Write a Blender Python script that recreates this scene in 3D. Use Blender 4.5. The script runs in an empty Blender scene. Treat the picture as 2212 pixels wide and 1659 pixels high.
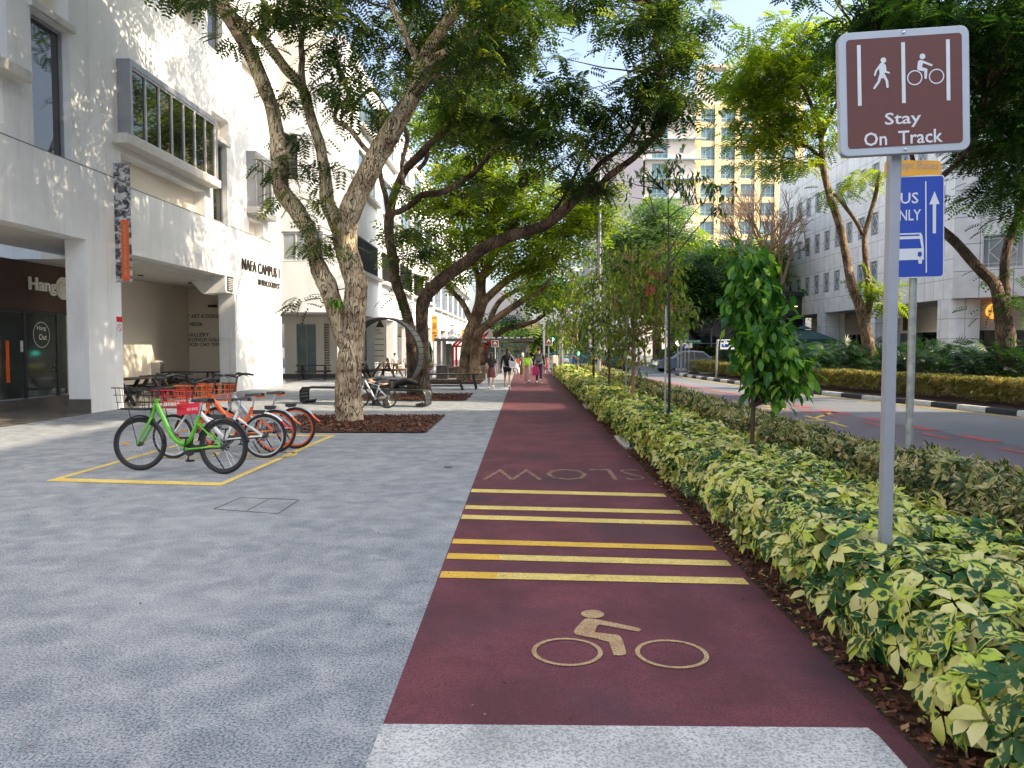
import bpy, bmesh, math, random
import numpy as np
from mathutils import Vector, Matrix, Quaternion
C = bpy.context.scene.collection
SC = bpy.context.scene
R = math.radians
PI = math.pi
# ------------------------------------------------------------------ camera, sky, sun, exposure
FPX = 1661.0; CH = 1.7
psi = math.atan(27/FPX); pit = math.atan(81.5/FPX)
fw = Vector((-math.sin(psi)*math.cos(pit), math.cos(psi)*math.cos(pit), -math.sin(pit)))
rt = Vector((math.cos(psi), math.sin(psi), 0)); upv = rt.cross(fw)
cd = bpy.data.cameras.new('camera'); cam = bpy.data.objects.new('camera', cd); C.objects.link(cam)
cd.sensor_width = 36; cd.lens = FPX/2212*36; cd.clip_end = 3000; cd.clip_start = .05
cam.matrix_world = Matrix(((rt.x, upv.x, -fw.x, 0), (rt.y, upv.y, -fw.y, 0), (rt.z, upv.z, -fw.z, CH), (0, 0, 0, 1)))
SC.camera = cam
SUN_EL = R(38); SUN_AZ = R(-16)   # azimuth measured from +X
S = Vector((math.cos(SUN_EL)*math.cos(SUN_AZ), math.cos(SUN_EL)*math.sin(SUN_AZ), math.sin(SUN_EL)))
w = bpy.data.worlds.new('World'); SC.world = w; w.use_nodes = True
nt = w.node_tree; sk = nt.nodes.new('ShaderNodeTexSky'); sk.sky_type = 'NISHITA'; sk.sun_disc = False
sk.sun_elevation = SUN_EL; sk.sun_rotation = PI/2 - SUN_AZ; sk.air_density = 1.0; sk.dust_density = 3.5; sk.ozone_density = 1.6
hz = nt.nodes.new('ShaderNodeHueSaturation'); hz.inputs['Saturation'].default_value = .8; hz.inputs['Value'].default_value = 1.15; nt.links.new(sk.outputs[0], hz.inputs['Color']); nt.links.new(hz.outputs[0], nt.nodes['Background'].inputs[0]); nt.nodes['Background'].inputs[1].default_value = .15
sl = bpy.data.lights.new('sun', 'SUN'); sl.energy = 3.6; sl.angle = R(.53); sl.color = (1, .83, .60)
so = bpy.data.objects.new('sun', sl); C.objects.link(so); so.rotation_euler = S.to_track_quat('Z', 'Y').to_euler(); so.location = (30, 0, 40)
SC.view_settings.view_transform = 'Standard'; SC.view_settings.look = 'None'; SC.view_settings.exposure = 1.3
SC.cycles.max_bounces = 8; SC.cycles.diffuse_bounces = 4; SC.cycles.transparent_max_bounces = 4; SC.cycles.use_denoising = True
SC.cycles.sample_clamp_indirect = 6
# ------------------------------------------------------------------ photograph-to-place helpers
def ray(x, y): return fw + rt*((x-1106)/FPX) + upv*((829.5-y)/FPX)
def G(x, y, z=0.):
    d = ray(x, y); t = (z-CH)/d.z; return Vector((d.x*t, d.y*t, z))
def D(x, y, Y):
    d = ray(x, y); t = Y/d.y; return Vector((d.x*t, Y, CH+d.z*t))
def FX(x, y, X):
    d = ray(x, y); t = X/d.x; return Vector((X, d.y*t, CH+d.z*t))
# ------------------------------------------------------------------ materials
def N(nt, t, **k):
    n = nt.nodes.new(t)
    for a, b in k.items():
        if isinstance(getattr(n, a, None), bpy.types.bpy_prop_collection): continue
        setattr(n, a, b)
    return n
MATS = {}
def mat(name, c, r=.6, metal=0, var=.12, vs=4., bump=0, bs=60, spec=.5, c2=None, thr=(.4, .6), c2s=3., emit=0, coat=0, streak=None):
    if name in MATS: return MATS[name]
    m = bpy.data.materials.new(name); m.use_nodes = True; t = m.node_tree; L = t.links
    b = t.nodes['Principled BSDF']; b.inputs['Roughness'].default_value = r; b.inputs['Metallic'].default_value = metal
    b.inputs['Specular IOR Level'].default_value = spec; b.inputs['Coat Weight'].default_value = coat
    tc = N(t, 'ShaderNodeTexCoord'); no = N(t, 'ShaderNodeTexNoise'); no.inputs['Scale'].default_value = vs; no.inputs['Detail'].default_value = 6
    L.new(tc.outputs['Object'], no.inputs['Vector'])
    col = None
    if c2:
        n2 = N(t, 'ShaderNodeTexNoise'); n2.inputs['Scale'].default_value = c2s; n2.inputs['Detail'].default_value = 8; n2.inputs['Roughness'].default_value = .65
        if streak: mpp = N(t, 'ShaderNodeMapping'); mpp.inputs['Scale'].default_value = streak; L.new(tc.outputs['Object'], mpp.inputs[0]); L.new(mpp.outputs[0], n2.inputs['Vector'])
        else: L.new(tc.outputs['Object'], n2.inputs['Vector'])
        mr = N(t, 'ShaderNodeMapRange'); mr.inputs[1].default_value = thr[0]; mr.inputs[2].default_value = thr[1]; L.new(n2.outputs[0], mr.inputs[0])
        mx = N(t, 'ShaderNodeMixRGB'); mx.inputs[1].default_value = (*c, 1); mx.inputs[2].default_value = (*c2, 1); L.new(mr.outputs[0], mx.inputs[0]); col = mx.outputs[0]
    mr = N(t, 'ShaderNodeMapRange'); mr.inputs[1].default_value = .25; mr.inputs[2].default_value = .75
    mr.inputs[3].default_value = 1-var; mr.inputs[4].default_value = 1+var; L.new(no.outputs[0], mr.inputs[0])
    hs = N(t, 'ShaderNodeHueSaturation'); hs.inputs['Color'].default_value = (*c, 1); L.new(mr.outputs[0], hs.inputs['Value'])
    if col: L.new(col, hs.inputs['Color'])
    L.new(hs.outputs[0], b.inputs['Base Color'])
    if bump:
        n3 = N(t, 'ShaderNodeTexNoise'); n3.inputs['Scale'].default_value = bs; n3.inputs['Detail'].default_value = 4; L.new(tc.outputs['Object'], n3.inputs['Vector'])
        bp = N(t, 'ShaderNodeBump'); bp.inputs['Strength'].default_value = bump; bp.inputs['Distance'].default_value = .01; L.new(n3.outputs[0], bp.inputs['Height']); L.new(bp.outputs[0], b.inputs['Normal'])
    if emit: b.inputs['Emission Color'].default_value = (*c, 1); b.inputs['Emission Strength'].default_value = emit
    MATS[name] = m; return m
def ramp(t, fac, stops):
    cr = N(t, 'ShaderNodeValToRGB'); e = cr.color_ramp.elements
    while len(e) < len(stops): e.new(.5)
    for i, (p, c) in enumerate(stops): e[i].position = p; e[i].color = (*c, 1)
    t.links.new(fac, cr.inputs[0]); return cr.outputs[0]
def leafmat(name, stops, trans=.45, tint=(1.5, 1.7, .7), r=.45, varieg=None):
    """leaf: per-leaf random colour, plus light coming through the blade; varieg mixes a centre colour"""
    m = bpy.data.materials.new(name); m.use_nodes = True; t = m.node_tree; L = t.links
    b = t.nodes['Principled BSDF']; b.inputs['Roughness'].default_value = r; b.inputs['Specular IOR Level'].default_value = .35
    at = N(t, 'ShaderNodeAttribute'); at.attribute_name = 'lf'; sp = N(t, 'ShaderNodeSeparateColor'); L.new(at.outputs['Color'], sp.inputs[0])
    col = ramp(t, sp.outputs[2], stops)
    if varieg:
        geo = N(t, 'ShaderNodeNewGeometry'); no = N(t, 'ShaderNodeTexNoise'); no.inputs['Scale'].default_value = 22; no.inputs['Detail'].default_value = 2
        L.new(geo.outputs['Position'], no.inputs['Vector'])
        ed = N(t, 'ShaderNodeMath', operation='MULTIPLY'); L.new(sp.outputs[0], ed.inputs[0]); ed.inputs[1].default_value = .42
        a = N(t, 'ShaderNodeMath', operation='MULTIPLY_ADD'); L.new(no.outputs[0], a.inputs[0]); a.inputs[1].default_value = 1.7; L.new(ed.outputs[0], a.inputs[2])
        a2 = N(t, 'ShaderNodeMath', operation='MULTIPLY_ADD'); L.new(sp.outputs[2], a2.inputs[0]); a2.inputs[1].default_value = varieg[1]; L.new(a.outputs[0], a2.inputs[2])
        mr = N(t, 'ShaderNodeMapRange'); mr.inputs[1].default_value = varieg[2]; mr.inputs[2].default_value = varieg[2]+.16; L.new(a2.outputs[0], mr.inputs[0])
        mx = N(t, 'ShaderNodeMixRGB'); mx.inputs[1].default_value = (*varieg[0], 1); L.new(mr.outputs[0], mx.inputs[0]); L.new(col, mx.inputs[2]); col = mx.outputs[0]
    L.new(col, b.inputs['Base Color'])
    tr = N(t, 'ShaderNodeBsdfTranslucent'); mu = N(t, 'ShaderNodeMixRGB', blend_type='MULTIPLY'); mu.inputs[0].default_value = 1; mu.inputs[2].default_value = (*tint, 1)
    L.new(col, mu.inputs[1]); L.new(mu.outputs[0], tr.inputs[0])
    ms = N(t, 'ShaderNodeMixShader'); ms.inputs[0].default_value = trans; L.new(b.outputs[0], ms.inputs[1]); L.new(tr.outputs[0], ms.inputs[2])
    L.new(ms.outputs[0], t.nodes['Material Output'].inputs[0]); MATS[name] = m; return m
def barkmat(name, c1, c2, sc=6., crack=(.022, .017, .012)):
    m = bpy.data.materials.new(name); m.use_nodes = True; t = m.node_tree; L = t.links; b = t.nodes['Principled BSDF']; b.inputs['Roughness'].default_value = .85; b.inputs['Specular IOR Level'].default_value = .15
    tc = N(t, 'ShaderNodeTexCoord'); mp = N(t, 'ShaderNodeMapping'); mp.inputs['Scale'].default_value = (1, 1, .2); L.new(tc.outputs['Object'], mp.inputs[0])
    n0 = N(t, 'ShaderNodeTexNoise'); n0.inputs['Scale'].default_value = sc*.8; n0.inputs['Detail'].default_value = 3; L.new(mp.outputs[0], n0.inputs['Vector'])
    ad = N(t, 'ShaderNodeVectorMath', operation='MULTIPLY_ADD'); L.new(n0.outputs['Color'], ad.inputs[0]); ad.inputs[1].default_value = (.34, .34, .34); L.new(mp.outputs[0], ad.inputs[2])
    vo = N(t, 'ShaderNodeTexVoronoi', feature='DISTANCE_TO_EDGE'); vo.inputs['Scale'].default_value = sc*2.6; L.new(ad.outputs[0], vo.inputs['Vector'])
    n1 = N(t, 'ShaderNodeTexNoise'); n1.inputs['Scale'].default_value = 2.2; n1.inputs['Detail'].default_value = 7; L.new(tc.outputs['Object'], n1.inputs['Vector'])
    c = ramp(t, n1.outputs[0], [(.38, c2), (.58, c1)])
    mr = N(t, 'ShaderNodeMapRange'); mr.inputs[1].default_value = .0; mr.inputs[2].default_value = .07; mr.inputs[3].default_value = .03; L.new(vo.outputs[0], mr.inputs[0])
    mx = N(t, 'ShaderNodeMixRGB'); mx.inputs[1].default_value = (*crack, 1); L.new(mr.outputs[0], mx.inputs[0]); L.new(c, mx.inputs[2]); L.new(mx.outputs[0], b.inputs['Base Color'])
    n2 = N(t, 'ShaderNodeTexNoise'); n2.inputs['Scale'].default_value = 40; L.new(mp.outputs[0], n2.inputs['Vector'])
    s = N(t, 'ShaderNodeMath', operation='MULTIPLY_ADD'); L.new(n2.outputs[0], s.inputs[0]); s.inputs[1].default_value = .35; L.new(mr.outputs[0], s.inputs[2])
    bp = N(t, 'ShaderNodeBump'); bp.inputs['Strength'].default_value = 1.; bp.inputs['Distance'].default_value = .05; L.new(s.outputs[0], bp.inputs['Height']); L.new(bp.outputs[0], b.inputs['Normal'])
    MATS[name] = m; return m
def panelmat(name, c, mortar, bw, bh, ms=.012, r=.5, off=0., var=.06, ox=0, oz=0):
    """cladding panels with joints: object x(+y) along, z up"""
    m = bpy.data.materials.new(name); m.use_nodes = True; t = m.node_tree; L = t.links; b = t.nodes['Principled BSDF']; b.inputs['Roughness'].default_value = r
    tc = N(t, 'ShaderNodeTexCoord'); s = N(t, 'ShaderNodeSeparateXYZ'); L.new(tc.outputs['Object'], s.inputs[0])
    a = N(t, 'ShaderNodeMath', operation='ADD'); L.new(s.outputs[0], a.inputs[0]); L.new(s.outputs[1], a.inputs[1])
    a1 = N(t, 'ShaderNodeMath', operation='ADD'); L.new(a.outputs[0], a1.inputs[0]); a1.inputs[1].default_value = 1000*bw+ox
    a2 = N(t, 'ShaderNodeMath', operation='ADD'); L.new(s.outputs[2], a2.inputs[0]); a2.inputs[1].default_value = 100*bh+oz
    cx = N(t, 'ShaderNodeCombineXYZ'); L.new(a1.outputs[0], cx.inputs[0]); L.new(a2.outputs[0], cx.inputs[1])
    br = N(t, 'ShaderNodeTexBrick', offset=off, squash=1.); L.new(cx.outputs[0], br.inputs['Vector'])
    br.inputs['Scale'].default_value = 1; br.inputs['Brick Width'].default_value = bw; br.inputs['Row Height'].default_value = bh; br.inputs['Mortar Size'].default_value = ms; br.inputs['Mortar Smooth'].default_value = 0; br.inputs['Bias'].default_value = 0
    br.inputs['Color1'].default_value = (*[v*(1-var) for v in c], 1); br.inputs['Color2'].default_value = (*[min(1, v*(1+var)) for v in c], 1); br.inputs['Mortar'].default_value = (*mortar, 1)
    no = N(t, 'ShaderNodeTexNoise'); no.inputs['Scale'].default_value = 1.5; no.inputs['Detail'].default_value = 6; L.new(tc.outputs['Object'], no.inputs['Vector'])
    mr = N(t, 'ShaderNodeMapRange'); mr.inputs[1].default_value = .3; mr.inputs[2].default_value = .7; mr.inputs[3].default_value = .86; mr.inputs[4].default_value = 1.06; L.new(no.outputs[0], mr.inputs[0])
    hs = N(t, 'ShaderNodeHueSaturation'); L.new(br.outputs[0], hs.inputs['Color']); L.new(mr.outputs[0], hs.inputs['Value']); L.new(hs.outputs[0], b.inputs['Base Color'])
    MATS[name] = m; return m
def groundmat(name, c1, c2, fine, finec, blot=1.2, r=.8, bump=.3, patch=None, streak=None):
    """speckled ground: two blotch colours, fine dark grains"""
    m = bpy.data.materials.new(name); m.use_nodes = True; t = m.node_tree; L = t.links; b = t.nodes['Principled BSDF']; b.inputs['Roughness'].default_value = r; b.inputs['Specular IOR Level'].default_value = .3
    geo = N(t, 'ShaderNodeNewGeometry'); P = geo.outputs['Position']
    n1 = N(t, 'ShaderNodeTexNoise'); n1.inputs['Scale'].default_value = blot; n1.inputs['Detail'].default_value = 9; n1.inputs['Roughness'].default_value = .62; n1.inputs['Distortion'].default_value = .4; L.new(P, n1.inputs['Vector'])
    col = ramp(t, n1.outputs[0], [(.36, c1), (.64, c2)])
    n2 = N(t, 'ShaderNodeTexNoise'); n2.inputs['Scale'].default_value = fine; n2.inputs['Detail'].default_value = 3; n2.inputs['Roughness'].default_value = .7; L.new(P, n2.inputs['Vector'])
    n1b = N(t, 'ShaderNodeMath', operation='MULTIPLY_ADD'); L.new(n1.outputs[0], n1b.inputs[0]); n1b.inputs[1].default_value = .2; L.new(n2.outputs[0], n1b.inputs[2])
    mr = N(t, 'ShaderNodeMapRange'); mr.inputs[1].default_value = .48; mr.inputs[2].default_value = .66; L.new(n1b.outputs[0], mr.inputs[0])
    mx = N(t, 'ShaderNodeMixRGB'); mx.inputs[1].default_value = (*finec, 1); L.new(mr.outputs[0], mx.inputs[0]); L.new(col, mx.inputs[2]); out = mx.outputs[0]
    if patch:
        n3 = N(t, 'ShaderNodeTexNoise'); n3.inputs['Scale'].default_value = patch[1]; n3.inputs['Detail'].default_value = 5; L.new(P, n3.inputs['Vector'])
        mr2 = N(t, 'ShaderNodeMapRange'); mr2.inputs[1].default_value = patch[2]; mr2.inputs[2].default_value = patch[2]+.18; mr2.inputs[4].default_value = patch[3]; L.new(n3.outputs[0], mr2.inputs[0])
        m2 = N(t, 'ShaderNodeMixRGB'); L.new(mr2.outputs[0], m2.inputs[0]); L.new(out, m2.inputs[1]); m2.inputs[2].default_value = (*patch[0], 1); out = m2.outputs[0]
    L.new(out, b.inputs['Base Color'])
    bp = N(t, 'ShaderNodeBump'); bp.inputs['Strength'].default_value = bump; bp.inputs['Distance'].default_value = .004; L.new(n2.outputs[0], bp.inputs['Height']); L.new(bp.outputs[0], b.inputs['Normal'])
    MATS[name] = m; return m
M = MATS
mat('stucco', (.77, .775, .775), .9, var=.06, vs=.8, bump=.3, bs=45, c2=(.64, .64, .62), thr=(.50, .72), c2s=2.2, streak=(1.2, 1.2, .16))
mat('cream_wall', (.76, .69, .58), .9, var=.05, vs=.7, bump=.15, bs=40)
mat('ceiling_white', (.62, .60, .56), .9, var=.04)
mat('sill_concrete', (.58, .56, .52), .85, var=.1, vs=5, c2=(.42, .40, .36), thr=(.55, .75), c2s=6)
mat('dark_glass', (.012, .015, .016), .03, spec=1., var=.02)
mat('shop_glass', (.045, .055, .05), .06, spec=.9, var=.3, vs=1.2)
mat('green_glass', (.10, .15, .13), .06, spec=.9, var=.35, vs=1.1)
mat('blue_glass', (.10, .17, .22), .06, spec=.9, var=.2, vs=.9)
mat('frame_grey', (.30, .31, .34), .4, metal=.3)
mat('frame_white', (.62, .62, .60), .5)
mat('frame_dark', (.03, .03, .033), .45)
mat('black_paint', (.014, .014, .015), .4, var=.25, vs=20)
mat('black_wood', (.022, .019, .017), .55, var=.3, vs=14)
mat('rubber', (.012, .012, .013), .7)
mat('chrome', (.62, .63, .65), .22, metal=1)
mat('steel', (.45, .46, .48), .42, metal=.9, var=.12, vs=12)
mat('galvanised', (.36, .38, .37), .5, metal=.5, var=.3, vs=9, c2=(.22, .23, .2), thr=(.5, .7), c2s=7)
mat('grey_paint', (.33, .35, .40), .42, metal=.25, var=.07, vs=6)
mat('sign_silver', (.42, .45, .50), .4, metal=.3, var=.05)
mat('brown_sign', (.125, .030, .022), .42, var=.05, vs=3)
mat('white_vinyl', (.74, .76, .80), .5, var=.03)
mat('blue_sign', (.004, .055, .42), .3, var=.06, vs=3, spec=.35)
mat('orange_sign', (.85, .40, .03), .35, var=.12, vs=5)
mat('faded_letter', (.50, .34, .20), .6, var=.15, vs=20)
mat('lime_green', (.11, .44, .015), .28, coat=.5, var=.04)
mat('red_plastic', (.62, .012, .03), .35, var=.05)
mat('orange_paint', (.80, .13, .012), .35, coat=.3, var=.05)
mat('white_paint', (.78, .77, .74), .35, coat=.3, var=.04)
mat('orange_rim', (.72, .10, .015), .4)
mat('pink_rim', (.75, .55, .53), .35)
mat('silver_rim', (.55, .57, .60), .3, metal=.7)
mat('amber', (.75, .32, .01), .25)
mat('brown_panel', (.060, .026, .018), .6, var=.25, vs=3, bump=.2, bs=20)
mat('letter_white', (.68, .66, .60), .6)
mat('letter_black', (.02, .018, .016), .6)
mat('tile_dark', (.10, .09, .08), .5, var=.2, vs=3)
mat('polished_floor', (.22, .20, .18), .18, var=.15, vs=1.5)
mat('red_steel', (.60, .012, .018), .4)
mat('orange_banner', (.72, .34, .05), .7, var=.08)
mat('pale_banner', (.62, .64, .68), .7, var=.06)
mat('orange_strip', (.70, .12, .03), .6, var=.05)
mat('shelter_metal', (.20, .19, .19), .45, metal=.4, var=.1)
mat('planter_brown', (.060, .048, .040), .7, var=.2, vs=6, c2=(.10, .085, .075), thr=(.5, .6), c2s=2)
mat('mirror', (.62, .66, .75), .05, metal=1)
mat('slat_grey', (.035, .04, .043), .5, var=.2, vs=14)
mat('dirt', (.035, .018, .012), .95, var=.4, vs=30, bump=.8, bs=60, c2=(.07, .028, .018), thr=(.45, .6), c2s=25)
mat('stem_brown', (.055, .035, .02), .8, var=.2)
mat('stem_pale', (.28, .17, .09), .8, var=.25, vs=20)
mat('kerb_white', (.62, .62, .60), .8, var=.15, vs=6, c2=(.45, .45, .43), thr=(.5, .7), c2s=9)
mat('kerb_black', (.035, .038, .042), .8, var=.25, vs=8)
mat('slab_concrete', (.50, .50, .48), .85, var=.12, vs=3, bump=.3, bs=40)
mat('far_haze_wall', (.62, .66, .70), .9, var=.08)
mat('grey_tower', (.27, .26, .30), .85, var=.04)
mat('green_canvas', (.012, .05, .045), .7, var=.1)
mat('lamp_orange', (.85, .38, .06), .5, emit=.6); mat('sign_green', (.01, .16, .07), .4); mat('brick_red', (.30, .09, .06), .7)
mat('pale_glass', (.30, .33, .35), .12, spec=.8, var=.3, vs=2)
mat('lamp_glow', (1., .80, .35), .5, emit=2.5)
mat('signal_green', (.05, .9, .6), .4, emit=4)
mat('signal_red', (.9, .06, .03), .4, emit=2)
mat('skin', (.42, .25, .17), .6, var=.05)
mat('skin_tan', (.30, .16, .10), .6, var=.05)
mat('hair_black', (.018, .012, .010), .5); mat('hair_brown', (.055, .022, .018), .5)
for n_, c_ in dict(black=(.014, .014, .017), navy=(.02, .025, .05), brown=(.16, .045, .045), white=(.74, .74, .75), pink=(.45, .26, .26), olive=(.16, .12, .035), red=(.55, .03, .03), khaki=(.14, .12, .07), denim=(.08, .11, .2), cream=(.62, .58, .52), lime=(.42, .85, .03), magenta=(.5, .03, .14), grey=(.1, .11, .12)).items():
    mat('cloth_'+n_, c_, .85, var=.14, vs=9)
groundmat('pavement', (.285, .31, .335), (.38, .395, .41), 75, (.08, .10, .125), blot=3.4, patch=((.40, .41, .42), .5, .5, .3))
groundmat('track_red', (.112, .034, .046), (.185, .056, .072), 120, (.075, .028, .034), blot=1.6, bump=.15, patch=((.048, .030, .040), .8, .50, .8))
groundmat('band_white', (.42, .43, .43), (.62, .63, .62), 75, (.24, .25, .25), blot=1.6)
groundmat('asphalt', (.17, .18, .20), (.21, .225, .25), 90, (.13, .14, .155), blot=.25)
groundmat('asphalt_bus', (.18, .145, .165), (.21, .175, .20), 90, (.10, .09, .10), blot=.25)
groundmat('yellow_line', (.70, .52, .13), (.80, .62, .18), 60, (.40, .30, .09), blot=3, bump=.1)
groundmat('yellow_bar', (.66, .50, .13), (.74, .60, .19), 60, (.46, .36, .13), blot=3, bump=.1, patch=((.22, .13, .09), 11, .60, .75))
groundmat('orange_bar', (.66, .42, .06), (.72, .48, .08), 60, (.5, .30, .05), blot=3, bump=.1)
groundmat('symbol_cream', (.44, .31, .16), (.52, .39, .21), 90, (.24, .14, .09), blot=5, bump=.1, patch=((.17, .09, .07), 16, .58, .8))
groundmat('symbol_faded', (.24, .16, .11), (.34, .25, .16), 70, (.13, .06, .06), blot=5, bump=.1, patch=((.11, .045, .05), 9, .5, .8))
groundmat('red_line', (.42, .10, .10), (.46, .12, .12), 60, (.30, .09, .09), blot=3, bump=.1)
groundmat('white_line', (.55, .55, .54), (.62, .62, .60), 60, (.4, .4, .4), blot=3, bump=.1)
groundmat('far_ground', (.16, .17, .16), (.22, .22, .21), 40, (.12, .12, .12), blot=.3)
barkmat('bark_pale', (.62, .51, .34), (.30, .22, .15))
barkmat('bark_dark', (.22, .155, .11), (.09, .064, .048))
barkmat('bark_mid', (.34, .24, .16), (.13, .09, .06))
leafmat('leaf_tree', [(0, (.024, .056, .020)), (.5, (.048, .095, .026)), (.8, (.10, .155, .032)), (1, (.26, .31, .05))], .48, (1.6, 1.65, .55))
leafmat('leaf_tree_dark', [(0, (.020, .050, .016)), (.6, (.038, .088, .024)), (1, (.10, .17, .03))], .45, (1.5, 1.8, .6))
leafmat('leaf_tree_yellow', [(0, (.07, .12, .016)), (.5, (.15, .22, .024)), (1, (.34, .38, .04))], .55, (1.6, 1.7, .4))  # yellow-green leaf tone with the backlit glow of sunlit crowns baked in
leafmat('leaf_soft', [(0, (.075, .14, .065)), (.6, (.12, .21, .075)), (1, (.22, .28, .07))], .45, (1.4, 1.5, .7))
leafmat('leaf_olive', [(0, (.06, .11, .02)), (.5, (.125, .19, .028)), (.85, (.22, .28, .04)), (1, (.32, .33, .06))], .5, (1.6, 1.6, .5))
leafmat('leaf_glossy', [(0, (.016, .07, .012)), (.45, (.045, .15, .022)), (.75, (.12, .29, .035)), (1, (.30, .46, .06))], .38, (1.6, 1.8, .5), r=.28)
leafmat('leaf_palm', [(0, (.012, .036, .014)), (.6, (.024, .065, .022)), (.93, (.06, .11, .025)), (1, (.18, .17, .06))], .3, (1.4, 1.7, .6), r=.35)
leafmat('leaf_variegated', [(0, (.72, .68, .34)), (.25, (.64, .64, .17)), (.45, (.44, .58, .06)), (.6, (.70, .64, .30)), (.75, (.50, .60, .08)), (.9, (.68, .60, .26)), (1, (.42, .24, .12))], .30, (1.1, 1.05, .6), r=.4, varieg=((.025, .10, .03), -.95, .42))
leafmat('leaf_croton', [(0, (.52, .46, .22)), (.3, (.22, .28, .08)), (.55, (.62, .48, .27)), (.8, (.18, .25, .07)), (1, (.60, .38, .26))], .3, (1.2, 1.15, .7), r=.5, varieg=((.04, .09, .035), -.9, .45))
leafmat('leaf_hedge_far', [(0, (.14, .15, .04)), (.5, (.28, .27, .08)), (.9, (.38, .33, .11)), (1, (.42, .25, .12))], .35, (1.3, 1.25, .6))
leafmat('leaf_red_dry', [(0, (.14, .03, .01)), (1, (.3, .05, .02))], .4, (1.5, 1, .6))
leafmat('chip', [(0, (.045, .016, .010)), (.5, (.105, .034, .018)), (.9, (.17, .065, .035)), (1, (.30, .17, .11))], .02, r=.8)
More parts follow.
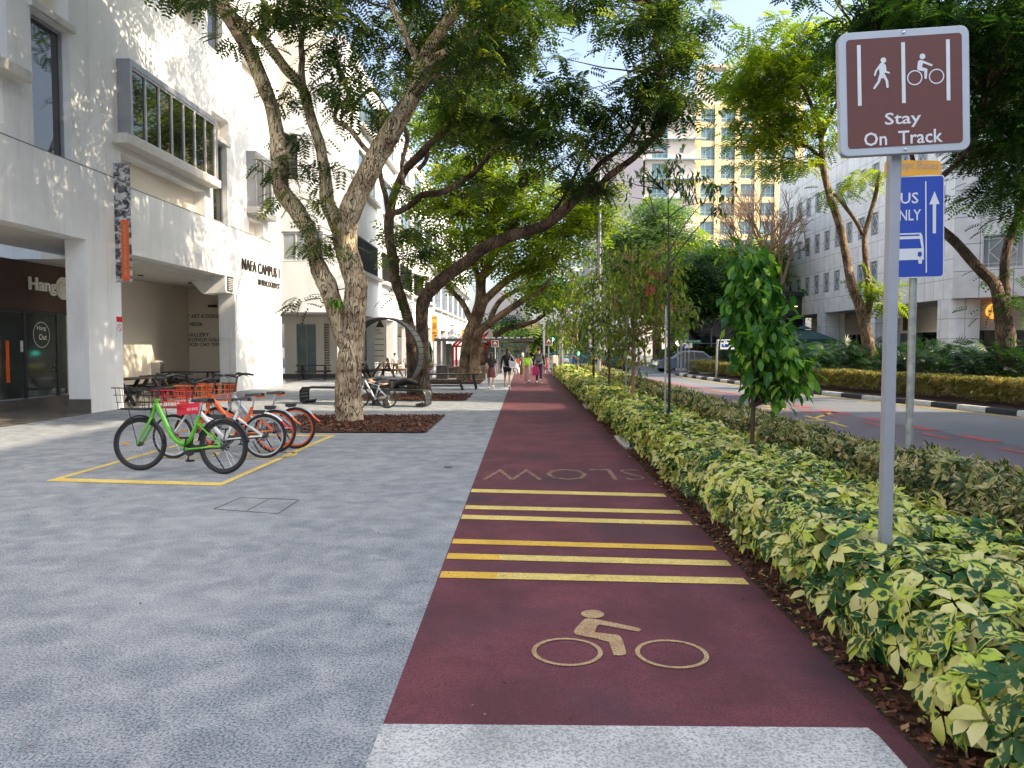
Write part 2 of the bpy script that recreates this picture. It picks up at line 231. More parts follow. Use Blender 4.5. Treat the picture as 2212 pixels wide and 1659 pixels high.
# ------------------------------------------------------------------ mesh helpers
def tag(o, label=None, cat=None, group=None, kind=None):
    if label: o['label'] = label
    if cat: o['category'] = cat
    if group: o['group'] = group
    if kind: o['kind'] = kind
    return o
def emp(name, loc, label, cat, group=None, rz=0., sc=1.):
    o = bpy.data.objects.new(name, None); C.objects.link(o); o.location = loc; o.rotation_euler = (0, 0, rz); o.scale = (sc,)*3
    o.empty_display_size = .1; return tag(o, label, cat, group)
def dup(o, parent=None):
    c = o.copy(); C.objects.link(c)
    if parent is not None: c.parent = parent
    for k in [x for x in KIDS.get(o.name, [])]: dup(k, c)
    return c
KIDS = {}
def link(o, parent):
    C.objects.link(o)
    if parent is not None: o.parent = parent; KIDS.setdefault(parent.name, []).append(o)
    return o
class MB:
    def __init__(s): s.v = []; s.f = []; s.m = []; s.cur = 0
    def mi(s, i): s.cur = i; return s
    def add(s, vs, fs):
        b = len(s.v); s.v += [tuple(q) for q in vs]; s.f += [tuple(i+b for i in q) for q in fs]; s.m += [s.cur]*len(fs); return s
    def box(s, c, d, rz=0., mtx=None, bev=0.):
        x, y, z = [k/2 for k in d]; 
        vs = [Vector((a*x, b*y, e*z)) for a in (-1, 1) for b in (-1, 1) for e in (-1, 1)]
        if mtx is None: mtx = Matrix.Rotation(rz, 3, 'Z')
        return s.add([mtx @ v + Vector(c) for v in vs], [(0, 1, 3, 2), (4, 6, 7, 5), (0, 4, 5, 1), (2, 3, 7, 6), (0, 2, 6, 4), (1, 5, 7, 3)])
    def bb(s, a, b):   # box by two corners
        return s.box([(a[i]+b[i])/2 for i in range(3)], [abs(b[i]-a[i]) for i in range(3)])
    def quad(s, *p): return s.add(p, [tuple(range(len(p)))])
    def tube(s, pts, r, n=8, cap=True, closed=False):
        pts = [Vector(p) for p in pts]; k = len(pts)
        if not hasattr(r, '__len__'): r = [r]*k
        vs = []; fs = []; prev = None
        for i, p in enumerate(pts):
            if closed: t = pts[(i+1) % k]-pts[i-1]
            else: t = pts[min(i+1, k-1)]-pts[max(i-1, 0)]
            t = t.normalized() if t.length > 1e-9 else Vector((0, 0, 1))
            if prev is None: a = Vector((0, 0, 1)) if abs(t.z) < .9 else Vector((1, 0, 0)); u = t.cross(a).normalized()
            else: u = (prev-t*prev.dot(t)); u = u.normalized() if u.length > 1e-6 else t.orthogonal().normalized()
            prev = u; v = t.cross(u)
            for j in range(n): q = 2*PI*j/n; vs.append(p+(u*math.cos(q)+v*math.sin(q))*r[i])
        for i in range(k if closed else k-1):
            for j in range(n): a = i*n+j; b = i*n+(j+1) % n; c = ((i+1) % k)*n+(j+1) % n; d = ((i+1) % k)*n+j; fs.append((a, b, c, d))
        if cap and not closed: fs.append(tuple(range(n))[::-1]); fs.append(tuple((k-1)*n+j for j in range(n)))
        return s.add(vs, fs)
    def bar(s, a, b, w, h):
        """rectangular bar from a to b"""
        a = Vector(a); b = Vector(b); t = (b-a).normalized(); up = Vector((0, 0, 1)) if abs(t.z) < .95 else Vector((0, 1, 0))
        x = t.cross(up).normalized(); z = x.cross(t)
        m = Matrix((x, t, z)).transposed(); return s.box((a+b)/2, (w, (b-a).length, h), mtx=m)
    def prism(s, poly, d):
        """polygon (3D points) extruded by vector d"""
        n = len(poly); d = Vector(d); vs = [Vector(p) for p in poly]+[Vector(p)+d for p in poly]
        return s.add(vs, [tuple(range(n))[::-1], tuple(range(n, 2*n))]+[(i, (i+1) % n, n+(i+1) % n, n+i) for i in range(n)])
    def lathe(s, prof, c=(0, 0, 0), n=16, ax='Z'):
        vs = []; fs = []; c = Vector(c)
        for r_, z_ in prof:
            for j in range(n):
                q = 2*PI*j/n; p = (r_*math.cos(q), r_*math.sin(q), z_)
                if ax == 'Y': p = (p[0], p[2], p[1])
                if ax == 'X': p = (p[2], p[0], p[1])
                vs.append(c+Vector(p))
        for i in range(len(prof)-1):
            for j in range(n): fs.append((i*n+j, i*n+(j+1) % n, (i+1)*n+(j+1) % n, (i+1)*n+j))
        fs.append(tuple(range(n))[::-1]); fs.append(tuple((len(prof)-1)*n+j for j in range(n)))
        return s.add(vs, fs)
    def ell(s, c, r, n=12, k=8):
        return s.add([Vector(c)+Vector((math.sin(PI*i/k)*math.cos(2*PI*j/n)*r[0], math.sin(PI*i/k)*math.sin(2*PI*j/n)*r[1], math.cos(PI*i/k)*r[2])) for i in range(k+1) for j in range(n)],
                     [(i*n+j, (i+1)*n+j, (i+1)*n+(j+1) % n, i*n+(j+1) % n) for i in range(k) for j in range(n)])
    def build(s, name, mats, parent=None, smooth=False, off=None, bevel=0.):
        if not isinstance(mats, (list, tuple)): mats = [mats]
        me = bpy.data.meshes.new(name); o_ = Vector(off) if off is not None else Vector()
        me.from_pydata([tuple(Vector(v)-o_) for v in s.v], [], s.f)
        for m in mats: me.materials.append(M[m])
        me.polygons.foreach_set('material_index', s.m)
        if smooth: me.polygons.foreach_set('use_smooth', [True]*len(s.f))
        me.validate(); me.update()
        if smooth:
            try: me.set_sharp_from_angle(angle=R(42))
            except Exception: pass
        o = bpy.data.objects.new(name, me); link(o, parent)
        if off is not None and parent is None: o.location = o_
        if bevel:
            b = o.modifiers.new('bevel', 'BEVEL'); b.width = bevel; b.segments = 2; b.limit_method = 'ANGLE'
        return o
def catmull(pts, rad, sub=5):
    P = [Vector(p) for p in pts]; out = []; ro = []
    for i in range(len(P)-1):
        p0 = P[max(i-1, 0)]; p1 = P[i]; p2 = P[i+1]; p3 = P[min(i+2, len(P)-1)]
        for k in range(sub):
            t = k/sub; out.append(.5*((2*p1)+(p2-p0)*t+(2*p0-5*p1+4*p2-p3)*t*t+(3*p1-p0-3*p2+p3)*t**3)); ro.append(rad[i]*(1-t)+rad[i+1]*t)
    out.append(P[-1]); ro.append(rad[-1]); return out, ro
def npmesh(name, V, F, mats, parent=None, lf=None, off=None, smooth=False):
    """V (n,3) float, F (m,k) int"""
    V = np.asarray(V, np.float32)
    if off is not None: V = V-np.asarray(off, np.float32)
    F = np.asarray(F, np.int32); me = bpy.data.meshes.new(name); me.vertices.add(len(V)); me.vertices.foreach_set('co', V.ravel())
    k = F.shape[1]; me.loops.add(F.size); me.loops.foreach_set('vertex_index', F.ravel()); me.polygons.add(len(F))
    me.polygons.foreach_set('loop_start', np.arange(0, F.size, k, dtype=np.int32)); me.polygons.foreach_set('loop_total', np.full(len(F), k, np.int32))
    if lf is not None:
        a = me.attributes.new('lf', 'FLOAT_COLOR', 'POINT'); a.data.foreach_set('color', np.asarray(lf, np.float32).ravel())
    for m in (mats if isinstance(mats, (list, tuple)) else [mats]): me.materials.append(M[m])
    me.update(calc_edges=True)
    if smooth: me.polygons.foreach_set('use_smooth', np.ones(len(F), bool))
    o = bpy.data.objects.new(name, me); link(o, parent)
    if off is not None and parent is None: o.location = off
    return o
def nrm(a): return a/np.maximum(np.linalg.norm(a, axis=1, keepdims=True), 1e-9)
def inst(T, F, uv, P, X, Z, Sc, rnd):
    """copies template T,F at P with axes X,~Z, scale Sc -> V,F,lf"""
    n = len(P); k = len(T); X = nrm(X); Y = nrm(np.cross(Z, X)); Z = np.cross(X, Y)
    V = P[:, None, :]+Sc[:, None, None]*(T[None, :, 0:1]*X[:, None, :]+T[None, :, 1:2]*Y[:, None, :]+T[None, :, 2:3]*Z[:, None, :])
    Fo = (F[None]+(np.arange(n)*k)[:, None, None]).reshape(-1, F.shape[1])
    lf = np.empty((n, k, 4), np.float32); lf[:, :, 0] = uv[None, :, 0]; lf[:, :, 1] = uv[None, :, 1]; lf[:, :, 2] = rnd[:, None]; lf[:, :, 3] = 1
    return V.reshape(-1, 3), Fo, lf.reshape(-1, 4)
def frond_t(pairs=6, lw=.155, ll=.42):
    """pinnate frond, rachis along x length 1, leaflets as rhombi"""
    T = []; F = []
    for i in range(pairs):
        x = .12+.88*i/(pairs-1); l = ll*(1-.55*abs(x-.5)); z = -.25*x*x
        for sgn in (-1, 1):
            b = len(T); dx = .35*l; T += [(x, 0, z), (x+dx*.4-lw/2, sgn*l*.5, z-.02), (x+dx, sgn*l, z-.07), (x+dx*.4+lw/2, sgn*l*.5, z-.02)]; F.append((b, b+1, b+2, b+3))
    T = np.array(T); return T, np.array(F), np.abs(T[:, 1:2]*np.ones((1, 2)))
def leaf_t(w=.42, droop=.25, fold=.12, simple=False):
    """broad leaf along x length 1"""
    if simple:
        T = np.array([(0, 0, 0), (.5, -w/2, .04), (1, 0, -droop), (.5, w/2, .04)]); return T, np.array([(0, 1, 2, 3)]), np.array([(.2, 0), (.9, .5), (.5, 1), (.9, .5)])
    T = []; uv = []
    for x, ww in ((0, .03), (.35, .85), (.7, .95), (1, .08)):
        for sgn in (-1, 0, 1): T.append((x, sgn*ww*w/2, fold*abs(sgn)*ww*.5-droop*x*x)); uv.append((abs(sgn), x))
    F = [(r*3+c, r*3+c+1, r*3+c+4, r*3+c+3) for r in range(3) for c in range(2)]
    return np.array(T), np.array(F), np.array(uv)
def compose(leaf, n, tilt, rs, off=.1):
    """rosette of n leaves round z"""
    T, F, uv = leaf; VT = []; FT = []; UT = []
    for i in range(n):
        q = 2*PI*i/n+rs.uniform(-.25, .25); ti = tilt+rs.uniform(-.25, .25); s = rs.uniform(.75, 1.1)
        ca, sa = math.cos(ti), math.sin(ti); x = (T[:, 0]+off)*s; y = T[:, 1]*s; z = T[:, 2]*s
        x2 = x*ca-z*sa; z2 = x*sa+z*ca; cq, sq = math.cos(q), math.sin(q)
        FT.append(F+len(T)*i); VT.append(np.stack([x2*cq-y*sq, x2*sq+y*cq, z2], 1)); UT.append(uv)
    return np.concatenate(VT), np.concatenate(FT), np.concatenate(UT)
def text(body, O, ux, uy, w, h, m, name, parent=None, ext=.01, bold=0., off=None, align=None):
    """lettering fitted into w x h: lower-left O, reading along ux, up uy"""
    cu = bpy.data.curves.new(name, 'FONT'); cu.body = body; cu.extrude = 0; cu.offset = bold; cu.resolution_u = 2
    t = bpy.data.objects.new('t', cu); C.objects.link(t); bpy.context.view_layer.update()
    dg = bpy.context.evaluated_depsgraph_get(); me = bpy.data.meshes.new_from_object(t.evaluated_get(dg)); bpy.data.objects.remove(t)
    V = np.array([v.co[:] for v in me.vertices]); 
    if len(V) == 0: return None
    lo, hi = V.min(0), V.max(0); ux = Vector(ux).normalized(); uy = Vector(uy).normalized(); nz = ux.cross(uy)
    sx = w/(hi[0]-lo[0]); sy = h/(hi[1]-lo[1]) if h else sx
    bm = bmesh.new(); bm.from_mesh(me)
    if ext > 0:
        r_ = bmesh.ops.extrude_face_region(bm, geom=bm.faces[:]); 
        for v in r_['geom']:
            if isinstance(v, bmesh.types.BMVert): v.co.z += ext
    o_ = Vector(off) if off is not None else Vector()
    for v in bm.verts: v.co = Vector(O)+ux*((v.co.x-lo[0])*sx)+uy*((v.co.y-lo[1])*sy)+nz*v.co.z-o_
    for f_ in bm.faces: f_.smooth = False
    me2 = bpy.data.meshes.new(name); bm.to_mesh(me2); bm.free(); me2.materials.clear(); me2.materials.append(M[m]); bpy.data.meshes.remove(me)
    o = bpy.data.objects.new(name, me2); return link(o, parent)
def wallholes(mb, O, U, w, h, holes, nrmv, depth=.25, rm=0, wm=0):
    """wall w x h from O along U and up, rectangular holes (a0,a1,z0,z1[,depth]) with reveals; nrmv = outward normal"""
    O = Vector(O); U = Vector(U).normalized(); Z = Vector((0, 0, 1)); Nn = Vector(nrmv)
    xs = sorted({0, w, *[q for k in holes for q in k[:2]]}); zs = sorted({0, h, *[q for k in holes for q in k[2:4]]})
    P = lambda a, z, d=0.: O+U*a+Z*z-Nn*d
    mb.mi(wm)
    for i in range(len(xs)-1):
        for j in range(len(zs)-1):
            a, b, c, d = xs[i], xs[i+1], zs[j], zs[j+1]; mx, mz = (a+b)/2, (c+d)/2
            if b-a < 1e-4 or d-c < 1e-4 or any(k[0] < mx < k[1] and k[2] < mz < k[3] for k in holes): continue
            mb.quad(P(a, c), P(b, c), P(b, d), P(a, d))
    mb.mi(rm)
    for k in holes:
        a, b, c, d = k[:4]; e = k[4] if len(k) > 4 else depth
        mb.quad(P(a, c), P(a, d), P(a, d, e), P(a, c, e)); mb.quad(P(b, c), P(b, c, e), P(b, d, e), P(b, d))
        mb.quad(P(a, d), P(b, d), P(b, d, e), P(a, d, e))
        if c > 0: mb.quad(P(a, c), P(a, c, e), P(b, c, e), P(b, c))
    mb.mi(0); return mb
rng = random.Random(7)
# ------------------------------------------------------------------ ground, track, markings
def sheet(name, poly, m, z, kind='structure', label=None):
    b = MB(); b.quad(*[(p[0], p[1], z) for p in poly]); return tag(b.build(name, m), label, None, None, kind)
sheet('ground', [(-400, -60), (400, -60), (400, 900), (-400, 900)], 'far_ground', -.03)
sheet('pavement', [(-60, -8), (4.2, -8), (4.2, 62), (-60, 62)], 'pavement', 0., label='pale grey speckled concrete pavement of the plaza')
TX0, TX1 = -.635, 1.645
sheet('cycle_track', [(TX0, 3.37), (TX0, 75), (TX1, 75), (TX1, -8), (1.50, -8), (1.545, 3.3), (1.53, 3.37)], 'track_red', .004, label='maroon red painted cycle track along the pavement')
sheet('threshold_band', [(-.66, -8), (-.64, 3.37), (1.53, 3.37), (1.545, 3.3), (1.50, -8)], 'band_white', .004, label='pale rough concrete band at the near end of the red track')
for i, (yl, yr, th, a) in enumerate([(1061, 1071.5, 7, 1), (1097, 1108, 8, 1), (1118, 1132, 9, 0), (1171, 1186.5, 10, 1), (1203, 1219, 12, 0), (1243, 1258, 14, 0)]):
    L0 = G(945+(1254-yl)*.365, yl-th/2); L1 = G(945+(1254-yl)*.365, yl+th/2); xr = 1133+1.6/1.7*(yr-748); R0 = G(xr, yr-th/2); R1 = G(xr, yr+th/2)
    L0.x = L1.x = TX0+.012; R0.x = R1.x = 1.60
    b = MB(); sp = (.16 if i < 4 else .19)
    A = L1.lerp(R1, sp); B = L0.lerp(R0, sp)
    if i in (2, 4, 5) : b.mi(1).quad(L1, A, B, L0); b.mi(0).quad(A, R1, R0, B)
    else: b.mi(1 if a else 0).quad(L1, R1, R0, L0)
    for k, v in enumerate(b.v): b.v[k] = (v[0], v[1], .009)
    tag(b.build('track_marking', ['yellow_bar', 'orange_bar' if i in (3, 4, 5) else 'yellow_bar']), 'yellow rumble bar painted across the red track', None, None, 'structure')
def gpoly(pts, m, z=.009):
    b = MB(); b.quad(*[tuple(G(*p).xy)+(z,) for p in pts]); return b
z5 = lambda x, y: ((x/1.00545+1400)/1.8228, (y/1.00545+2200)/1.8228)
sym = MB()
def gring(cx, cy, r, w_, n=48):
    c = G(cx, cy); vs = []; 
    for k in range(n):
        q = 2*PI*k/n
        for rr in (r, r-w_): vs.append((c.x+rr*math.cos(q), c.y+rr*math.sin(q), .009))
    sym.add(vs, [(2*k, 2*((k+1) % n), 2*((k+1) % n)+1, 2*k+1) for k in range(n)])
gring(1225, 1410, .197, .026); gring(1451, 1414.5, .20, .026)
hc = G(1280, 1329); sym.add([(hc.x+.073*math.cos(q*PI/12), hc.y+.075*math.sin(q*PI/12), .009) for q in range(24)], [tuple(range(24))])
body = [(905, 245), (922, 241), (945, 243), (1120, 279), (1131, 286), (1122, 293), (1108, 292), (966, 266), (956, 272), (946, 296), (1035, 307), (1048, 313), (1058, 328), (1072, 377), (1068, 386), (1045, 389), (1022, 387), (1012, 360), (1003, 335), (955, 322), (875, 306), (864, 299), (866, 288), (888, 262)]
ps = [tuple(G(*z5(*p)).xy)+(.009,) for p in body]
sym.add(ps, [tuple(range(len(ps)))[::-1]])
tag(sym.build('cyclist_symbol', 'symbol_cream'), 'cream painted cyclist symbol on the red track', None, None, 'structure')
tag(text('SLOW', (1.56, 10.55, .009), (-1, 0, 0), (0, -1, 0), 2.1, .86, 'symbol_faded', 'slow_marking', ext=0, bold=-.012), 'faded word SLOW painted upside down on the red track', None, None, 'structure')
bay = [G(98, 1040), G(478, 1050), G(726, 940), Vector((-6.0, 14.75, 0))]
bb_ = MB(); cc = sum(bay, Vector())/4
inn = [p+(cc-p).normalized()*.235 for p in bay]
for k in range(4): j = (k+1) % 4; bb_.quad(*[(q.x, q.y, .005) for q in (bay[k], bay[j], inn[j], inn[k])])
for (cx, cy) in ((-4.6, 11.9),):  # bicycle outline painted in the bay
    for dx in (-.62, .62):
        n = 32; vs = []
        for k in range(n):
            q = 2*PI*k/n
            for rr in (.42, .36): vs.append((cx+dx+rr*math.cos(q), cy+rr*math.sin(q), .005))
        bb_.add(vs, [(2*k, 2*((k+1) % n), 2*((k+1) % n)+1, 2*k+1) for k in range(n)])
tag(bb_.build('bicycle_bay_marking', 'yellow_line'), 'yellow painted rectangle marking the bicycle parking bay', None, None, 'structure')
# manhole frames set in the pavement
mh = MB()
for poly in ([(462, 1100), (520, 1075), (646, 1080), (600, 1110)],):
    P = [G(*p) for p in poly]
    for k in range(4): mh.bar(P[k]+Vector((0, 0, -.002)), P[(k+1) % 4]+Vector((0, 0, -.002)), .009, .014)
    a = P[0].lerp(P[3], .5); c = P[1].lerp(P[2], .5); mh.bar(a-Vector((0, 0, .002)), c-Vector((0, 0, .002)), .008, .014)
tag(mh.build('manhole_frame', 'tile_dark'), 'thin rectangular manhole frame set flush in the pavement', 'manhole cover')
for lab, px in (('tiny dark drain stud in the shaded pavement near the slow marking', (968, 1009)),):
    mh = MB(); mh.lathe([(.06, 0), (.06, .006), (.001, .006)], G(*px), 14); tag(mh.build('drain_stud', 'frame_dark'), lab, 'drain stud')
# beds
def bed(name, poly, label, n=2600, z=.012, s=(.03, .075)):
    b = MB(); b.quad(*[(p[0], p[1], z) for p in poly]); o = tag(b.build(name, 'dirt'), label, None, None, 'structure')
    rs = np.random.RandomState(len(KIDS)+n); x0 = min(p[0] for p in poly); x1 = max(p[0] for p in poly); y0 = min(p[1] for p in poly); y1 = max(p[1] for p in poly)
    P = np.stack([rs.uniform(x0, x1, n), y0+(y1-y0)*rs.uniform(0, 1, n)**1.0, z+rs.uniform(.0, .03, n)], 1)
    T = np.array([(-.5, -.2, 0), (.5, -.2, 0), (.5, .2, 0), (-.5, .2, 0)]); F = np.array([(0, 1, 2, 3)])
    X = np.stack([rs.randn(n), rs.randn(n), rs.randn(n)*.35], 1); Zv = np.stack([rs.randn(n)*.4, rs.randn(n)*.4, np.ones(n)], 1)
    V, F, lf = inst(T, F, np.zeros((4, 2)), P, X, Zv, rs.uniform(s[0], s[1], n), rs.uniform(0, 1, n))
    tag(npmesh('wood_chips', V, F, 'chip', lf=lf), 'reddish brown wood chips lying over the '+label.split(' ', 3)[-1], None, None, 'stuff')
bed('mulch_bed', [(-5.5, 14.95), (-1.93, 14.95), (-1.93, 18.65), (-5.5, 18.65)], 'square mulch bed round the nearest big street tree', 6000, .02)
bed('mulch_bed', [(-5.6, 23.8), (-1.95, 23.8), (-1.82, 27.2), (-5.6, 27.2)], 'square mulch bed round the second street tree', 3500, .02, (.04, .09))
bed('mulch_bed', [(-6.2, 34.5), (-2.0, 34.5), (-2.0, 38.5), (-6.2, 38.5)], 'square mulch bed beside the brown planters', 2200, .02, (.05, .1))
b = MB(); b.bb((1.6455, -8, -.02), (4.15, 60, .008)); tag(b.build('planting_strip', 'dirt'), 'dark soil strip between the red track and the road', None, None, 'structure')
rs = np.random.RandomState(5); n = 5200
P = np.stack([1.655+rs.exponential(.16, n), 1.8+rs.uniform(0, 1, n)**1.4*26, .012+rs.uniform(0, .03, n)], 1)
T = np.array([(-.5, -.2, 0), (.5, -.2, 0), (.5, .2, 0), (-.5, .2, 0)])
V, F, lf = inst(T, np.array([(0, 1, 2, 3)]), np.zeros((4, 2)), P, np.stack([rs.randn(n), rs.randn(n), rs.randn(n)*.35], 1), np.stack([rs.randn(n)*.4, rs.randn(n)*.4, np.ones(n)], 1), rs.uniform(.02, .06, n), rs.uniform(0, 1, n))
tag(npmesh('bark_mulch', V, F, 'chip', lf=lf), 'brown bark litter along the edge of the red track', None, None, 'stuff')
for (px, y0, y1, lab) in ((1330, 947, 972, 'pale concrete slab beside the track where the leaves stop, the nearer one'), (1255, 876, 884, 'pale concrete slab beside the track, the farther one')):
    a = G(px, y0); c = G(px, y1); b = MB(); b.bb((1.66, c.y, 0), (1.66+.62, a.y, .06)); tag(b.build('concrete_slab', 'slab_concrete', bevel=.01), lab, 'slab')
# road
far = [(14.6, -8), (13.6, 8), (12.25, 18), (11.55, 22), (10.9, 25), (10.25, 28.3), (9.6, 34), (9.15, 40), (8.9, 45.5)]
b = MB()
for i in range(len(far)-1):
    a, c = far[i], far[i+1]; b.quad((4.3, a[1], -.012), (a[0], a[1], -.012), (c[0], c[1], -.012), (4.3, c[1], -.012))
b.quad((4.3, 45.5, -.012), (60, 45.5, -.012), (60, 54.5, -.012), (4.3, 54.5, -.012)); b.quad((4.3, 54.5, -.012), (10.5, 54.5, -.012), (10.5, 200, -.012), (4.3, 200, -.012))
b.quad((-30, 62.1, -.012), (4.3, 62.1, -.012), (4.3, 74, -.012), (-30, 74, -.012))
tag(b.build('road', 'asphalt'), 'grey asphalt road beyond the hedges', None, None, 'structure')
red = [(8.9, 0), (8.55, 12), (8.02, 19.7), (7.8, 23), (7.5, 27.5), (7.0, 34), (6.35, 42), (6.1, 50)]
b = MB()
for i in range(len(red)-1):
    a, c = red[i], red[i+1]; b.quad((4.35, a[1], -.006), (a[0], a[1], -.006), (c[0], c[1], -.006), (4.35, c[1], -.006))
tag(b.build('bus_lane_surface', 'asphalt_bus'), 'purplish bus lane surface next to the croton hedge', None, None, 'structure')
def strip(pts, w_, m, z, name, lab, dash=None):
    b = MB(); acc = 0
    P = [Vector((p[0], p[1], z)) for p in pts]
    for i in range(len(P)-1):
        d = P[i+1]-P[i]; L = d.length; t = d.normalized(); s_ = Vector((-t.y, t.x, 0))*w_/2
        if dash:
            k = 0.
            while k < L:
                e = min(k+dash[0], L); a = P[i]+t*k; c = P[i]+t*e; b.quad(a-s_, c-s_, c+s_, a+s_); k += dash[0]+dash[1]
        else: b.quad(P[i]-s_, P[i+1]-s_, P[i+1]+s_, P[i]+s_)
    tag(b.build(name, m), lab, None, None, 'structure')
strip(red[3:], .17, 'red_line', .0, 'road_marking', 'continuous red line along the bus lane')
strip(red[:4], .30, 'red_line', .0, 'road_marking', 'broken red line dashes along the bus lane', dash=(1.0, .8))
strip([(p[0]-.55, p[1]) for p in red[:4]], .16, 'red_line', .0, 'road_marking', 'second thin broken red line', dash=(.9, 1.3))
for o_, lab in ((.28, 'outer'), (.46, 'inner')):
    strip([(p[0]-o_, p[1]) for p in far], .07, 'yellow_line', -.004, 'road_marking', 'thin yellow line near the far kerb, the %s of two' % lab)
zz = MB()
for a, c, w_ in ((G(1525, 876), G(1700, 884), .12), (G(1530, 884), G(1690, 892), .12), (G(1700, 884), G(1650, 876), .12), (G(1715, 905), G(1810, 912), .14), (G(1760, 903), G(1800, 890), .14), (G(1740, 898), G(1830, 922), .12)):
    d = (c-a).normalized(); s_ = Vector((-d.y, d.x, 0))*w_/2; zz.quad(*[(q.x, q.y, .0) for q in (a-s_, c-s_, c+s_, a+s_)])
tag(zz.build('road_marking', 'yellow_line'), 'yellow arrow and letter strokes painted in the bus lane', None, None, 'structure')
strip([(4.4, 46.4), (8.9, 46.0)], .35, 'white_line', .0, 'road_marking', 'white stop line across the road')
strip([(4.4, 52.5), (8.9, 52)], .9, 'white_line', .0, 'road_marking', 'white crossing bars beyond the stop line', dash=(.4, .4))
# kerbs (alternating painted blocks)
def kerb(pts, name, lab):
    b = MB(); k = 0; rem = 0
    for i in range(len(pts)-1):
        a = Vector((*pts[i], 0)); c = Vector((*pts[i+1], 0)); L = (c-a).length; n = max(1, round(L/1.0)); d = (c-a)/n; t = d.normalized(); s_ = Vector((t.y, -t.x, 0))*.0
        for q in range(n):
            b.mi(k % 2); k += 1; p0 = a+d*q; p1 = a+d*(q+1); nn = Vector((t.y, -t.x, 0))
            b.prism([(p0.x, p0.y, -.03), (p0.x+nn.x*.16, p0.y+nn.y*.16, -.03), (p0.x+nn.x*.16, p0.y+nn.y*.16, .13), (p0.x+nn.x*.03, p0.y+nn.y*.03, .13), (p0.x, p0.y, .09)], p1-p0)
    tag(b.build(name, ['kerb_white', 'kerb_black']), lab, None, None, 'structure')
kerb(far, 'kerb', 'black and white painted kerb along the far side of the road')
kerb([(9.0, 46.0), (10.5, 46.6), (14, 47), (40, 47)], 'kerb', 'black and white kerb turning into the side street')
kerb([(40, 55), (10.6, 55), (10.6, 90)], 'kerb', 'black and white kerb on the far side of the side street')
b = MB(); b.bb((4.16, -8, -.03), (4.3, 60, .02)); tag(b.build('near_kerb', 'kerb_white'), 'plain kerb behind the croton hedge', None, None, 'structure')
b = MB()
for i in range(len(far)-1):
    a, c = far[i], far[i+1]; b.quad((a[0]+.16, a[1], .09), (60, a[1], .09), (60, c[1], .09), (c[0]+.16, c[1], .09))
tag(b.build('verge', 'dirt'), 'dark mulched verge beyond the road', None, None, 'structure')
b = MB(); b.bb((10.76, 55.2, -.02), (70, 140, .09)); tag(b.build('far_verge', 'far_ground'), 'ground beyond the side street', None, None, 'structure')
sheet('arcade_floor', [(-40, -6), (-11.3, -6), (-10.75, 33), (-12.5, 60), (-40, 60)], 'polished_floor', .006, label='polished brown stone floor under the arcade')

# ------------------------------------------------------------------ left white building (nearest)
TH = PI/2-math.atan(.02)
b1 = emp('campus_building', (-11.39, 0, 0), 'white rendered campus building with deep windows behind the parked bicycles', 'building', rz=TH)
s0 = -6; 
HO = [(-s0-6, 19.28-s0, 0, 4.38, .55), (20.85-s0, 28.67-s0, 0, 4.26, .55), (17.38-s0, 18.8-s0, 6.2, 9.26, .3), (17.38-s0, 18.8-s0, 9.48, 11.3, .35), (14.6-s0, 16.58-s0, 7.66, 10.4, .3), (14.6-s0, 16.4-s0, 6.4, 7.38, .35),
      (21.0-s0, 26.25-s0, 6.12, 6.95, .38), (26.9-s0, 28.16-s0, 6.12, 8.95, .28), (26.9-s0, 28.4-s0, 9.12, 9.88, .35), (30.2-s0, 31.75-s0, 6.12, 6.75, .35), (26.72-s0, 27.96-s0, 12.05, 15.2, .25),
      (24.4-s0, 26.0-s0, 12.1, 12.95, .35), (29.7-s0, 31.5-s0, 11.4, 12.8, .3), (18.3-s0, 19.6-s0, 12.05, 15.2, .25), (9-s0, 11-s0, 6.3, 9.3, .3), (5-s0, 7-s0, 6.3, 9.3, .3), (31.9-s0, 33.1-s0, 14, 16, .3)]
m_ = MB(); wallholes(m_, (s0, 0, 0), (1, 0, 0), 33.85-s0, 17, HO, (0, -1, 0), rm=0)
m_.mi(0).quad((33.85, 0, 0), (33.85, 14, 0), (33.85, 14, 17), (33.85, 0, 17)).quad((s0, 0, 17), (33.85, 0, 17), (33.85, 14, 17), (s0, 14, 17))
m_.mi(1)   # backs of recesses, inner walls
for k in HO[2:]: m_.quad((k[0]+s0, k[4]+.002, k[2]), (k[1]+s0, k[4]+.002, k[2]), (k[1]+s0, k[4]+.002, k[3]), (k[0]+s0, k[4]+.002, k[3]))
m_.bb((22.65, 3.1, 0), (31.6, 3.3, 5)); m_.bb((31.55, .62, 0), (31.75, 3.12, 5)); m_.bb((22.5, 2.5, 0), (22.64, 3.3, 5))
m_.mi(2).quad((s0, .5, 4.37), (22.6, .5, 4.37), (22.6, 2.7, 4.37), (s0, 2.7, 4.37)).quad((20.8, .5, 4.07), (31.6, .5, 4.07), (31.6, 3.2, 4.07), (20.8, 3.2, 4.07)).quad((20.8, .545, 4.07), (28.7, .545, 4.07), (28.7, .545, 4.28), (20.8, .545, 4.28))
m_.mi(0).bb((28.67, .55, 0), (33.8, .62, 6)); m_.bb((31.76, .62, 0), (33.84, 1.2, 4.0))
walls = m_.build('wall', ['stucco', 'cream_wall', 'ceiling_white'], b1)
g_ = MB()
for a, c, z0 in ((s0, 20.9, 6.2), (26.4, 33.85, 6.1), (21., 26.25, 6.1)): g_.bb((a, -.004, z0-.012), (c, .01, z0+.012))
g_.bb((26.3, -.004, 11.9), (33.85, .01, 11.92)); g_.build('groove', 'tile_dark', walls)
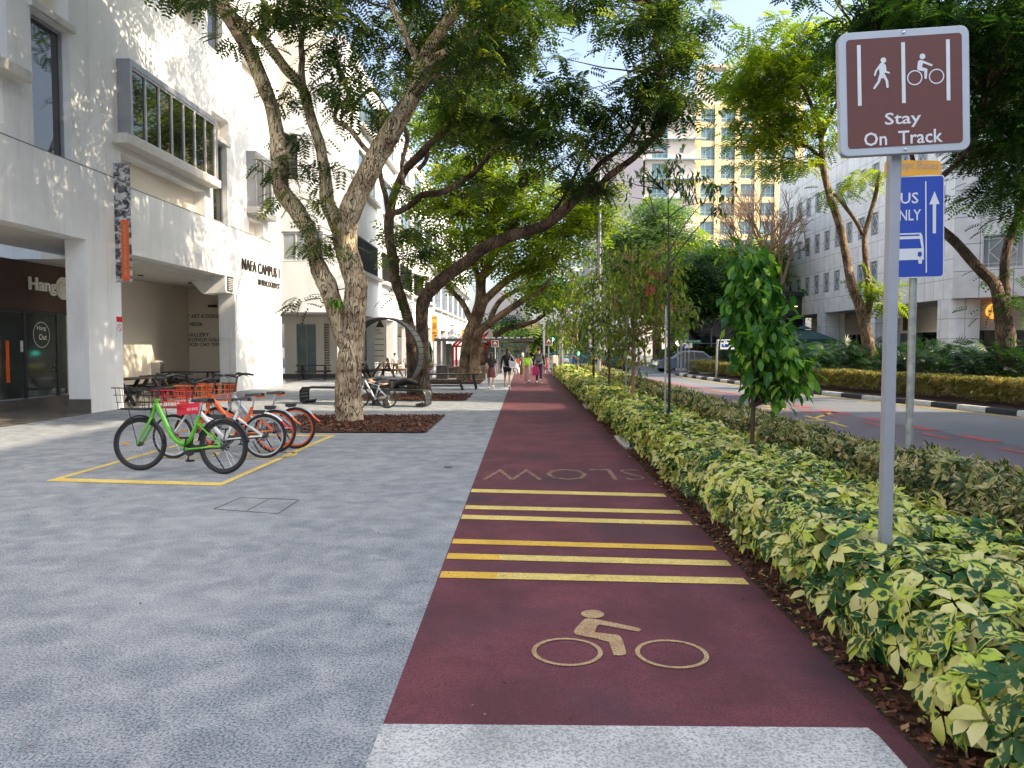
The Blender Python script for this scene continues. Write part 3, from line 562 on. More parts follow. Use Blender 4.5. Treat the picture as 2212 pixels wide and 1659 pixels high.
for a in ((17.3, 18.95, 9.28, 9.46, .10), (14.4, 16.85, 7.4, 7.64, .38), (26.86, 28.42, 8.96, 9.1, .05), (24.2, 26.2, 12.97, 13.2, .4), (20.58, 26.62, 7.12, 7.38, .42), (29.98, 32.25, 6.88, 7.12, .4), (8.8, 11.1, 9.32, 9.5, .1)):
    sl_ = MB(); sl_.bb((a[0], -a[4], a[2]), (a[1], .1, a[3])); sl_.build('ledge', 'sill_concrete', walls, bevel=.012)
def window(parent, a, c, z0, z1, y, n, fr='frame_grey', gl='dark_glass', fw_=.06, name='window', hbar=(), proj=0.):
    f = MB(); yo = y-.04
    f.bb((a, yo, z0), (a+fw_, y+.03, z1)); f.bb((c-fw_, yo, z0), (c, y+.03, z1)); f.bb((a+fw_, yo, z1-fw_), (c-fw_, y+.03, z1)); f.bb((a+fw_, yo, z0), (c-fw_, y+.03, z0+fw_))
    for i in range(1, n): x = a+(c-a)*i/n; f.bb((x-fw_*.45, yo+.002, z0+fw_), (x+fw_*.45, y+.028, z1-fw_))
    for q in hbar: f.bb((a+fw_, yo+.004, z0+(z1-z0)*q-.025), (c-fw_, y+.026, z0+(z1-z0)*q+.025))
    o = f.build(name, fr, parent)
    g = MB(); g.quad((a+fw_*.5, y+.01, z0+fw_*.5), (c-fw_*.5, y+.01, z0+fw_*.5), (c-fw_*.5, y+.01, z1-fw_*.5), (a+fw_*.5, y+.01, z1-fw_*.5)); g.build('pane', gl, o); return o
window(b1, 17.40, 18.78, 6.22, 9.24, .22, 1); window(b1, 14.62, 16.56, 7.68, 10.38, .22, 1); window(b1, 26.92, 28.14, 6.14, 8.93, .2, 1)
window(b1, 26.74, 27.94, 12.07, 15.18, .18, 1); window(b1, 18.32, 19.58, 12.07, 15.18, .18, 1); window(b1, 9.02, 10.98, 6.32, 9.28, .22, 1); window(b1, 5.02, 6.98, 6.32, 9.28, .22, 1); window(b1, 31.92, 33.08, 14.02, 15.98, .2, 1)
def boxwindow(a, c, z0, z1, n, d=.34):
    o = window(b1, a, c, z0, z1, -d+.04, n, 'frame_white', fw_=.05)
    h = MB(); h.bb((a-.12, -d-.03, z1), (c+.1, .01, z1+.17)); h.bb((a-.12, -d-.03, z0-.01), (a-.002, .01, z1)); h.bb((c+.002, -d-.03, z0-.01), (c+.1, .01, z1)); h.build('surround', 'frame_grey', o)
boxwindow(21.0, 26.4, 7.39, 9.25, 7); boxwindow(30.15, 31.95, 7.13, 9.1, 2)
# shop front
sh = MB(); sh.bb((s0, 2.52, 2.68), (22.6, 2.62, 4.0)); fascia = sh.build('shop_fascia', 'brown_panel', b1)
gl_ = MB()
for a, c in ((12, 16), (16.1, 19.2), (19.3, 20.58), (20.68, 22.0), (22.1, 22.6)): gl_.quad((a, 2.6, .3), (c, 2.6, .3), (c, 2.6, 2.66), (a, 2.6, 2.66))
sf = gl_.build('shopfront', 'shop_glass', b1)
fr = MB()
for x in (16.05, 19.25, 20.63, 22.05): fr.bb((x-.05, 2.56, .28), (x+.05, 2.66, 2.67))
fr.bb((s0, 2.57, 2.6), (22.6, 2.67, 2.68)); fr.build('shopfront_frame', 'frame_dark', sf)
st = MB(); st.bb((s0, 2.35, 0), (22.5, 2.9, .28)); st.build('step', 'tile_dark', b1, bevel=.01)
hd = MB(); hd.bb((19.83, 2.5, .75), (19.89, 2.55, 1.85)); hd.build('door_handle', 'orange_paint', sf)
ring = MB(); n = 40
for k in range(n):
    q = 2*PI*k/n; q2 = 2*PI*(k+1)/n; ring.quad(*[(21.36+r_*math.cos(e), 2.59, 2.02+r_*math.sin(e)) for r_, e in ((.36, q), (.36, q2), (.345, q2), (.345, q))])
ring.build('window_logo', 'letter_white', sf)
text('Hang', (21.17, 2.588, 2.12), (1, 0, 0), (0, 0, 1), .38, .15, 'letter_white', 'lettering', sf, 0); text('Out', (21.24, 2.588, 1.88), (1, 0, 0), (0, 0, 1), .34, .16, 'letter_white', 'lettering', sf, 0)
pn = MB(); pn.quad((20.45, 2.585, 1.55), (20.57, 2.585, 1.55), (20.57, 2.585, 1.85), (20.45, 2.585, 1.85)); pn.build('notice', 'letter_white', sf)
text('Hang', (20.72, 2.5, 3.13), (1, 0, 0), (0, 0, 1), 1.16, .46, 'letter_white', 'lettering', fascia, .05, bold=.02)
ring = MB(); n = 40
for r0, r1, a0, a1 in ((.33, .27, 0, 1), (.20, .13, .1, .88)):
    for k in range(int(a0*n), int(a1*n)):
        q = 2*PI*k/n; q2 = 2*PI*(k+1)/n; ring.prism([(22.22+r_*math.cos(e), 2.5, 3.38+r_*math.sin(e)) for r_, e in ((r0, q), (r0, q2), (r1, q2), (r1, q))], (0, -.04, 0))
ring.prism([(22.22+.27*math.cos(2*PI*k/32), 2.51, 3.38+.27*math.sin(2*PI*k/32)) for k in range(32)], (0, -.01, 0))
ring.build('round_letter', 'letter_white', fascia)
# duct
dk = MB(); dk.prism([(27.85, 0.02, 4.27), (27.85, 1.5, 4.27), (27.85, .85, 3.6), (27.85, 0.02, 3.66)], (.8, 0, 0)); du = dk.build('air_duct', 'stucco', b1)
vt = MB(); vt.mi(0).bb((28.02, -.01, 3.72), (28.52, .03, 4.24)); vt.mi(1)
for k in range(7): vt.bb((28.05, -.02, 3.76+k*.066), (28.49, .0, 3.79+k*.066))
vt.build('vent_grille', ['frame_dark', 'frame_white'], du)
# pillar details
tl = MB(); tl.bb((19.262, -.01, 0), (19.3, .56, .36)); tl.build('skirting', 'tile_dark', walls); tl = MB(); tl.bb((28.655, .0, 0), (28.7, .56, .34)); tl.build('skirting', 'tile_dark', walls)
sg = MB(); sg.mi(0).bb((20.55, -.015, 1.95), (20.83, -.003, 2.5)); sg.mi(1).bb((20.55, -.018, 2.36), (20.83, -.0151, 2.5)); sgo = sg.build('no_smoking_notice', ['white_vinyl', 'red_plastic'], b1)
rg = MB(); n = 24
for k in range(n):
    q = 2*PI*k/n; q2 = 2*PI*(k+1)/n; rg.quad(*[(20.69+r_*math.cos(e), -.0175, 2.2+r_*math.sin(e)) for r_, e in ((.1, q), (.1, q2), (.08, q2), (.08, q))])
rg.bar((20.62, -.0175, 2.27), (20.76, -.0175, 2.13), .002, .018); rg.build('ban_symbol', 'red_plastic', sgo)
sg = MB(); sg.bb((28.63, .14, 2.0), (28.66, .5, 2.24)); sg.build('small_notice', 'white_vinyl', b1)
text('NAFA CAMPUS 1', (29.36, -.02, 4.64), (1, 0, 0), (0, 0, 1), 4.2, .43, 'letter_black', 'lettering', walls, .035)
text('80 BENCOOLEN ST', (31.0, -.02, 4.18), (1, 0, 0), (0, 0, 1), 2.6, .24, 'letter_black', 'lettering', walls, .025)
# entrance lettering on the cream wall (faces the camera): local frame u=-y
def wt(s, y0, y1, z0, h): text(s, (31.54, y0, z0), (0, -1, 0), (0, 0, 1), y0-y1, h, 'letter_black', 'lettering', walls, .012)
wt('SCHOOL OF ART & DESIGN', 4.1, 1.75, 2.86, .16)
wt('SCHOOL OF MEDIA', 4.1, 2.52, 2.53, .16); wt('ART GALLERY', 3.75, 2.25, 2.1, .16); wt('LIM HAK TAI KONGSI GALLERIES 1 & 2', 4.35, .8, 1.9, .15); wt('NG TENG HOOD CHO TEMPLE LIBRARY', 4.2, .74, 1.7, .15)
for x, y in ((23.0, 1.6), (25.5, 1.9), (28.5, 1.6), (15, 1.2), (17.5, 1.2)):
    k = MB(); k.lathe([(.09, 0), (.09, -.03), (.02, -.03)], (x, y, 4.065 if x > 20 else 4.365), 14); k.build('downlight', 'frame_dark', b1)
k = MB(); k.bb((31.35, 1.9, 3.3), (31.55, 2.2, 3.4)); k.build('wall_lamp', 'frame_dark', b1)

# ------------------------------------------------------------------ second left building (projects to the street)
b2 = emp('arcade_building', (-8.3, 0, 0), 'long white building with barred windows over a street arcade, beyond the campus entrance', 'building', rz=PI/2)
s1 = 36.0; L2 = 78; HO = []
wins = []
for k in range(11):
    a = 38.4+6.5*k
    if k < 5: wins += [(a, a+5.1, 5.5, 7.2, 1)]
    else: wins += [(a, a+5.6, 5.3, 8.4, 0)]
    wins += [(a+.4, a+4.9, 9.6, 11.6, 2)] if k < 6 else []
    wins += [(a+.6, a+4.6, 12.9, 14.8, 2)] if k < 4 else []
HO = [(a-s1, c-s1, z0, z1, .3) for a, c, z0, z1, t in wins]
m_ = MB(); wallholes(m_, (s1, 0, 3.3), (1, 0, 0), L2, 12.7, [(a, c, z0-3.3, z1-3.3, e) for a, c, z0, z1, e in HO], (0, -1, 0))
# far end lowers: keep one height; camera-facing wall with its window
wallholes(m_, (s1, 7.0, 3.3), (0, -1, 0), 7.0, 12.7, [(3.95, 5.9, 2.35, 3.75, .12), (4.1, 4.75, 6.15, 8.2, .2)], (-1, 0, 0))
m_.quad((s1, 0, 16), (s1+L2, 0, 16), (s1+L2, 7, 16), (s1, 7, 16))
m_.mi(2).quad((s1, 0, 3.3), (s1+L2, 0, 3.3), (s1+L2, 7, 3.3), (s1, 7, 3.3)); m_.mi(1)
m_.quad((s1+.13, 3.1, 5.6), (s1+.13, 1.0, 5.6), (s1+.13, 1.0, 7.1), (s1+.13, 3.1, 7.1)); m_.quad((s1+.21, 3.0, 9.4), (s1+.21, 2.2, 9.4), (s1+.21, 2.2, 11.6), (s1+.21, 3.0, 11.6))
for a, c, z0, z1, t in wins: m_.quad((a, .3, z0), (c, .3, z0), (c, .3, z1), (a, .3, z1))
w2 = m_.build('wall', ['stucco', 'cream_wall', 'ceiling_white'], b2)
fn = MB(); fn.prism([(s1-.35, 4.6, 9.5), (s1-.35, .2, 17.5), (s1-.35, 4.6, 17.5)], (.34, 0, 0)); fn.build('slanted_fin', 'cream_wall', b2)
for a, c, z0, z1, t in wins:
    led = MB(); led.bb((a-.2, -.3, z0-.2), (c+.2, .02, z0-.02)); led.build('ledge', 'sill_concrete', w2)
led = MB(); led.bb((s1+32, -.5, 8.6), (s1+L2, 0.0, 8.8)); led.build('ledge', 'sill_concrete', w2)
for a, c, z0, z1, t in wins:
    o = window(b2, a+.01, c-.01, z0+.01, z1-.01, .1, 3 if t else 4, 'frame_grey', 'blue_glass' if t != 1 else 'dark_glass', hbar=(.3,) if t == 0 else ())
    if t == 1:
        f = MB()
        for q in range(int((c-a)/.24)): f.bb((a+.12+q*.24, -.06, z0), (a+.16+q*.24, -.02, z1))
        f.bb((a, -.065, z1-.06), (c, -.015, z1-.02)); f.bb((a, -.065, z0+.02), (c, -.015, z0+.06)); f.build('window_bars', 'frame_dark', o)
def fwin(parent, y0, y1, z0, z1, s, n, fr, gl, name='window'):   # window in a camera-facing wall (s = distance along)
    f = MB(); e = .06
    for q in range(n+1): y = y0+(y1-y0)*q/n; f.bb((s-.03, y-e/2, z0), (s+.03, y+e/2, z1))
    f.bb((s-.028, y0, z0), (s+.028, y1, z0+e)); f.bb((s-.028, y0, z1-e), (s+.028, y1, z1)); o = f.build(name, fr, parent)
    g = MB(); g.quad((s, y0, z0), (s, y1, z0), (s, y1, z1), (s, y0, z1)); g.build('pane', gl, o); return o
fwin(b2, 1.14, 3.01, 5.69, 7.01, s1+.08, 3, 'frame_white', 'pale_glass')
fwin(b2, 2.29, 2.86, 9.49, 11.46, s1+.1, 1, 'frame_dark', 'tile_dark')
# ground floor under the camera-facing wall: shop windows, louvre, columns
gf = MB(); Yf = 41.0
gf.mi(0).bb((Yf, 3.9, 0), (Yf+.3, 4.55, 3.3)); gf.bb((Yf, 2.4, 0), (Yf+.3, 2.85, 3.3)); gf.bb((Yf, 1.75, 0), (Yf+.3, 2.12, 3.3)); gf.bb((Yf+.012, -.0+.9, 2.9), (Yf+.2, 7, 3.29)); gf.bb((Yf+.31, 2.6, 0), (s1+L2, 2.8, 3.3))
gf.mi(1).bb((Yf-.03, 1.7, 0), (Yf+.34, 6, .22)); gf.build('arcade_wall', ['cream_wall', 'tile_dark'], b2)
fwin(b2, 2.85, 3.9, .22, 2.9, Yf+.15, 2, 'frame_grey', 'green_glass', 'shop_window'); fwin(b2, .2, 1.75, .3, 2.9, Yf+.15, 2, 'frame_dark', 'shop_glass', 'shop_window')
lv = MB()
for q in range(30): lv.bb((Yf-.02, 2.13, .3+q*.088), (Yf+.06, 2.39, .35+q*.088))
lv.build('louvre', 'brown_panel', b2)
for k in range(11):
    y = 42.3+6.5*k; pl = MB(); pl.bb((y, -.02, 0), (y+1.15, .55, 3.3)); pl.build('arcade_column', 'stucco', b2, bevel=.01)
    if k < 8:
        a = y+1.3; f = MB(); f.bb((a, 2.5, 2.5), (a+5, 2.6, 2.6)); f.bb((a+2.4, 2.5, 0), (a+2.5, 2.6, 2.6)); o = f.build('shop_window', 'frame_dark', b2)
        g = MB(); g.quad((a, 2.55, .1), (a+4.9, 2.55, .1), (a+4.9, 2.55, 2.5), (a, 2.55, 2.5)); g.build('pane', 'shop_glass', o)
pl = MB(); pl.bb((36.02, .0, 0), (36.6, .5, 3.3)); pl.build('arcade_column', 'stucco', b2)
tw = MB(); tw.bb((s1+6, 4, 16), (s1+26, 9, 19)); tw.bb((s1+9, 3.2, 17.2), (s1+13, 4.1, 17.5)); tw.build('roof_storey', 'cream_wall', b2)
aw = MB(); aw.bb((42.5, -.9, 14.3), (45.5, .1, 14.6)); aw.build('teal_canopy', 'green_canvas', b2)

# litter: a few fallen leaves and specks
def litter(name, lab, n, x0, x1, y0, y1, seed, size, leaf, z=.012, pw=1.5):
    rs = np.random.RandomState(seed); T, F, uv = leaf_t(w=.45, simple=True, droop=.1)
    P = np.stack([rs.uniform(x0, x1, n), y0+(y1-y0)*rs.uniform(0, 1, n)**pw, np.full(n, z)], 1); X = np.stack([rs.randn(n), rs.randn(n), rs.uniform(0, .15, n)], 1)
    V, Fo, lf = inst(T, F, uv, P, X, np.stack([rs.randn(n)*.15, rs.randn(n)*.15, np.ones(n)], 1), rs.uniform(*size, n), rs.uniform(0, 1, n)); tag(npmesh(name, V, Fo, leaf, lf=lf), lab, None, None, 'stuff')
litter('fallen_leaves', 'tiny dry leaves scattered over the red track', 130, -.6, 1.6, 3.4, 30, 5, (.012, .035), 'chip')
litter('fallen_leaves', 'tiny dry leaves and specks scattered over the grey pavement', 380, -11, -.7, 2.5, 34, 6, (.012, .04), 'chip', .008)
litter('shrub_litter', 'yellowed leaves dropped at the foot of the variegated shrubs', 260, 1.62, 1.95, 2, 16, 7, (.03, .07), 'leaf_variegated', .03)
# ------------------------------------------------------------------ right side: clad building with diamond grilles
panelmat('clad_panel', (.88, .855, .82), (.30, .29, .27), .975, 1.05, .013, var=.035, ox=.2, oz=.0)
panelmat('clad_panel_wide', (.84, .815, .78), (.20, .19, .18), 1.5, 1.4, .016, var=.04, ox=.3, oz=.0)
panelmat('stone_panel', (.50, .44, .40), (.36, .31, .28), 2.2, 1.1, .01, var=.04)
def diamond_window(parent, mtx, w_, h_):
    """local frame: x across, z up, -y outward; placed by mtx on a parent without rotation"""
    f = MB(); e = .05
    f.bb((0, .0, 0), (e, .1, h_)); f.bb((w_-e, .0, 0), (w_, .1, h_)); f.bb((e, .0, h_-e), (w_-e, .1, h_)); f.bb((e, .0, 0), (w_-e, .1, e))
    i_ = .16*w_
    for x in (i_, w_-i_): f.bb((x-.018, .01, e), (x+.018, .05, h_-e))
    f.bb((e, .012, .13*h_-.015), (w_-e, .048, .13*h_+.015)); f.bb((e, .012, .87*h_-.015), (w_-e, .048, .87*h_+.015))
    q = [(w_/2, .03, .13*h_), (w_-i_, .03, h_/2), (w_/2, .03, .87*h_), (i_, .03, h_/2)]
    for k in range(4): f.bar(q[k], q[(k+1) % 4], .03, .04)
    o = f.build('window', 'frame_white', parent); o.matrix_local = mtx
    g = MB(); g.quad((.02, .12, .02), (w_-.02, .12, .02), (w_-.02, .12, h_-.02), (.02, .12, h_-.02)); g.build('pane', 'pale_glass', o); return o
mat('pale_glass', (.30, .33, .35), .12, spec=.8, var=.3, vs=2)
b3 = emp('clad_building', (22.5, 41, 0), 'pale panel clad building with diamond grilles over its windows, beyond the road on the right', 'building')
Hh = 12.0; rows = (1.5, 4.62, 7.75)
# wing along the road: local frame x along +Y from the corner, outward -X
def frameM(o, ang): return Matrix.Translation(o) @ Matrix.Rotation(ang, 4, 'Z')
wingA = [(.9+1.95*k, 2.0+1.95*k, z-.0, z+1.5) for k in range(14) for z in rows]
def wing(name, L, holes, O, ang, m, flip=False, gh=4.2):
    mb = MB(); wallholes(mb, (0, 0, gh), (1, 0, 0), L, Hh, holes, (0, -1, 0), depth=.16)
    o = mb.build(name, m, b3); o.matrix_local = frameM(O, ang); return o
# the long wing runs from far to near seen from the street, so its local x points to -Y (outward -X stays local -y)
LA = 28.
hA = [(LA-c, LA-a, z0, z1) for a, c, z0, z1 in wingA]
wa = wing('wall', LA, hA, (0, LA, 0), -PI/2, 'clad_panel')
for a, c, z0, z1 in hA: diamond_window(b3, frameM((0, LA, 0), -PI/2) @ Matrix.Translation((a+.004, .0, z0+4.204)), c-a-.008, z1-z0-.008)
angB = math.atan2(-1, 1.28)
hB = [(1.3, 3.1, 1.5, 3.2), (1.3, 3.1, 4.8, 6.5), (4.7, 6.5, 1.5, 3.2), (4.7, 6.5, 4.8, 6.5), (1.3, 3.1, 8.1, 9.8), (4.7, 6.5, 8.1, 9.8), (8.1, 9.9, 1.5, 3.2), (8.1, 9.9, 4.8, 6.5), (8.1, 9.9, 8.1, 9.8)]
wb_ = wing('wall', 26., hB, (0, 0, 0), angB, 'clad_panel_wide')
for a, c, z0, z1 in hB: diamond_window(b3, frameM((0, 0, 0), angB) @ Matrix.Translation((a+.004, .0, z0+4.204)), c-a-.008, z1-z0-.008)
UB = Vector((math.cos(angB), math.sin(angB), 0)); NB = Vector((math.sin(angB), -math.cos(angB), 0))
mb = MB(); E_ = UB*26; mb.quad((0, LA, 4.2+Hh), (0, 0, 4.2+Hh), (E_.x, E_.y, 4.2+Hh), (E_.x+4, LA, 4.2+Hh)); mb.quad((0, LA, 4.2), (0, 0, 4.2), (E_.x, E_.y, 4.2), (E_.x+4, LA, 4.2)); mb.quad((0, LA, 4.2), (0, LA, 16.2), (24, LA, 16.2), (24, LA, 4.2)); mb.quad((E_.x, E_.y, 0), (E_.x+4, LA, 0), (E_.x+4, LA, 16.2), (E_.x, E_.y, 16.2)); mb.build('roof', 'ceiling_white', b3)
for y in (.05, 8.6, 17.2, 25.8):
    c_ = MB(); c_.bb((-.12, y, 0), (1.5, y+1.15, 4.19)); c_.build('column', 'clad_panel', b3)
c_ = MB(); p = UB*6.6-NB*.0; c_.box((p.x+.3, p.y+.4, 2.09), (1.2, 1.2, 4.18), rz=angB); c_.build('column', 'clad_panel', b3)
# storefronts behind the columns
sf3 = MB(); sf3.mi(0).bb((3.0, 1.5, 2.6), (3.2, LA, 4.19)); sf3.mi(1).bb((3.05, 1.5, .1), (3.15, LA, 2.59)); st3 = sf3.build('storefront', ['cream_wall', 'dark_glass'], b3)
for y in (4.5, 9.8, 13.2, 18.5): k = MB(); k.bb((2.96, y, .1), (3.04, y+.12, 2.6)); k.build('door_frame', 'frame_white', st3)
bsf = MB(); o_ = -NB*1.6; 
def PB(u, z, d=0.): q = UB*u-NB*(1.6+d); return (q.x, q.y, z)
bsf.mi(0).quad(PB(.8, 2.55), PB(25, 2.55), PB(25, 4.19), PB(.8, 4.19)); bsf.mi(1).quad(PB(.8, .1, .02), PB(25, .1, .02), PB(25, 2.55, .02), PB(.8, 2.55, .02)); bs3 = bsf.build('storefront', ['stone_panel', 'shop_glass'], b3)
for u in (1.3, 2.35, 4.4, 7.5): k = MB(); k.bar(PB(u, .1, -.03), PB(u, 2.55, -.03), .09, .09); k.build('door_frame', 'frame_dark' if u != 2.35 else 'orange_strip', bs3)
# round shop sign, green sign, calligraphy sign
cS = Vector(PB(1.75, 3.55, -.16)); k = MB(); m3 = Matrix((UB, Vector((0, 0, 1)), NB)).transposed()
k.add([cS+m3 @ Vector((math.cos(2*PI*i/32)*.42*r_, math.sin(2*PI*i/32)*.42*r_, z_)) for r_, z_ in ((1, -.12), (1, 0), (.86, .001), (.86, -.02), (.80, -.02), (.80, .0)) for i in range(32)], [(a*32+i, a*32+(i+1) % 32, (a+1)*32+(i+1) % 32, (a+1)*32+i) for a in range(5) for i in range(32)]+[tuple(5*32+i for i in range(32))])
rs_ = k.build('round_sign', 'lamp_orange' if 'lamp_orange' in M else 'orange_sign', b3)
text('Monks', cS+UB*-.29+Vector((0, 0, -.10))+NB*.012, UB, (0, 0, 1), .6, .22, 'white_vinyl', 'lettering', rs_, .01, bold=.02, off=None).location = -Vector((0, 0, 0))
k = MB(); k.bb((2.9, 3.9, 2.75), (2.99, 6.6, 3.9)); gs = k.build('green_sign', 'sign_green' if 'sign_green' in M else 'green_canvas', b3)
k = MB(); k.bb((2.9, 9.9, 2.75), (2.99, 11.2, 3.9)); k.build('dark_sign', 'brown_panel', b3)
text('THAI GO', (2.885, 6.5, 3.4), (0, -1, 0), (0, 0, 1), 2.0, .36, 'orange_sign', 'lettering', gs, .01, bold=.02); text('LU', (2.885, 5.2, 2.88), (0, -1, 0), (0, 0, 1), .6, .36, 'orange_sign', 'lettering', gs, .01, bold=.02)
text('仁心醫', Vector(PB(5.75, 3.35, -.02)), UB, (0, 0, 1), 1.9, .55, 'letter_black', 'lettering', bs3, .01, bold=.015)
# ------------------------------------------------------------------ tall yellow block far behind
mat('yellow_wall', (.78, .62, .36), .85, var=.06); mat('beige_wall', (.70, .62, .54), .85, var=.07, vs=.4); mat('teal_glass', (.12, .22, .24), .12, spec=.8, var=.35, vs=.25); mat('teal_frame', (.34, .44, .46), .5); mat('slate_roof', (.10, .10, .16), .6)  # yellow and beige tones paled to stand in for distance haze
Yy = 140.; yb = emp('apartment_tower', (20.5, Yy, 0), 'tall yellow and beige apartment tower with teal windows rising over the trees', 'building')
def zy(y): return CH+(748-y)*Yy/FPX
def xy_(x): return (x-1133)*Yy/FPX-20.5
cols = [xy_(x) for x in (1507, 1549.5, 1592, 1634, 1677)]; fl = [zy(y) for y in (274, 313, 352.5, 392, 431, 470.5, 510, 549, 588)]
holes = [(x-xy_(1493), x-xy_(1493)+2.75, z, z+2.35) for x in cols for z in fl]
mb = MB(); wallholes(mb, (xy_(1493), 0, 0), (1, 0, 0), 19.5, 44.9, holes, (0, -1, 0), depth=.5); mb.quad((xy_(1493)+19.5, 0, 0), (xy_(1493)+19.5, 20, 0), (xy_(1493)+19.5, 20, 45), (xy_(1493)+19.5, 0, 45)); mb.build('wall', 'yellow_wall', yb)
def twin(x, z, w_, h_, y=.3, n=3):
    f = MB(); e = .13
    for q in range(n+1): f.bb((x+w_*q/n-e/2, y-.06, z), (x+w_*q/n+e/2, y+.06, z+h_))
    f.bb((x, y-.07, z+h_*.27), (x+w_, y+.05, z+h_*.27+e)); f.bb((x, y-.07, z), (x+w_, y+.05, z+e)); f.bb((x, y-.07, z+h_-e), (x+w_, y+.05, z+h_)); o = f.build('window', 'teal_frame', yb)
    g = MB(); g.quad((x, y, z), (x+w_, y, z), (x+w_, y, z+h_), (x, y, z+h_)); g.build('pane', 'teal_glass', o)
for x in cols:
    for z in fl: twin(x, z, 2.75, 2.35)
for i in range(6): k = MB(); k.bb((xy_(1493)+.05+i*3.58, -.18, 8), (xy_(1493)+.5+i*3.58, .02, 44.9)); k.build('pilaster', 'yellow_wall', yb)
xb = xy_(1493)
fz = [zy(y) for y in (268, 310, 350, 392, 433, 474)]
hb = [(2.2, 5.0, z, z+2.6) for z in fz]+[(7.1, 7.8, z+.9, z+1.8) for z in fz]
mb = MB(); wallholes(mb, (0, -.6, 0), (1, 0, 0), xb, 46.6, hb, (0, -1, 0), depth=.5); mb.quad((0, -.6, 0), (0, 20, 0), (0, 20, 46.6), (0, -.6, 46.6)); mb.quad((xb, -.6, 0), (xb, 0, 0), (xb, 0, 46.6), (xb, -.6, 46.6)); mb.build('wall', 'beige_wall', yb)
for z in fz:
    twin(2.2, z, 2.8, 2.6, -.3); k = MB(); k.quad((7.1, -.4, z+.9), (7.8, -.4, z+.9), (7.8, -.4, z+1.8), (7.1, -.4, z+1.8)); k.build('pane', 'teal_glass', yb)
    k = MB(); k.bb((1.0, -1.5, z+3.1), (xb+2, -.55, z+3.35)); k.build('string_course', 'teal_frame', yb); k = MB(); k.bb((.2, -1.1, z-3), (.9, -.6, z+3.)); k.build('pilaster', 'beige_wall', yb)
k = MB(); k.bb((xb, .3, 44.92), (xb+20, 1.2, 47.5)); k.build('attic', 'beige_wall', yb)
for x in (3.8, 9.2): k = MB(); k.bb((xb+x, .2, 45.6), (xb+x+1, .32, 46.6)); k.build('attic_window', 'dark_glass', yb)
k = MB(); k.prism([(xb+.5, 1.5, 47.4), (xb+20, 1.5, 47.4), (xb+19, 3, 49.3), (xb+12, 3, 49.9), (xb+6, 3, 49.6), (xb+1, 3, 49.3)], (0, 9, 0)); k.build('roof', 'slate_roof', yb)
for x in (0.4, 5.6): k = MB(); k.bb((xb+x, .1, 47.4), (xb+x+1.4, 2.5, 51.4)); k.build('roof_pillar', 'beige_wall', yb)
k = MB(); k.bb((xb+.4, .1, 51.41), (xb+7, 2.6, 51.9)); k.build('roof_beam', 'beige_wall', yb)
gt = MB(); a = D(1275, 331, 112); gt.bb((a.x, 112, 0), (a.x+7.6, 125, a.z)); tag(gt.build('grey_block', 'grey_tower'), 'plain grey purple windowless block left of the yellow tower', 'building')
# dark glass lobby building behind the corner trees
db = emp('glass_pavilion', (13.3, 63, 0), 'dark glass fronted pavilion behind the corner of the side street', 'building')
k = MB(); k.bb((0, 0, 0), (9.5, 9, 5.7)); k.build('glass_wall', 'dark_glass', db); k = MB(); k.bb((-.3, -.5, 5.71), (9.8, 9, 6.1)); k.build('roof', 'frame_dark', db)
for x in range(6): k = MB(); k.bb((x*1.86, -.08, 0), (x*1.86+.1, .0, 5.7)); k.build('mullion', 'frame_grey', db)
for z in (1.9, 3.9): k = MB(); k.bb((0, -.06, z), (9.5, -.001, z+.08)); k.build('transom', 'frame_grey', db)
for i in range(7):
    k = MB(); k.bb((1.2+i*1.15, -.09, 4.9+.12*(i % 2)), (1.9+i*1.15, -.07, 4.95+.12*(i % 2))); k.build('strip_light', 'lamp_glow', db)
# far street end
def block(name, x0, x1, ytop, Y, m, lab, dep=12, rows_=0, cols_=0, ybot=760, wm='blue_glass'):
    a = D(x0, ytop, Y); c = D(x1, ytop, Y); o = emp(name, (a.x, Y, 0), lab, 'building'); k = MB(); k.bb((0, 0, 0), (c.x-a.x, dep, a.z)); k.build('wall', m, o); W = c.x-a.x
    k = MB(); k.bb((-.3, -.4, a.z), (W+.3, dep+.3, a.z+.5)); k.build('roof', 'ceiling_white', o)
    for r_ in range(rows_):
        z = a.z*(r_+.35)/rows_
        for q in range(cols_): k = MB(); x = W*(q+.2)/cols_; k.bb((x, -.05, z), (x+W/cols_*.62, .02, z+a.z/rows_*.5)); k.build('window', wm, o)
    return o
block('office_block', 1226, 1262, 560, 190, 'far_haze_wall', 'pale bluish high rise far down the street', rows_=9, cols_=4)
block('office_block', 1262, 1330, 600, 170, 'stucco', 'white low office block behind the saplings', rows_=6, cols_=6)
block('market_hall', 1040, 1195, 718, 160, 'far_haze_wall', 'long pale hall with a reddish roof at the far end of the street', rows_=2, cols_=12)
k = MB(); a = D(1095, 705, 165); c = D(1200, 705, 165); k.prism([(a.x, 165, a.z-1.6), (c.x, 165, a.z-1.6), (c.x-.5, 168, a.z+.6), (a.x+.5, 168, a.z+.6)], (0, 3, 0)); tag(k.build('tiled_roof', 'brick_red' if 'brick_red' in M else 'cloth_brown'), 'long low red tiled roof at the far end of the street', 'roof')
k = MB(); n = 9; c0 = D(1110, 705, 175); 
for i in range(n):
    q0 = PI*i/n; q1 = PI*(i+1)/n; k.quad((c0.x-9+4*q0, 172, c0.z+8*math.sin(q0*.8+.3)), (c0.x-9+4*q1, 172, c0.z+8*math.sin(q1*.8+.3)), (c0.x-7+4*q1, 180, c0.z-2), (c0.x-7+4*q0, 180, c0.z-2))
tag(k.build('shell_roof', 'white_paint'), 'white curved shell roof seen between the far tree limbs', 'roof')
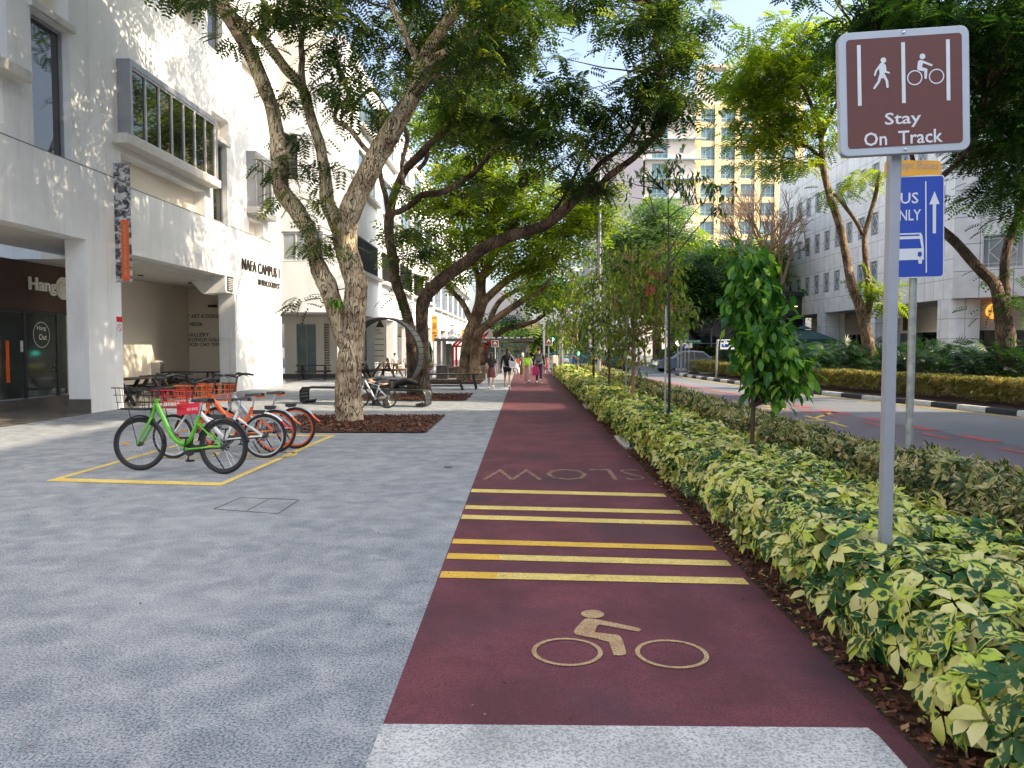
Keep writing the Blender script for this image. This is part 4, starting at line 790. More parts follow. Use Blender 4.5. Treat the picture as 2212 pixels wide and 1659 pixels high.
# unseen block added to throw shade over the foreground
nb = emp('shade_block', (27, -34, 0), 'high pale block added out of view to shade the foreground', 'building')
k = MB(); k.bb((0, 0, 0), (20, 44, 29)); k.build('wall', 'beige_wall', nb)
for z in range(8):
    for y in range(9): k = MB(); k.bb((-.05, 1.5+y*4.7, 3+z*3.1), (.02, 4.3+y*4.7, 4.7+z*3.1)); k.build('window', 'teal_glass', nb)
# ------------------------------------------------------------------ trees
FR = frond_t(); FRF = frond_t(4, .2, .5)
LEAF = leaf_t(); LEAFS = leaf_t(simple=True, w=.5)
def Dv(p): return D(p[0], p[1], p[2])
def limbs_mesh(name, limbs, m, parent, off, n=12, bumpy=.10, seed=1):
    """each limb: list of (x,y,Y,width_px)"""
    mb = MB(); rs = random.Random(seed)
    for L in limbs:
        P = [Dv(p) for p in L]; Rr = [p[3]*.5*p[2]/FPX for p in L]; pts, rad = catmull(P, Rr, 6)
        b0 = len(mb.v); mb.tube(pts, rad, n)
        ph = rs.random()*9
        for k in range(b0, len(mb.v)):
            i, j = divmod(k-b0, n); c = pts[min(i, len(pts)-1)]; v = Vector(mb.v[k]); q = 2*PI*j/n
            f = 1+bumpy*(math.sin(3*q+i*.35+ph)*.55+math.sin(5*q-i*.6+ph*2)*.35+rs.uniform(-.35, .35)); mb.v[k] = tuple(c+(v-c)*f)
    return mb.build(name, m, parent, smooth=True, off=off)
def crown(name, blobs, m, parent, off, rs, dens=1., tmpl=None, fr_len=(.3, .5), per=26, flat=.35, spread=.42, droop=.25, twig=None, limbpts=None, tilt=.0, wts=(1,)):
    """blobs: (x,y,Y,rx_px,ry_px,depth_m,n clusters). Leaf sprays gathered in flattish layers round twig ends"""
    T, F, uv = tmpl or FR; CP = []; 
    for (x, y, Y, rx, ry, dm, n) in blobs:
        c = np.array(D(x, y, Y)); n = max(1, int(n*dens)); sx = rx*Y/FPX; sz = ry*Y/FPX
        d = nrm(rs.randn(n, 3))*(rs.uniform(.15, 1, (n, 1))**(1/2.2)); CP.append(c+d*np.array([sx, dm, sz]))
    CP = np.concatenate(CP); nC = len(CP)
    csz = rs.uniform(.6, 1.35, nC)*spread
    idx = np.repeat(np.arange(nC), per); n = len(idx)
    r2 = rs.randn(n, 3)*np.array([1, 1, flat])*csz[idx][:, None]*.62; P = CP[idx]+r2
    X = r2*np.array([1, 1, .4])+rs.randn(n, 3)*.14; X[:, 2] -= droop*rs.uniform(.3, 1.6, n)*np.linalg.norm(X[:, :2], axis=1)+.04
    Zv = np.stack([rs.randn(n)*.35, rs.randn(n)*.35, np.ones(n)], 1)
    cb = rs.uniform(-.32, .32, nC)[idx]; rn = np.clip(rs.beta(2, 2.2, n)+cb, 0, 1)  # clump-wide tone shift imitates sunlit and silhouetted clumps in the leaf colour
    V, Fo, lf = inst(T, F, uv, P, X, Zv, rs.uniform(*fr_len, n), rn)
    o = npmesh(name, V, Fo, m, parent, lf, off)
    if limbpts is not None and twig:
        LP = np.array([tuple(p[:3]) for p in limbpts]); mb = MB()
        for c in CP:
            dd = np.linalg.norm((LP-c)*np.array([1, 1, 1.]), axis=1)+np.maximum(0, LP[:, 2]-c[2]+.2)*1.2; j = int(np.argmin(dd)); a = Vector(LP[j]); b = Vector(c)
            if (b-a).length < .25 or (b-a).length > 4.5: continue
            mid = a.lerp(b, .5)+Vector((rs.uniform(-.12, .12), rs.uniform(-.12, .12), rs.uniform(-.05, .22)))*(b-a).length; r0 = min(.035, .009+.007*(b-a).length)
            mb.tube([a, mid, b], [r0, r0*.65, r0*.25], 5, cap=False)
        mb.build('twigs', twig, parent, smooth=True, off=off)
    return o
def limb_points(limbs, skip=1):
    out = []
    for L in limbs:
        pts, _ = catmull([Dv(p) for p in L], [1]*len(L), 5); out += [tuple(p) for p in pts[len(pts)//3*skip//1 if skip else 0:]]
    return out
def mktree(name, label, base, limbs, blobs, bark, leaf, seed, group=None, cat='tree', **kw):
    rs = np.random.RandomState(seed); b = Vector(base); o = emp(name, b, label, cat, group)
    limbs_mesh('trunk', limbs, bark, o, b, seed=seed)
    lp = limb_points(limbs)
    crown('crown', blobs, leaf, o, b, rs, twig=kw.pop('twig', bark), limbpts=lp, **kw); return o
# --- first tree, beside the bicycles (Y about 17)
T1 = [[(755, 916, 17.4, 66), (754, 895, 17.4, 58), (753, 849, 17.4, 57), (754.6, 782, 17.4, 54), (759.7, 737, 17.4, 50), (764.6, 693, 17.4, 49), (769, 637, 17.4, 49), (767, 607, 17.4, 50), (756, 565, 17.4, 49), (747, 528, 17.4, 49), (744, 488, 17.4, 54), (762, 445, 17.3, 48), (790, 385, 17.2, 46), (811, 342, 17.1, 46), (856, 268, 17.0, 42), (888, 214, 16.9, 36), (905, 167, 16.8, 31), (925, 110, 16.6, 27), (960, 55, 16.4, 23), (1000, -10, 16.2, 18), (1040, -120, 16, 12)],
      [(901, 180, 16.8, 22), (903, 137, 16.7, 16), (882, 89, 16.5, 14), (867, 54, 16.4, 13), (847, 9, 16.3, 12), (830, -80, 16.2, 8)],
      [(905, 150, 16.8, 24), (930, 131, 16.6, 24), (975, 110, 16.4, 18), (1019, 80, 16.2, 15), (1064, 39, 16, 13), (1070, -20, 16, 10), (1110, -120, 15.8, 7)],
      [(740, 515, 17.4, 40), (722, 470, 17.4, 34), (708, 440, 17.4, 31), (703, 389, 17.4, 27), (697, 349, 17.5, 24), (692, 312, 17.5, 22), (674, 262, 17.6, 22), (659, 208, 17.6, 22), (647, 179, 17.7, 22), (617, 149, 17.8, 21), (582, 101, 17.9, 20), (543, 63, 18, 18), (498, 27, 18.1, 16), (440, -40, 18.2, 12)],
      [(655, 195, 17.6, 17), (651, 150, 17.5, 14), (653, 128, 17.4, 13), (651, 89, 17.3, 12), (659, 45, 17.2, 11), (647, 30, 17.1, 10), (629, 6, 17, 9), (620, -70, 17, 7)],
      [(757, 760, 17.4, 42), (735, 705, 17.4, 39), (719, 655, 17.4, 39), (706, 615, 17.4, 42), (692, 585, 17.4, 38), (681, 557, 17.4, 33), (673, 508, 17.3, 31), (660, 485, 17.3, 33), (641, 456, 17.3, 37), (616, 424, 17.2, 37), (606, 398, 17.2, 34), (604, 359, 17.1, 35), (601, 329, 17, 34), (599, 297, 17, 32), (588, 238, 16.9, 30), (573, 193, 16.8, 31), (543, 119, 16.7, 31), (519, 77, 16.6, 32), (492, 30, 16.5, 33), (470, -10, 16.4, 31), (420, -110, 16.2, 24), (360, -220, 16, 17)],
      [(812, 342, 17.1, 9), (785, 317, 16.9, 10), (757, 280, 16.7, 11), (727, 262, 16.6, 10), (725, 240, 16.5, 10), (752, 210, 16.4, 10), (745, 180, 16.3, 9), (733, 150, 16.2, 7)],
      [(737, 250, 16.6, 8), (765, 225, 16.6, 8), (798, 195, 16.6, 7), (815, 205, 16.5, 5), (835, 235, 16.5, 4)],
      [(884, 225, 17, 10), (890, 190, 17.4, 9), (930, 175, 17.8, 7), (965, 158, 18.2, 5)],
      [(866, 262, 17, 12), (880, 300, 17.6, 10), (868, 355, 18, 9), (873, 400, 18.3, 7)]]
B1_ = [(640, 25, 16.6, 120, 60, 1.6, 26), (600, 165, 16.8, 90, 60, 1.0, 9), (640, 250, 17, 45, 80, .9, 13), (620, 385, 17.1, 40, 70, .7, 10), (700, 390, 17.2, 45, 60, .8, 9), (660, 520, 17.3, 45, 55, .8, 11), (640, 620, 17.5, 40, 40, .6, 2), (700, 70, 16.3, 60, 90, 1.5, 16), (760, 120, 16.5, 60, 80, 1.5, 18), (770, 215, 16.5, 55, 50, 1.0, 12), (800, 260, 17.1, 60, 40, 1, 8), (850, 50, 18.2, 120, 80, 1.6, 34), (960, 40, 18.0, 130, 80, 1.8, 50), (1050, 40, 15.6, 120, 80, 2.4, 50), (950, 150, 18.4, 110, 60, 1.5, 18), (1120, 60, 16, 100, 60, 2.5, 26), (1040, 160, 16.8, 110, 60, 2.5, 26), (400, 20, 15.6, 50, 22, .5, 3), (500, 80, 16.5, 30, 40, .6, 2), (390, -40, 15.8, 90, 40, .8, 12),
       (620, -150, 16, 330, 110, 3.5, 90), (960, -170, 16, 330, 120, 4.5, 120), (1250, -90, 16, 160, 80, 3.5, 26)]
o1 = mktree('street_tree', 'big forked street tree with pale cracked bark rising from the nearest square mulch bed', G(755, 913), T1, B1_, 'bark_pale', 'leaf_tree', 11, 'big street trees along the plaza', dens=.44, per=17, fr_len=(.24, .40), spread=.31, twig='bark_dark')
crown('crown', [(755, -420, 17, 560, 270, 6., 250), (700, -300, 24, 420, 200, 4., 60)], 'leaf_tree', o1, o1.location, np.random.RandomState(101), tmpl=FRF, fr_len=(.4, .6), per=26, spread=.55)  # upper crown above the view, added to dapple the left facade with shade
# --- second tree (Y about 27)
T2 = [[(896, 866, 26.6, 40), (895, 849, 26.6, 34), (893, 782, 26.6, 28), (889, 737, 26.6, 25), (882, 693, 26.6, 22), (865, 637, 26.6, 22), (854, 604, 26.6, 22), (850, 567, 26.6, 22), (842, 518, 26.6, 21), (840, 478, 26.6, 21), (846, 440, 26.6, 18), (854, 414, 26.4, 17), (874, 369, 26.2, 18), (897, 345, 26, 18), (913, 329, 25.8, 17), (927, 312, 25.6, 16), (969, 274, 25.2, 14), (992, 232, 24.8, 12), (1013, 190, 24.5, 10), (1030, 120, 24, 7)],
      [(840, 470, 26.6, 14), (834, 428, 26.8, 12), (824, 389, 27, 11), (818, 340, 27.2, 8)],
      [(846, 460, 26.5, 14), (864, 456, 26.3, 13), (890, 441, 26, 13), (913, 421, 25.8, 14), (953, 416, 25.5, 14), (983, 402, 25.2, 13), (1015, 380, 25, 12), (1045, 350, 24.6, 10), (1075, 320, 24.3, 7)],
      [(924, 312, 25.6, 9), (920, 345, 25.8, 9), (903, 367, 25.9, 9)],
      [(1000, 245, 25, 9), (1050, 255, 24.6, 9), (1110, 262, 24.2, 8), (1160, 300, 24, 6)],
      [(921, 866, 26, 44), (918, 849, 26, 31), (913, 790, 26, 27), (911, 715, 26, 26), (912, 670, 26, 28), (915, 650, 26, 29), (934, 621, 25.9, 29), (972, 592, 25.6, 27), (1009, 565, 25.3, 26), (1046, 535, 25, 25), (1096, 513, 24.6, 25), (1145, 498, 24.2, 24), (1182, 483, 24, 23), (1220, 453, 23.7, 22), (1245, 431, 23.5, 20), (1294, 403, 23.2, 18), (1319, 379, 23, 15), (1371, 339, 22.7, 13), (1409, 301, 22.5, 12), (1436, 271, 22.3, 11), (1434, 230, 22.2, 9), (1430, 208, 22.2, 9), (1433, 149, 22, 9), (1415, 89, 22, 7), (1430, 30, 22, 6)],
      [(1245, 431, 23.5, 12), (1290, 360, 23.6, 11), (1340, 320, 23.8, 10), (1380, 260, 24, 9), (1400, 200, 24, 7)],
      [(1182, 478, 24, 9), (1220, 420, 24.5, 7), (1260, 340, 25, 5)]]
B2_ = [(1050, 200, 24.5, 130, 70, 2.5, 60), (1170, 240, 24, 130, 70, 3, 46), (1260, 200, 23.5, 110, 70, 3, 40), (1100, 300, 25, 120, 55, 2.5, 36), (1210, 330, 24, 100, 50, 2.2, 30), (1320, 300, 23.4, 70, 50, 1.6, 26), (1270, 395, 23.8, 55, 35, 1.3, 24), (1400, 120, 22.5, 80, 110, 2.2, 75), (1470, 80, 22.3, 60, 80, 1.8, 34), (1440, 215, 22.3, 70, 55, 1.4, 34), (1400, 260, 22.8, 60, 40, 1.2, 16), (1010, 290, 25.6, 60, 60, 1.5, 16), (960, 250, 25.6, 60, 60, 1.5, 14), (880, 430, 26, 45, 40, 1, 6), (860, 520, 26.3, 50, 50, 1, 11), (930, 520, 26, 55, 40, 1.2, 13), (880, 600, 26.3, 45, 35, .9, 8), (905, 560, 26, 40, 30, .9, 7), (850, 640, 26.3, 22, 20, .5, 3), (1070, 395, 25.2, 60, 30, 1.4, 10),
       (880, 120, 30, 60, 90, 2.5, 36), (930, 0, 29, 120, 110, 3.5, 50), (1150, -60, 24, 280, 100, 4, 90), (1350, -40, 23, 180, 90, 3, 50)]
mktree('street_tree', 'twin trunked street tree behind the ring bench, its limb arching over the track', G(908, 858), T2, B2_, 'bark_dark', 'leaf_tree', 12, 'big street trees along the plaza', dens=.40, per=16, fr_len=(.34, .54), spread=.41)
# --- third tree (Y about 39)
T3 = [[(1002, 824, 38.5, 36), (1004, 812, 38.5, 30), (1007, 765, 38.5, 27), (1014, 726, 38.5, 27), (1027, 692, 38.5, 28), (1037, 658, 38.5, 27), (1039, 627, 38.5, 21), (1043, 595, 38.5, 18), (1060, 560, 38, 15), (1085, 510, 38, 13), (1120, 465, 37.5, 12), (1128, 391, 37, 9), (1120, 350, 37, 6)],
      [(1027, 806, 38, 30), (1026, 790, 38, 24), (1028, 750, 38, 22), (1036, 715, 38, 20), (1058, 700, 38, 16), (1076, 685, 37.6, 15), (1110, 662, 37.2, 14), (1137, 644, 36.8, 12), (1164, 631, 36.5, 9), (1190, 600, 36, 6)],
      [(1041, 665, 38.5, 18), (1051, 646, 38.3, 18), (1091, 609, 38, 15), (1128, 587, 37.6, 13), (1170, 577, 37.2, 11), (1207, 555, 37, 9), (1220, 515, 36.8, 7)],
      [(1025, 700, 38.5, 15), (1016, 689, 38.6, 14), (997, 652, 38.8, 12), (962, 614, 39, 9), (945, 570, 39, 6)],
      [(1036, 640, 38.5, 14), (1030, 590, 38.8, 12), (1010, 540, 39, 10), (1000, 470, 39, 7)],
      [(1045, 600, 38.4, 10), (1075, 570, 39, 9), (1100, 550, 39.4, 6)]]
B3_ = [(1010, 470, 39, 110, 80, 3.5, 56), (1120, 440, 38, 120, 80, 3.5, 62), (1210, 470, 37, 90, 70, 3, 44), (980, 570, 39, 60, 45, 2, 18), (1100, 560, 38, 80, 50, 2.6, 24), (1190, 540, 37, 70, 45, 2.6, 24), (1060, 370, 38.5, 120, 60, 3.5, 38), (1270, 440, 36.5, 45, 60, 2, 18), (1150, 640, 37, 36, 20, 1.6, 6), (900, 480, 39.5, 60, 60, 2, 12), (960, 400, 39.5, 70, 70, 2.5, 18), (1030, 240, 38.5, 130, 90, 3.5, 60), (940, 260, 38.5, 60, 60, 3, 20)]
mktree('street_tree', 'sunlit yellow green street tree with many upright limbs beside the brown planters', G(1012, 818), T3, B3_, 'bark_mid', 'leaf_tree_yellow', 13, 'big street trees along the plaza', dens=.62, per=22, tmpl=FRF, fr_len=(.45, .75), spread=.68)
T4 = [[(1046, 806, 52, 22), (1046, 780, 52, 18), (1050, 750, 52, 17), (1064, 731, 52, 15), (1096, 710, 51.5, 12), (1124, 704, 51, 11), (1159, 692, 50.5, 8), (1185, 672, 50, 6)], [(1048, 760, 52, 15), (1056, 700, 52, 13), (1080, 650, 52, 11), (1130, 620, 51.5, 9), (1170, 600, 51, 6)]]
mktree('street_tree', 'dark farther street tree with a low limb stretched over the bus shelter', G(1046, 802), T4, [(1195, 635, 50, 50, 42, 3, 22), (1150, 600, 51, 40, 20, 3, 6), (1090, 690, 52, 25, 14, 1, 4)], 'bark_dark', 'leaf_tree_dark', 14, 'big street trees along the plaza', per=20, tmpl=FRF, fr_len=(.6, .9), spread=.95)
# --- right-hand trees beyond the road
R1 = [[(1880, 768, 30, 34), (1877, 750, 30, 26), (1870, 715, 30, 24), (1858, 665, 30, 21), (1842, 620, 30, 19), (1828, 558, 30, 17), (1817, 500, 30, 16), (1800, 445, 30, 15), (1791, 420, 30, 14), (1777, 358, 30, 13), (1774, 301, 30, 11), (1763, 255, 30, 9), (1740, 200, 30, 8), (1710, 140, 30, 6)],
      [(1868, 710, 30, 17), (1877, 660, 30, 14), (1877, 620, 30, 14), (1870, 560, 30, 12), (1868, 508, 30, 11), (1889, 431, 30, 9), (1900, 370, 30, 6)],
      [(1870, 520, 30, 8), (1850, 480, 30, 8), (1825, 445, 30, 8), (1802, 418, 30, 8)],
      [(1778, 350, 30, 9), (1750, 320, 30.4, 8), (1700, 300, 30.8, 7), (1650, 260, 31, 5)], [(1774, 300, 30, 8), (1800, 240, 29.5, 7), (1830, 180, 29, 5)]]
BR1 = [(1690, 130, 30, 110, 80, 2.8, 62), (1760, 230, 30, 110, 80, 2.6, 44), (1640, 230, 30.5, 80, 80, 2.2, 40), (1620, 160, 30.5, 60, 60, 2, 20), (1740, 330, 30, 80, 30, 2, 9), (1660, 330, 30.5, 60, 40, 1.6, 15), (1830, 420, 30, 50, 26, 1.2, 3), (1890, 600, 30, 30, 40, 1, 5), (1900, 650, 30, 26, 30, .9, 5), (1800, 90, 29.5, 80, 60, 2.5, 24), (1870, 390, 30, 40, 30, 1, 5)]
mktree('roadside_tree', 'slender forked tree with light olive foliage across the road, left of the brown track sign', G(1880, 765), R1, BR1, 'bark_mid', 'leaf_tree_yellow', 15, 'trees across the road', dens=.66, per=17, fr_len=(.4, .62), spread=.50)
R2 = [[(2176, 800, 24, 53), (2173, 758, 24, 42), (2170, 720, 24, 39), (2168, 690, 24, 34), (2160, 655, 24, 27), (2151, 620, 24, 24), (2125, 590, 24, 22), (2101, 565, 24, 21), (2070, 530, 24, 20), (2046, 507, 24, 19), (2028, 489, 24, 18), (2010, 455, 24, 15), (2012, 420, 23.8, 13), (2031, 387, 23.6, 11), (2075, 343, 23.2, 10), (2110, 280, 22.8, 8), (2130, 200, 22.4, 7)],
      [(2169, 690, 24, 26), (2171, 638, 24, 20), (2170, 584, 24, 19), (2177, 529, 24, 17), (2195, 478, 24, 15), (2212, 420, 23.8, 14), (2235, 340, 23.4, 13), (2250, 240, 23, 11), (2240, 120, 22.5, 8)],
      [(2005, 470, 24, 11), (1985, 400, 24, 10), (1960, 300, 23.6, 8), (1930, 200, 23.2, 7), (1900, 130, 23, 5)]]
BR2 = [(2150, 100, 22.5, 140, 110, 3, 120), (2020, 60, 22.8, 130, 90, 3, 90), (1910, 100, 23, 70, 80, 2.2, 46), (2180, 260, 23, 90, 90, 2.5, 66), (2190, 390, 23.5, 60, 60, 1.6, 22), (2140, 330, 23, 50, 40, 1.4, 14), (2195, 480, 23.5, 30, 40, 1, 9), (2180, 620, 24, 20, 45, .8, 6), (1870, 60, 23.4, 60, 60, 2, 22), (1960, 190, 23.5, 80, 60, 2, 26), (2330, 150, 22, 160, 220, 4, 90), (2050, -100, 22.5, 320, 110, 4.5, 110)]
mktree('roadside_tree', 'large dark leaning tree across the road, behind the blue bus lane sign', G(2176, 775), R2, BR2, 'bark_dark', 'leaf_tree_dark', 16, 'trees across the road', dens=.5, per=20, fr_len=(.36, .56), spread=.55)
# street trees out of the frame on the right whose shade and reflections reach the plaza
for i, (x, y, sd) in enumerate(((14.8, 12.5, 21), (16, 3.5, 22), (5.2, 9.5, 23))):
    rs = np.random.RandomState(sd); hh = 9.5 if i < 2 else 8.5
    o = emp('roadside_tree', (x, y, .05), ['tall dense tree outside the frame beside the far kerb', 'tall dense tree beside the camera across the road', 'high crowned tree overhead by the planting strip'][i], 'tree', 'trees across the road')
    if i == 2: bpy.data.objects.remove(o); KIDS.pop('roadside_tree', None); continue
    mb = MB(); mb.tube(*catmull([(0, 0, -.1), (.1, 0, 2.5), (-.2, .1, 5), (.2, 0, 8)], [.28, .22, .18, .1], 5), 10)
    for k in range(5):
        q = k*1.3+i; mb.tube(*catmull([(0, 0, 3+k*.5), (1.2*math.cos(q), 1.2*math.sin(q), 5+k*.4), (2.8*math.cos(q), 2.8*math.sin(q), 7+k*.5)], [.14, .1, .04], 4), 8)
    mb.build('trunk', 'bark_dark', o, smooth=True)
    nC = 230; c = nrm(rs.randn(nC, 3))*rs.uniform(.2, 1, (nC, 1))**.45*np.array([4.6, 4.6, 2.9])+np.array([0, 0, hh]); idx = np.repeat(np.arange(nC), 26); n = len(idx)
    r2 = rs.randn(n, 3)*np.array([.42, .42, .16]); V, F, lf = inst(*FRF, c[idx]+r2, r2*np.array([1, 1, .3])+rs.randn(n, 3)*.12-np.array([0, 0, .08]), np.stack([rs.randn(n)*.3, rs.randn(n)*.3, np.ones(n)], 1), rs.uniform(.45, .7, n), rs.beta(2, 2, n))
    npmesh('crown', V, F, 'leaf_tree_dark', o, lf)
# --- background trees
def bgtree(name, label, base, limbs, blobs, leaf, seed, per=18, fl=(.8, 1.3), sp=1.3, bark='bark_dark', group='trees beyond the side street', tm=None):
    return mktree(name, label, base, limbs, blobs, bark, leaf, seed, group, per=per, fr_len=fl, spread=sp, tmpl=tm or FRF)
bgtree('shade_tree', 'rounded soft green tree in front of the grey block', D(1420, 770, 75), [[(1420, 790, 75, 22), (1418, 700, 75, 18), (1410, 600, 75, 13), (1400, 520, 75, 8)], [(1415, 640, 75, 11), (1370, 560, 75, 7)], [(1415, 620, 75, 10), (1470, 540, 75, 6)]], [(1400, 520, 75, 75, 60, 5, 60), (1350, 570, 75, 60, 50, 4, 40), (1460, 560, 75, 60, 60, 4, 44), (1420, 620, 75, 90, 50, 5, 44), (1420, 460, 75, 45, 35, 3, 16), (1330, 640, 75, 40, 40, 3, 14)], 'leaf_soft', 31)
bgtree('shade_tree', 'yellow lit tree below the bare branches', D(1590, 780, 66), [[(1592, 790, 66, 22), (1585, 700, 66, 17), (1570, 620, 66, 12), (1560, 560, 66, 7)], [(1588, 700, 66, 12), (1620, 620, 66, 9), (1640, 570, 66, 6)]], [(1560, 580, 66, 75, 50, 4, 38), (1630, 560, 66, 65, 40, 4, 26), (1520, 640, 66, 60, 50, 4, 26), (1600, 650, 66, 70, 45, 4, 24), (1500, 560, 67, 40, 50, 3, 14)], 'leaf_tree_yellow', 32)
bgtree('shade_tree', 'darker green tree leaning over the side street corner', D(1515, 770, 56), [[(1640, 775, 56, 16), (1580, 700, 56, 15), (1545, 640, 56, 14), (1510, 590, 56, 10), (1490, 540, 56, 7)], [(1560, 660, 56, 11), (1530, 560, 56, 7)]], [(1500, 590, 56, 50, 60, 3, 32), (1540, 620, 56, 45, 50, 3, 22), (1460, 640, 57, 50, 50, 3, 20)], 'leaf_tree_dark', 33)
# nearly bare tree
rs = np.random.RandomState(40); bo = D(1640, 770, 60); o = emp('bare_tree', bo, 'nearly leafless brown branching tree in front of the yellow tower', 'tree', 'trees beyond the side street'); mb = MB()
def branch(p, d, r, L, lv):
    q = p+d*L*.5+Vector(rs.randn(3))*L*.05; e = p+d*L+Vector(rs.randn(3))*L*.07; mb.tube([p, q, e], [r, r*.85, r*.68], 5, cap=False)
    if lv == 0: return
    for k in range(3 if lv > 1 else 4):
        a = Vector(nrm(rs.randn(1, 3))[0]); nd = (d+a*.55+Vector((0, 0, .10))).normalized(); branch(e if k else q, nd, max(r*.62, .011), L*rs.uniform(.62, .82), lv-1)
mb.tube([bo-Vector((0, 0, .5)), D(1655, 700, 60), D(1660, 640, 60)], [.32, .27, .22], 8)
for d in ((-.6, 0, .8), (.5, .2, .85), (-.15, -.3, 1), (.15, .3, 1)): branch(D(1660, 645, 60), Vector(d).normalized(), .15, 3.2, 5)
mb.build('branches', 'stem_pale', o, off=bo, smooth=False)
bgtree('shade_tree', 'small bright tree at the end of the street, near the shelter roof', D(1150, 780, 90), [[(1150, 790, 90, 7), (1148, 740, 90, 5), (1150, 710, 90, 3)]], [(1150, 724, 90, 30, 22, 3, 16), (1172, 738, 90, 24, 20, 3, 10)], 'leaf_tree', 34, sp=1.6, fl=(1.1, 1.7))
bgtree('shade_tree', 'pale yellowish tree far down the street', D(1095, 790, 110), [[(1095, 795, 110, 7), (1096, 740, 110, 5), (1090, 700, 110, 3)]], [(1090, 722, 110, 44, 18, 4, 22), (1125, 728, 110, 28, 18, 3, 12), (1070, 735, 110, 30, 18, 3, 8)], 'leaf_soft', 35, sp=1.9, fl=(1.3, 2.0))
bgtree('shade_tree', 'hazy green tree at the right of the far street', D(1215, 790, 120), [[(1215, 795, 120, 7), (1216, 740, 120, 5), (1214, 690, 120, 3)]], [(1225, 715, 120, 32, 24, 4, 18)], 'leaf_soft', 36, sp=2.2, fl=(1.5, 2.2))
bgtree('shade_tree', 'tall green tree behind the roadside palms at the corner', D(1690, 770, 72), [[(1690, 785, 72, 12), (1688, 700, 72, 9), (1685, 620, 72, 6)]], [(1690, 600, 72, 30, 60, 3, 22), (1660, 700, 72, 40, 40, 3, 16)], 'leaf_tree', 37, sp=1.4, fl=(.9, 1.3))
# ------------------------------------------------------------------ young trees in the planting strip
def sapling(label, x, ytop, X, stem, blobs, tmpl, leaf, fl, per, seed, bark='stem_brown', curve=(), sp=.18, stake=None, droop=1.0, branches=(), flat=.8):
    Y = X*FPX/(x-1133); b = Vector((X, Y, 0)); rs = np.random.RandomState(seed); o = emp('young_tree', b, label, 'young tree', 'young trees in the planting strip')
    top = D(x, ytop, Y); pts = [Vector((X, Y, -.05)), Vector((X+.02, Y, 1.0)), Vector((X-.01, Y, top.z*.6)), top]; mb = MB(); mb.tube(*catmull(pts, [stem, stem*.9, stem*.7, stem*.25], 5), 8)
    LP = [pts[1].lerp(pts[2], k/6) for k in range(7)]+[pts[2].lerp(top, k/6) for k in range(7)]
    for br in branches:
        P = [D(p[0], p[1], Y+(p[2] if len(p) > 2 else 0)) for p in br]; r0 = stem*.5; mb.tube(*catmull(P, [r0*(1-.75*i/(len(P)-1)) for i in range(len(P))], 4), 6); LP += [P[i].lerp(P[i+1], t) for i in range(len(P)-1) for t in (.3, .6, .9)]
    mb.build('stem', bark, o, smooth=True, off=b)
    if blobs: crown('foliage', [(a, c, Y+(g if g else 0), d, e, f, n) for a, c, g, d, e, f, n in blobs], leaf, o, b, rs, tmpl=tmpl, fr_len=fl, per=per, flat=flat, spread=sp, droop=droop, twig=bark, limbpts=LP)
    if stake:
        for dx in stake: mb = MB(); mb.tube([(b.x+dx, b.y-.1, 0), (b.x+dx, b.y-.1, 2.4)], .016, 6); tag(mb.build('tree_stake', 'galvanised'), 'thin galvanised stake beside the %s' % label.split(' with')[0].split(' in')[0], 'stake', 'tree stakes')
    return o
L2q = leaf_t(w=.48, droop=.35, fold=.15); L1q = leaf_t(w=.38, droop=.4, simple=True)
sapling('leafy sapling with large glossy drooping leaves between the track and the road, nearest the camera', 1622, 560, 2.62, .028, [(1622, 560, 0, 26, 34, .2, 14), (1640, 630, 0, 42, 50, .3, 34), (1648, 710, 0, 54, 55, .35, 46), (1662, 780, 0, 66, 50, .38, 56), (1665, 838, 0, 54, 26, .3, 18), (1596, 660, 0, 16, 60, .2, 10), (1710, 806, 0, 30, 38, .25, 16)], L2q, 'leaf_glossy', (.10, .185), 8, 51, bark='stem_brown', droop=.7, sp=.12)
sapling('tall thin dark stemmed sapling with a sparse forked top', 1443, 385, 2.5, .026, [(1400, 385, 0, 60, 30, .4, 14), (1470, 375, 0, 60, 28, .4, 16), (1520, 400, 0, 60, 28, .4, 14), (1550, 430, 0, 55, 40, .4, 10), (1440, 350, 0, 40, 20, .3, 7), (1360, 400, 0, 25, 25, .3, 4)], L1q, 'leaf_tree', (.10, .17), 4, 52, bark='black_paint', stake=(-.07,), sp=.12, droop=1.0,
        branches=[[(1444, 545), (1490, 470), (1540, 420), (1580, 395)], [(1443, 575), (1500, 500), (1560, 440), (1600, 420)], [(1442, 500), (1425, 475), (1412, 458)], [(1443, 440), (1470, 400), (1500, 380)], [(1442, 420), (1410, 385), (1380, 365)], [(1443, 470), (1480, 445), (1510, 440)]])
OB = [(1366, 640, 0, 75, 55, .8, 60), (1420, 600, 0, 70, 50, .8, 44), (1400, 700, 0, 80, 50, .8, 56), (1330, 720, 0, 50, 45, .7, 30), (1460, 690, 0, 50, 60, .7, 30), (1360, 560, 0, 60, 40, .8, 26), (1440, 540, 0, 50, 40, .7, 16), (1370, 770, 0, 50, 25, .6, 16)]
sapling('broad olive leaved sapling with orange brown stem beside the thin dark one', 1366, 540, 2.5, .05, OB, L1q, 'leaf_olive', (.13, .2), 7, 53, bark='stem_pale', sp=.26, droop=.6, stake=(-.16,), branches=[[(1368, 690), (1400, 640), (1430, 600)], [(1366, 720), (1340, 680), (1320, 650)], [(1366, 640), (1385, 590), (1410, 560)]])
sapling('short dark leaved sapling, second behind the olive one', 1314.7, 640, 2.5, .04, [(1312, 690, 0, 42, 45, .6, 34), (1325, 740, 0, 36, 38, .6, 26), (1290, 700, 0, 25, 40, .5, 12)], L1q, 'leaf_tree', (.14, .22), 7, 54, sp=.28, droop=.6)
